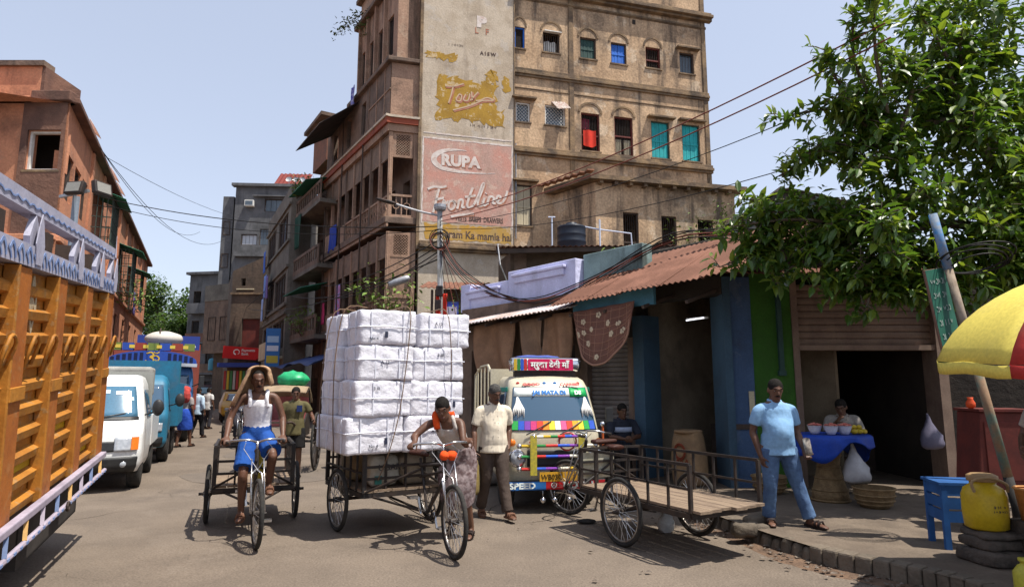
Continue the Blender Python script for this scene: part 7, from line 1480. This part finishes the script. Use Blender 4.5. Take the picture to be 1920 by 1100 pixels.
gb = thing('green_bundle', 'pale green plastic sack beside the rickshaw wheel', 'bundle', (-3.3, 13.7, .75)); MB().ell((0, 0, .2), (.35, .3, .24), None, 18, 10).build('body', mat('green_polythene2', (.08, .42, .3), (.3, .5, .42), 8, .4), gb, smooth=True, wr=.1); MB().box((0, 0, -.4), (.6, .5, .72)).build('crate_below', DKWOOD, gb)
# ---------------------------------------------------------------- foreground tree
def leafmat(name, c1, c2, tr=.35):
    m = mat(name, c1, c2, 2.2, .38, spec=.5, grain=.2, gsc=6)
    t = m.node_tree; N, L = t.nodes, t.links; b = N['Principled BSDF']; o = N['Material Output']
    x = N.new('ShaderNodeBsdfTranslucent'); x.inputs[0].default_value = (c1[0]*2.2, c1[1]*2.2, c1[2]*1.2, 1); s = N.new('ShaderNodeMixShader'); s.inputs[0].default_value = tr
    L.new(b.outputs[0], s.inputs[1]); L.new(x.outputs[0], s.inputs[2]); L.new(s.outputs[0], o.inputs[0]); return m
LEAF = leafmat('broad_leaf', (.06, .115, .016), (.038, .08, .012), .3); LEAFB = leafmat('young_leaf', (.13, .18, .022), (.09, .14, .018), .32); BARK = mat('grey_bark', (.14, .11, .08), (.09, .07, .05), 6, .95, bump=.02, bsc=20)
TIPS = [(2.78, 8.42, 3.25), (2.69, 8.19, 3.71), (3.14, 7.96, 3.86), (3.08, 8.42, 4.18), (3.44, 7.96, 4.35), (3.36, 7.72, 5.05), (3.57, 7.6, 4.45), (3.91, 7.37, 5.17), (3.79, 7.25, 5.7), (4.11, 7.14, 6.08), (4.33, 7.02, 6.42), (4.42, 7.6, 5.14), (5.01, 7.6, 5.71), (5.12, 7.49, 6.37), (5.72, 7.6, 6.14), (6.33, 7.72, 5.92), (4.08, 7.37, 4.15), (3.84, 7.6, 3.63), (4.14, 7.02, 3.48), (3.6, 7.84, 3.35), (3.39, 8.19, 3.0), (4.05, 7.49, 2.95), (4.29, 7.02, 3.11), (4.21, 7.6, 2.55), (4.95, 7.25, 3.99), (5.63, 7.49, 4.74), (6.21, 7.6, 4.45), (5.59, 7.25, 3.53), (5.12, 7.37, 3.05), (6.07, 7.6, 3.23), (5.16, 8.19, 5.03), (5.87, 8.42, 5.67), (6.89, 8.77, 5.84)]
tree = thing('broadleaf_tree', 'large leafy tree with glossy green leaves at the right edge', 'tree', (0, 0, 0))
rd = random.Random(12); base = V((6.9, 7.6, 0)); fork = V((7.5, 8.5, 3.1))
b = MB(); b.tube(cr([(7.95, 8.75, 0), (7.88, 8.7, .3), (7.7, 8.6, 1.5), tuple(fork)], 5), [.3, .27, .25, .24, .23, .22, .21, .2, .2, .19, .19, .18, .18, .17, .17, .16], 12); b.build('trunk', BARK, tree, smooth=True)
limbs = [V((6.08, 8.07, 3.7)), V((5.85, 7.96, 5.1)), V((6.79, 8.19, 4.87)), V((4.91, 7.96, 3.58)), V((4.91, 7.84, 4.75))]
br_ = MB(); tw_pts = []
for l in limbs[:3]: br_.tube(cr([tuple(fork), tuple(fork.lerp(l, .5)+V((0, 0, .2))), tuple(l)], 5), [.13-.007*i for i in range(11)], 8)
for l, p in ((limbs[3], limbs[0]), (limbs[4], limbs[1])): br_.tube(cr([tuple(p), tuple(p.lerp(l, .5)+V((0, 0, .1))), tuple(l)], 5), [.07-.003*i for i in range(11)], 7)
for tip in TIPS:
    tp = V(tip); n0 = min(limbs, key=lambda q: (q-tp).length); mid = n0.lerp(tp, .5)+V((rd.uniform(-.15, .15), rd.uniform(-.15, .15), rd.uniform(.05, .25)))
    P = cr([tuple(n0), tuple(mid), tuple(tp)], 8); br_.tube(P, [.035-.0017*i for i in range(len(P))], 6); tw_pts += [(V(q), i/len(P)) for i, q in enumerate(P) if i > 4]
LV = []
def whorl(c, d, n_, size):
    d = d.normalized(); x = d.orthogonal().normalized(); y = d.cross(x)
    for i in range(n_):
        a = i*2.4+rd.uniform(-.4, .4); o_ = (x*math.cos(a)+y*math.sin(a)); ld = (d*rd.uniform(.1, .9)+o_+V((0, 0, -.25))).normalized(); LV.append((c-d*.035*i, ld, V((rd.uniform(-.35, .35)+.25, rd.uniform(-.35, .35)-.25, 1)), size*rd.uniform(.45, 1.3)))
for q, f in tw_pts:
    for _ in range(2 if f < .5 else 2):
        dv = V((rd.gauss(0, 1), rd.gauss(0, .8), rd.gauss(.1, .7))).normalized(); L_ = rd.uniform(.12, .5)*(1.15-.75*f); e = q+dv*L_
        br_.tube([q, q.lerp(e, .5)+Z*.02, e], [.008, .006, .004], 5); whorl(e, dv+V((-.25, -.1, .15)), rd.randint(5, 8), .175)
# dense inner mass
for _ in range(2000):
    c = rd.choice([(5.73, 8.07, 4.4, 1.46), (6.55, 8.31, 5.45, 1.4), (5.15, 7.96, 5.1, 0.99), (4.68, 7.72, 3.7, 0.88), (6.32, 8.19, 3.58, 1.11), (5.5, 8.19, 6.04, 1.11), (7.02, 8.54, 6.27, 1.4), (3.86, 8.07, 3.7, 0.76), (3.28, 8.19, 3.58, 0.47), (4.21, 7.84, 3.11, 0.58), (4.68, 7.84, 4.52, 0.82), (7.02, 8.42, 4.4, 1.29), (6.55, 8.07, 6.97, 1.05), (6.2, 7.96, 4.75, 1.05), (6.9, 8.19, 3.58, 0.94), (5.38, 7.84, 3.23, 0.7), (6.08, 8.07, 6.62, 0.94), (5.73, 7.96, 5.45, 0.94), (6.73, 7.96, 4.05, 0.82), (7.02, 8.07, 5.22, 0.94), (6.43, 7.72, 3.23, 0.58), (5.7, 7.6, 3.2, 0.75), (6.3, 7.8, 3.8, 0.85), (5.2, 7.6, 2.95, 0.5), (6.4, 7.7, 3.0, 0.7), (4.6, 7.6, 2.95, 0.4)])
    v = V((rd.gauss(0, 1), rd.gauss(0, 1), rd.gauss(0, 1))).normalized()*c[3]*rd.uniform(.35, 1.0); q = V(c[:3])+V((v.x, v.y*.7, v.z)); whorl(q, v+Z*.2, rd.randint(5, 8), .175)
br_.build('branches', BARK, tree, smooth=True)
cp = V((0, 0, 1.65)); LV.sort(key=lambda t: (t[0]-cp).length-.6*t[3])
fm = [MB(), MB()]; lm_ = []
for k_ in range(3):
    q = MB(); leaf(q, V((0, 0, 0)), V((1, 0, 0)), V((0, .15*(k_-1), 1)), 1.0, .46); me = q.build('leaf', LEAFB if k_ == 2 else LEAF, tree); lm_.append(me)
ln = 0
for i, (p, d, nn, s_) in enumerate(LV):
    if i % 4 == 0 and ln < 297:
        M_ = AX(p, d, nn) @ Matrix.Scale(s_, 4); kid(tree, lm_[i % 12//4], M_); ln += 1
    else: leaf(fm[0 if rd.random() < .64 else 1], p, d, nn, s_, .46)
for k_, o_ in enumerate(lm_): o_.matrix_local = T(TIPS[k_]) @ Matrix.Scale(.13, 4)
fo = fm[0]; f0 = fm[0].build('foliage', LEAF, tree, kind='stuff'); f1 = fm[1].build('young_foliage', LEAFB, tree, kind='stuff')

# far trees closing the street
def fartree(label, c, r, seed, n_=4200):
    t = thing('street_tree', label, 'tree', (c[0], c[1], 0), 'trees far down the street'); rd = random.Random(seed); lm = MB(); bm = MB()
    bm.tube(cr([(0, 0, 0), (.2, .1, c[2]*.4), (.1, 0, c[2]*.75)], 4), [.35-.02*i for i in range(9)], 8)
    lobes = []
    for i in range(16):
        v = V((rd.gauss(0, 1), rd.gauss(0, 1), rd.gauss(0, .7))).normalized()*rd.uniform(.35, .8); cc = V((v.x*r[0], v.y*r[0]*.7, c[2]+v.z*r[1])); lobes.append((cc, rd.uniform(.28, .45))); bm.tube([(.1, 0, c[2]*.7), tuple(V((.1, 0, c[2]*.7)).lerp(cc, .6)+Z*.3), tuple(cc)], [.16, .1, .03], 6)
    for i in range(n_):
        cc, k_ = rd.choice(lobes); v = V((rd.gauss(0, 1), rd.gauss(0, 1), rd.gauss(0, 1))).normalized()*rd.uniform(.6, 1.05); p = cc+V((v.x*r[0]*k_, v.y*r[0]*k_, v.z*r[1]*k_))
        leaf(lm, p, V((rd.uniform(-1, 1), rd.uniform(-1, 1), rd.uniform(-.7, .4))), V((rd.uniform(-.6, .6), rd.uniform(-.6, .6), 1)), rd.uniform(.25, .5), .6)
    bm.build('trunk', BARK, t); lm.build('crown', leafmat('far_leaf%d' % seed, (.055, .095, .028), (.035, .065, .02)), t, kind='stuff')
fartree('rounded green tree closing the left side of the street', (-38.0, 70, 10.6), (5.0, 4.6), 3, 5200)
fartree('second tree behind the salmon building roof line', (-44.5, 74, 11.5), (5, 5.2), 4, 5200)
fartree('lower tree at the end of the lorry row', (-34.0, 66, 7.4), (3.2, 3.2), 5, 3600)

# ---------------------------------------------------------------- utility pole, lamp and cables
up_ = thing('utility_pole', 'leaning grey utility pole with meters and tangled cables behind the bales', 'pole', (-1.72, 16, 0))
pt_ = V((-.14, 0, 6.15)); MB().tube([(0, 0, 0), tuple(pt_)], [.09, .065], 12).build('shaft', mat('grey_pole', (.3, .3, .31), (.2, .19, .175), 4, .7, streak=.4), up_, smooth=True)
MB().tube(cr([tuple(pt_-Z*.12), (-.7, -.02, 6.15), (-1.35, -.05, 6.35)], 4), .03, 8).build('lamp_arm', GALV, up_); MB().loft([((-1.25, -.05, 6.33), (0, 1, 0), (0, 0, 1), .06, .03), ((-1.45, -.05, 6.38), (0, 1, 0), (0, 0, 1), .1, .05), ((-1.75, -.06, 6.45), (0, 1, 0), (0, 0, 1), .09, .03)], 12, 2).build('lamp_head', IRON, up_, smooth=True)
MB().lathe([(.08, 0), (.14, .02), (.16, .08), (.16, .16), (.1, .18)], 14, T((-.13, -.02, 6.15))).build('cap', GALV, up_)
for i, (z, sx_, m_) in enumerate(((4.05, .16, IRON), (3.7, .14, IRON), (3.35, .12, WHITEP), (3.05, .14, WHITEP))): MB().box((-.1-.04*(i % 2), -.13, z), (sx_, .12, .26 if i < 2 else .16)).build('junction_box', m_, up_, bev=.01)
for i in range(7):
    b = MB(); b.torus((-.12+.02*math.sin(i*3), -.1-.015*i, 5.35+.05*math.sin(i*2)), (.3*math.sin(i), 1, .3*math.cos(i*2)), .22+.035*math.sin(i*1.7), .012, 24, 5, 1); b.build('cable_coil', (WIRE, WIRER)[i % 3 == 2], up_)
PT = V((-1.86, 16, 6.0))
def cable(label, a, e, sag=.5, r=.012, m=None, n_=18, mids=None):
    a, e = V(a), V(e)
    if mids: P = cr([tuple(a)]+mids+[tuple(e)], 6)
    else: P = [tuple(a.lerp(e, i/n_)-Z*sag*4*(i/n_)*(1-i/n_)) for i in range(n_+1)]
    return tag(MB().tube(P, r, 5).build('overhead_cable', m or WIRE, None, smooth=True), label, 'cable', 'overhead cables')
cable('upper red cable from the utility pole across the ochre facade to the tree', PT, (4.4, 7, 5.9), .25, .011, WIRER); cable('lower red cable from the utility pole across the ochre facade to the tree', PT-Z*.12, (4.45, 7, 5.72), .3, .011, WIRER)
cable('thin dark cable crossing the turquoise shutters to the tree', PT-Z*.2, (4.1, 7.5, 5.2), .3, .007); cable('thin dark cable reaching the tree lowest of the right hand ones', PT-Z*.3, (3.85, 8, 4.55), .3, .007)
cable('double cable strung across the street to the salmon building', PT-Z*.25, (-13.3, 20, 7.75), .35, .014); cable('second cable strung across the street just below the first', PT-Z*.35, (-13.4, 20.3, 7.6), .45, .01)
cable('cable from the roof of the salmon building down the street', (-12.6, 17.2, 9.8), (-26, 52, 14.5), 1.6, .012); cable('second roof cable from the salmon building down the street', (-13.0, 18, 9.8), (-25, 56, 15.5), 2.4, .012); cable('thin high cable far over the street', (-14.5, 22, 9.8), (-21, 56, 16.5), .8, .01)
cable('low cable sagging across the far end of the street', (-16.4, 42, 8.0), (-27, 57, 7.0), .4, .02); cable('cable along the front of the corner building', PT-Z*.6, (-10.2, 33.5, 7.0), .35, .016); cable('second cable along the front of the corner building', PT-Z*.9, (-10.2, 33.3, 6.4), .5, .016); cable('third cable running to the concrete block', PT-Z*.75, (-13.4, 37, 7.2), .8, .016); cable('lowest cable running to the brown house', PT-Z*1.1, (-19, 45.7, 7.3), .6, .018)
for i in range(6):
    cable('%s cable of the bundle sagging over the lavender parapet to the shop roof' % ('first', 'second', 'third', 'fourth', 'fifth', 'sixth')[i], PT-Z*(.3+.12*i), (3.9+.1*i, 10.3, 4.05+.1*(i % 3)), r=.012, m=(WIRE, WIRER, WIRE)[i % 3], mids=[(-1.2+.05*i, 15.2, 4.5-.1*i), (.3, 13.6-.06*i, 3.42+.04*(i % 3)), (1.35, 12.2-.05*i, 3.5+.03*i), (2.9, 11.2, 4.25+.05*(i % 4))])
for i in range(4): cable('loose wire dropping from the utility pole, number %s from the left' % ('one', 'two', 'three', 'four')[i], PT-Z*(.5+.1*i), (-1.45+.16*i, 15.6, 2.9+.1*i), .1, .008, (WIRE, WIRER)[i % 2], mids=[(-1.75+.12*i, 15.8, 4.6-.1*i)])
sl_ = thing('street_lamp', 'cylindrical grey lamp hanging on cables before the balconies', 'lamp', (-4.05, 22.5, 5.4)); MB().tube([(-.35, 0, -.12), (-.3, 0, -.1), (.3, 0, .1), (.4, 0, .16)], [.1, .13, .13, .06], 14).build('shade', GALV, sl_, smooth=True); MB().cyl((.3, 0, .12), (1.6, .3, 1.2), .015, n=6).build('bracket', IRON, sl_)

# ---------------------------------------------------------------- fruit stall
WICK = mat('wicker', (.24, .16, .08), (.17, .11, .055), 12, .9, bump=.012, bsc=50)
def wicker(mb, prof, n_=26):
    return mb.lathe(prof, n_)
st = thing('cane_stand', 'hourglass cane stand under the fruit tray', 'stand', (4.3, 8.95, .15))
wicker(MB(), [(.24, 0), (.225, .12), (.17, .32), (.14, .46), (.16, .6), (.21, .8), (.22, .82)]).build('body', WICK, st, smooth=True)
for z, r_ in ((.02, .245), (.15, .22), (.3, .178), (.45, .143), (.6, .163), (.75, .2)): MB().torus((0, 0, z), (0, 0, 1), r_, .012, 26, 6).build('hoop', WICK, st)
tr_ = thing('fruit_tray', 'round tray draped with a bright blue sheet on the cane stand', 'tray', (4.36, 8.9, .97)); MB().lathe([(.42, 0), (.45, .04), (.44, .05), (.4, .02)], 30).build('tray', WICK, tr_)
BLT = mat('bright_blue_sheet', (.012, .06, .4), (.01, .045, .3), 6, .5)
def drape(u, v):
    a = 2*math.pi*u; r_ = .12+.36*min(1, v*1.6); dn = max(0, v-.62)/.38; fl_ = .22+.12*math.sin(a*2+.7)+.06*math.sin(a*5); return (r_*math.cos(a)*(1+.04*dn*math.sin(a*9)), r_*math.sin(a)*(1+.04*dn*math.sin(a*9)), .06-dn*fl_)
MB().grid(drape, 48, 12).build('blue_sheet', BLT, tr_, smooth=True, solid=.006)
ENAM = mat('enamel_white', (.65, .65, .68), rough=.25, coat=.3); PINKF = mat('pomegranate_seed', (.45, .09, .07), (.55, .2, .15), 30, .5)
for i, (x, y) in enumerate(((-.28, -.1), (-.12, -.22), (.07, -.2))):
    bw = thing('enamel_bowl', ('white bowl of red fruit at left of the tray', 'white bowl of red fruit in the middle of the tray', 'white bowl of red fruit at right of the tray')[i], 'bowl', (4.36+x, 8.9+y, 1.04), 'bowls on the fruit tray'); MB().lathe([(.05, 0), (.075, .05), (.095, .11), (.1, .115), (.085, .1), (.03, .03)], 20).build('bowl', ENAM, bw, smooth=True); f = MB(); rd = random.Random(i)
    for k_ in range(26): a = rd.uniform(0, 6.3); r_ = .075*math.sqrt(rd.random()); f.ell((r_*math.cos(a), r_*math.sin(a), .115+.025*(1-r_/.08)), (.02, .02, .016), None, 6, 4)
    f.build('fruit_pieces', PINKF, bw, smooth=True)
LEM = mat('yellow_fruit', (.5, .36, .02), (.42, .28, .02), 9, .5)
rd = random.Random(8)
for i in range(9): f = MB().ell((0, 0, 0), (.05, .035, .033), None, 12, 8).build('yellow_fruit', LEM, None, smooth=True); f.matrix_world = T((4.58+.07*(i % 3)+rd.uniform(-.02, .02), 8.72+.06*(i//3 % 3), 1.075+(.05 if i > 5 else 0))) @ Matrix.Rotation(rd.uniform(0, 3), 4, 'Z'); tag(f, 'yellow fruit heaped at the right of the blue tray', 'fruit', 'yellow fruit on the tray')
PG = mat('grey_polybag', (.4, .4, .42), (.3, .3, .32), 5, .4)
for nm, lab, loc, s_, m_ in (('plastic_bag', 'translucent grey bag hanging below the fruit tray', (4.5, 8.62, .42), (.17, .1, .22), PG), ('plastic_bag', 'lilac bag hanging in the dark shop opening', (6.25, 9.75, .75), (.16, .1, .2), mat('lilac_bag', (.12, .11, .16), rough=.5))):
    t = thing(nm, lab, 'bag', loc); MB().loft([((0, 0, 0), (1, 0, 0), (0, 1, 0), s_[0]*.5, s_[1]*.5), ((.01, 0, .05), (1, 0, 0), (0, 1, 0), s_[0], s_[1]), ((0, 0, .2), (1, 0, 0), (0, 1, 0), s_[0]*.9, s_[1]), ((-.02, 0, .4), (1, 0, 0), (0, 1, 0), s_[0]*.3, s_[1]*.4), ((-.03, 0, .52), (1, 0, 0), (0, 1, 0), .015, .015)], 16, 3).build('body', m_, t, smooth=True, wr=.05)
for nm, loc, r_, lab in (('wicker_basket', (4.62, 8.45, .15), .24, 'round wicker basket on the pavement below the fruit tray'), ('wicker_basket', (3.72, 9.55, .15), .24, 'wicker basket behind the man in the blue shirt')):
    t = thing(nm, lab, 'basket', loc, 'wicker baskets'); wicker(MB(), [(r_*.65, 0), (r_*.9, .08), (r_, .22), (r_*1.03, .25), (r_*.96, .24), (r_*.85, .08), (r_*.3, .03)]).build('body', WICK, t, smooth=True)
    for z, k_ in ((.05, .82), (.1, .94), (.16, .985), (.24, 1.03)): MB().torus((0, 0, z), (0, 0, 1), r_*k_, .012, 28, 6).build('weave_ring', WICK, t)

# ---------------------------------------------------------------- corner with umbrella, water jug and leaning post
pol = thing('leaning_post', 'leaning wooden post with blue painted top at the right', 'post', (4.82, 6.25, .15))
A0 = V((0, 0, 0)); A1 = V((-.4, .28, 3.3)); 
for f0_, f1_, m_, r0_ in ((0, .2, fl('post_dark', '#2c2a28', .8), .045), (.2, .55, mat('post_wood', (.24, .15, .09), (.1, .16, .13), 6, .85), .043), (.55, .82, mat('post_pale', (.3, .24, .18), (.2, .15, .11), 9, .9), .041), (.82, 1.0, mat('post_blue', (.04, .17, .38), (.2, .22, .24), 9, .8), .044)): MB().tube([A0.lerp(A1, f0_), A0.lerp(A1, f1_)], r0_, 10).build('section', m_, pol, smooth=True)
for i in range(4): b = MB(); b.torus((-.1-.0*i, .15, 2.75+.02*i), (.2*math.sin(i), .3, 1), .22+.04*i, .008, 26, 5); b.build('wire_loop', WIRE, pol)
sg_ = thing('street_sign', 'green hanging sign board with faded white writing', 'sign', AX((4.33, 6.45, 1.98), (.3, .15, .06), (-.06, 0, 1))); GS = mat('sign_green', (.015, .11, .07), (.012, .08, .05), 5, .6, dirt=.3)
MB().bx(0, .34, -.015, .015, 0, .86).build('board', GS, sg_); b = MB(); b.tube([(0, 0, 0), (.34, 0, 0), (.34, 0, .86), (0, 0, .86)], .014, 6, cl=True); b.build('frame', mat('rusty_frame', (.13, .07, .05), rough=.9), sg_)
for i in range(5): scrawl(sg_, T((.04, -.019, .7-i*.14)), (.26, .2, .26, .24, .16)[i], .06, fl('sign_white', '#8a988e', .7), 10+i)
um = thing('street_umbrella', 'large yellow, red and blue vendor umbrella at the right edge', 'umbrella', T((4.54, 4.75, .08)) @ Matrix.Rotation(R(-5), 4, 'Y') @ Matrix.Rotation(R(4), 4, 'X'))
MB().cyl((0, 0, 0), (0, 0, 2.5), .025, n=10).build('pole', GALV, um)
UC = ('#d2bf58', '#a8302a', '#45488c', '#3c7a50')
def ump(a, v): 
    k_ = 1-.05*(1-math.cos((a*8/(2*math.pi) % 1-.5)*2*math.pi))*v*.5; r_ = 1.12*math.sin(v*1.22)/math.sin(1.22)*k_; return (r_*math.cos(a), r_*math.sin(a), 2.47-.62*(1-math.cos(v*1.22))/(1-math.cos(1.22)))
for i in range(8):
    a0 = R(152+i*45); b = MB(); b.grid(lambda u, v: ump(a0+R(45)*u, max(.02, v)), 8, 10); b.build('panel', mat('umb%d' % (i % 4), rgb(UC[i % 4]), rough=.75, bump=.0012, bsc=9, dirt=.2, dcol=(.3, .25, .15), dsc=3), um, smooth=True, solid=.004)
    b = MB(); b.grid(lambda u, v: (ump(a0+R(45)*u, 1)[0], ump(a0+R(45)*u, 1)[1], ump(a0+R(45)*u, 1)[2]-.09*v-.01*math.sin(u*9)), 8, 2); b.build('valance', MATS['umb%d' % (i % 4)], um, smooth=True, solid=.004)
    b = MB(); b.tube([tuple(V(ump(a0, v/8))-Z*.012) for v in range(1, 9)], .006, 5); b.build('rib', GALV, um)
jg = thing('water_jug', 'yellow plastic water jug with lid and handle on a stone pile', 'jug', (4.2, 5.9, .42)); YJ = mat('yellow_plastic', (.52, .36, .015), (.46, .31, .015), 5, .4, dirt=.3, dcol=(.3, .2, .05), dsc=4)
MB().lathe([(.13, 0), (.165, .02), (.175, .15), (.172, .29), (.15, .35), (.1, .385), (.1, .42)], 28).build('body', YJ, jg, smooth=True); MB().lathe([(.115, .41), (.12, .42), (.12, .46), (.09, .475), (.03, .48)], 22).build('lid', mat('tan_lid', (.3, .19, .09), rough=.6), jg, smooth=True)
b = MB(); b.tube(cr([(-.15, -.1, .33), (-.16, -.1, .42), (-.02, -.12, .45), (.12, -.12, .4), (.16, -.08, .33)], 4), .013, 7); b.build('handle', mat('tan_handle', (.3, .2, .1), rough=.7), jg); scrawl(jg, T((-.05, -.178, .2)), .09, .022, INK, 21, 'print'); scrawl(jg, T((-.05, -.178, .165)), .1, .018, INK, 22, 'print')
sp = thing('stone_pile', 'stacked stones and bricks under the yellow jug', 'stones', (4.25, 5.85, .15)); rd = random.Random(6); DST = mat('dark_stone', (.1, .08, .065), (.06, .05, .042), 6, .95, bump=.02, bsc=20)
for i, (x, y, z, w_, d_, h_) in enumerate(((0, 0, .06, .5, .4, .12), (-.02, .02, .17, .42, .36, .1), (.02, 0, .24, .46, .34, .06), (.25, -.35, .07, .34, .3, .14), (.35, -.3, .2, .3, .3, .12), (.3, -.7, .06, .4, .3, .12))): o_ = roundbox(w_, d_, h_, 5, .03, 60+i, .02).build('stone', DST, sp, smooth=True); o_.location = (x, y, z); o_.rotation_euler.z = rd.uniform(-.3, .3)
bc = thing('blue_crate', 'blue wooden crate box beside the yellow jug', 'crate', RZ(4.32, 6.4, -12, .15)); BCM = mat('blue_crate_paint', (.018, .09, .27), (.015, .07, .21), 5, .7, dirt=.3)
for z in (.3, .42, .54): MB().box((0, -.15, z), (.42, .025, .1)).build('slat', BCM, bc); MB().box((-.2, .05, z), (.025, .38, .1)).build('slat', BCM, bc)
MB().box((0, .05, .6), (.46, .44, .025)).build('top', BCM, bc)
for x in (-.19, .175):
    for y in (-.14, .22): MB().bx(x-.025, x+.025, y-.025, y+.025, 0, .585).build('leg', BCM, bc)
rb = thing('red_cabinet', 'slanted red painted cabinet behind the leaning post', 'cabinet', RZ(5.22, 7.1, -10, .15)); RC = mat('red_box_paint', (.13, .025, .018), (.09, .02, .015), 4, .7, dirt=.35, dcol=(.08, .03, .02))
MB().prism([(-.3, .45), (.3, .45), (.3, 1.25), (-.22, 1.25)], -.25, .25).build('body', RC, rb, bev=.015); MB().bx(-.2, .28, -.262, -.252, .55, 1.15).build('door', RC, rb, bev=.005); MB().bx(-.24, .32, -.28, .28, 1.252, 1.28).build('lid', RC, rb)
for x in (-.25, .25):
    for y in (-.2, .2): MB().bx(x-.03, x+.03, y-.03, y+.03, 0, .448).build('leg', DKWOOD, rb)
of = tag(MB().lathe([(.02, 0), (.045, .02), (.045, .06), (.025, .1), (.03, .12)], 12).build('orange_cup', fl('cup_orange', '#c4481c', .5), None, smooth=True), 'small orange cup on the red cabinet', 'cup'); of.location = (4.98, 7.05, 1.43)
yb = thing('yellow_bottle', 'small yellow green plastic bottle at the bottom right corner', 'bottle', (3.78, 4.95, .15)); MB().lathe([(.08, 0), (.085, .02), (.085, .16), (.05, .21), (.035, .215), (.035, .235), (.045, .24), (.045, .26)], 18).build('body', fl('bottle_lime', '#b0a83a', .4), yb, smooth=True)
ob2 = thing('orange_bucket', 'tan orange bucket at the right edge beside the jug', 'bucket', (4.5, 5.72, .52)); MB().lathe([(.1, 0), (.13, .26), (.14, .27), (.12, .25), (.09, .02)], 22).build('body', fl('bucket_tan', '#b87a42', .6), ob2, smooth=True); b = MB(); b.torus((0, 0, .27), (0, 0, 1), .135, .01, 22, 6); b.build('rim', fl('bucket_rim', '#c08a52', .6), ob2); MB().box((0, 0, -.18), (.3, .3, .36)).build('brick_base', DST, ob2)
# slippers and small rubble by the parked tricycle
sp_ = tag(MB().ell((0, 0, .03), (.12, .06, .03), None, 14, 7).build('rubber_scrap', TYRE, None, smooth=True), 'black rubber scrap lying by the parked tricycle front wheel', 'scrap'); sp_.location = (.92, 8.2, 0)
rd = random.Random(21)
for i, (x, y, s_, lab) in enumerate(((2.75, 7.55, .16, 'rough stone on the kerb left of the standing man'), (2.5, 7.2, .14, 'small stone at the broken kerb'), (2.3, 8.4, .1, 'pebble beside the tricycle wheel'))): o_ = tag(roundbox(s_*1.6, s_*1.2, s_, 5, s_*.3, 80+i, .04).build('stone', KERB, None, smooth=True), lab, 'stone'); o_.location = (x, y, s_*.3+.1)
lt = MB()
for i in range(400):
    k_ = rd.randint(3, 50); x, y = KS[k_]; x += -abs(rd.gauss(0, .25 if i < 340 else 2.2))+.1; y += rd.gauss(0, .2 if i < 340 else 1.2); s_ = rd.uniform(.012, .04); a = rd.uniform(0, 6.3)
    lt.add([(x+s_*math.cos(a), y+s_*math.sin(a), .022), (x-s_*math.sin(a), y+s_*math.cos(a), .03), (x-s_*math.cos(a), y-s_*math.sin(a), .021), (x+s_*.6*math.sin(a), y-s_*.6*math.cos(a), .036)], [(0, 1, 2, 3)])
o_ = lt.build('street_litter', mat('litter_bits', (.17, .14, .115), (.08, .06, .045), 30, .9, world=True), None); o_['kind'] = 'stuff'; o_['label'] = 'scraps of paper and dirt along the gutter'; o_['category'] = 'litter'
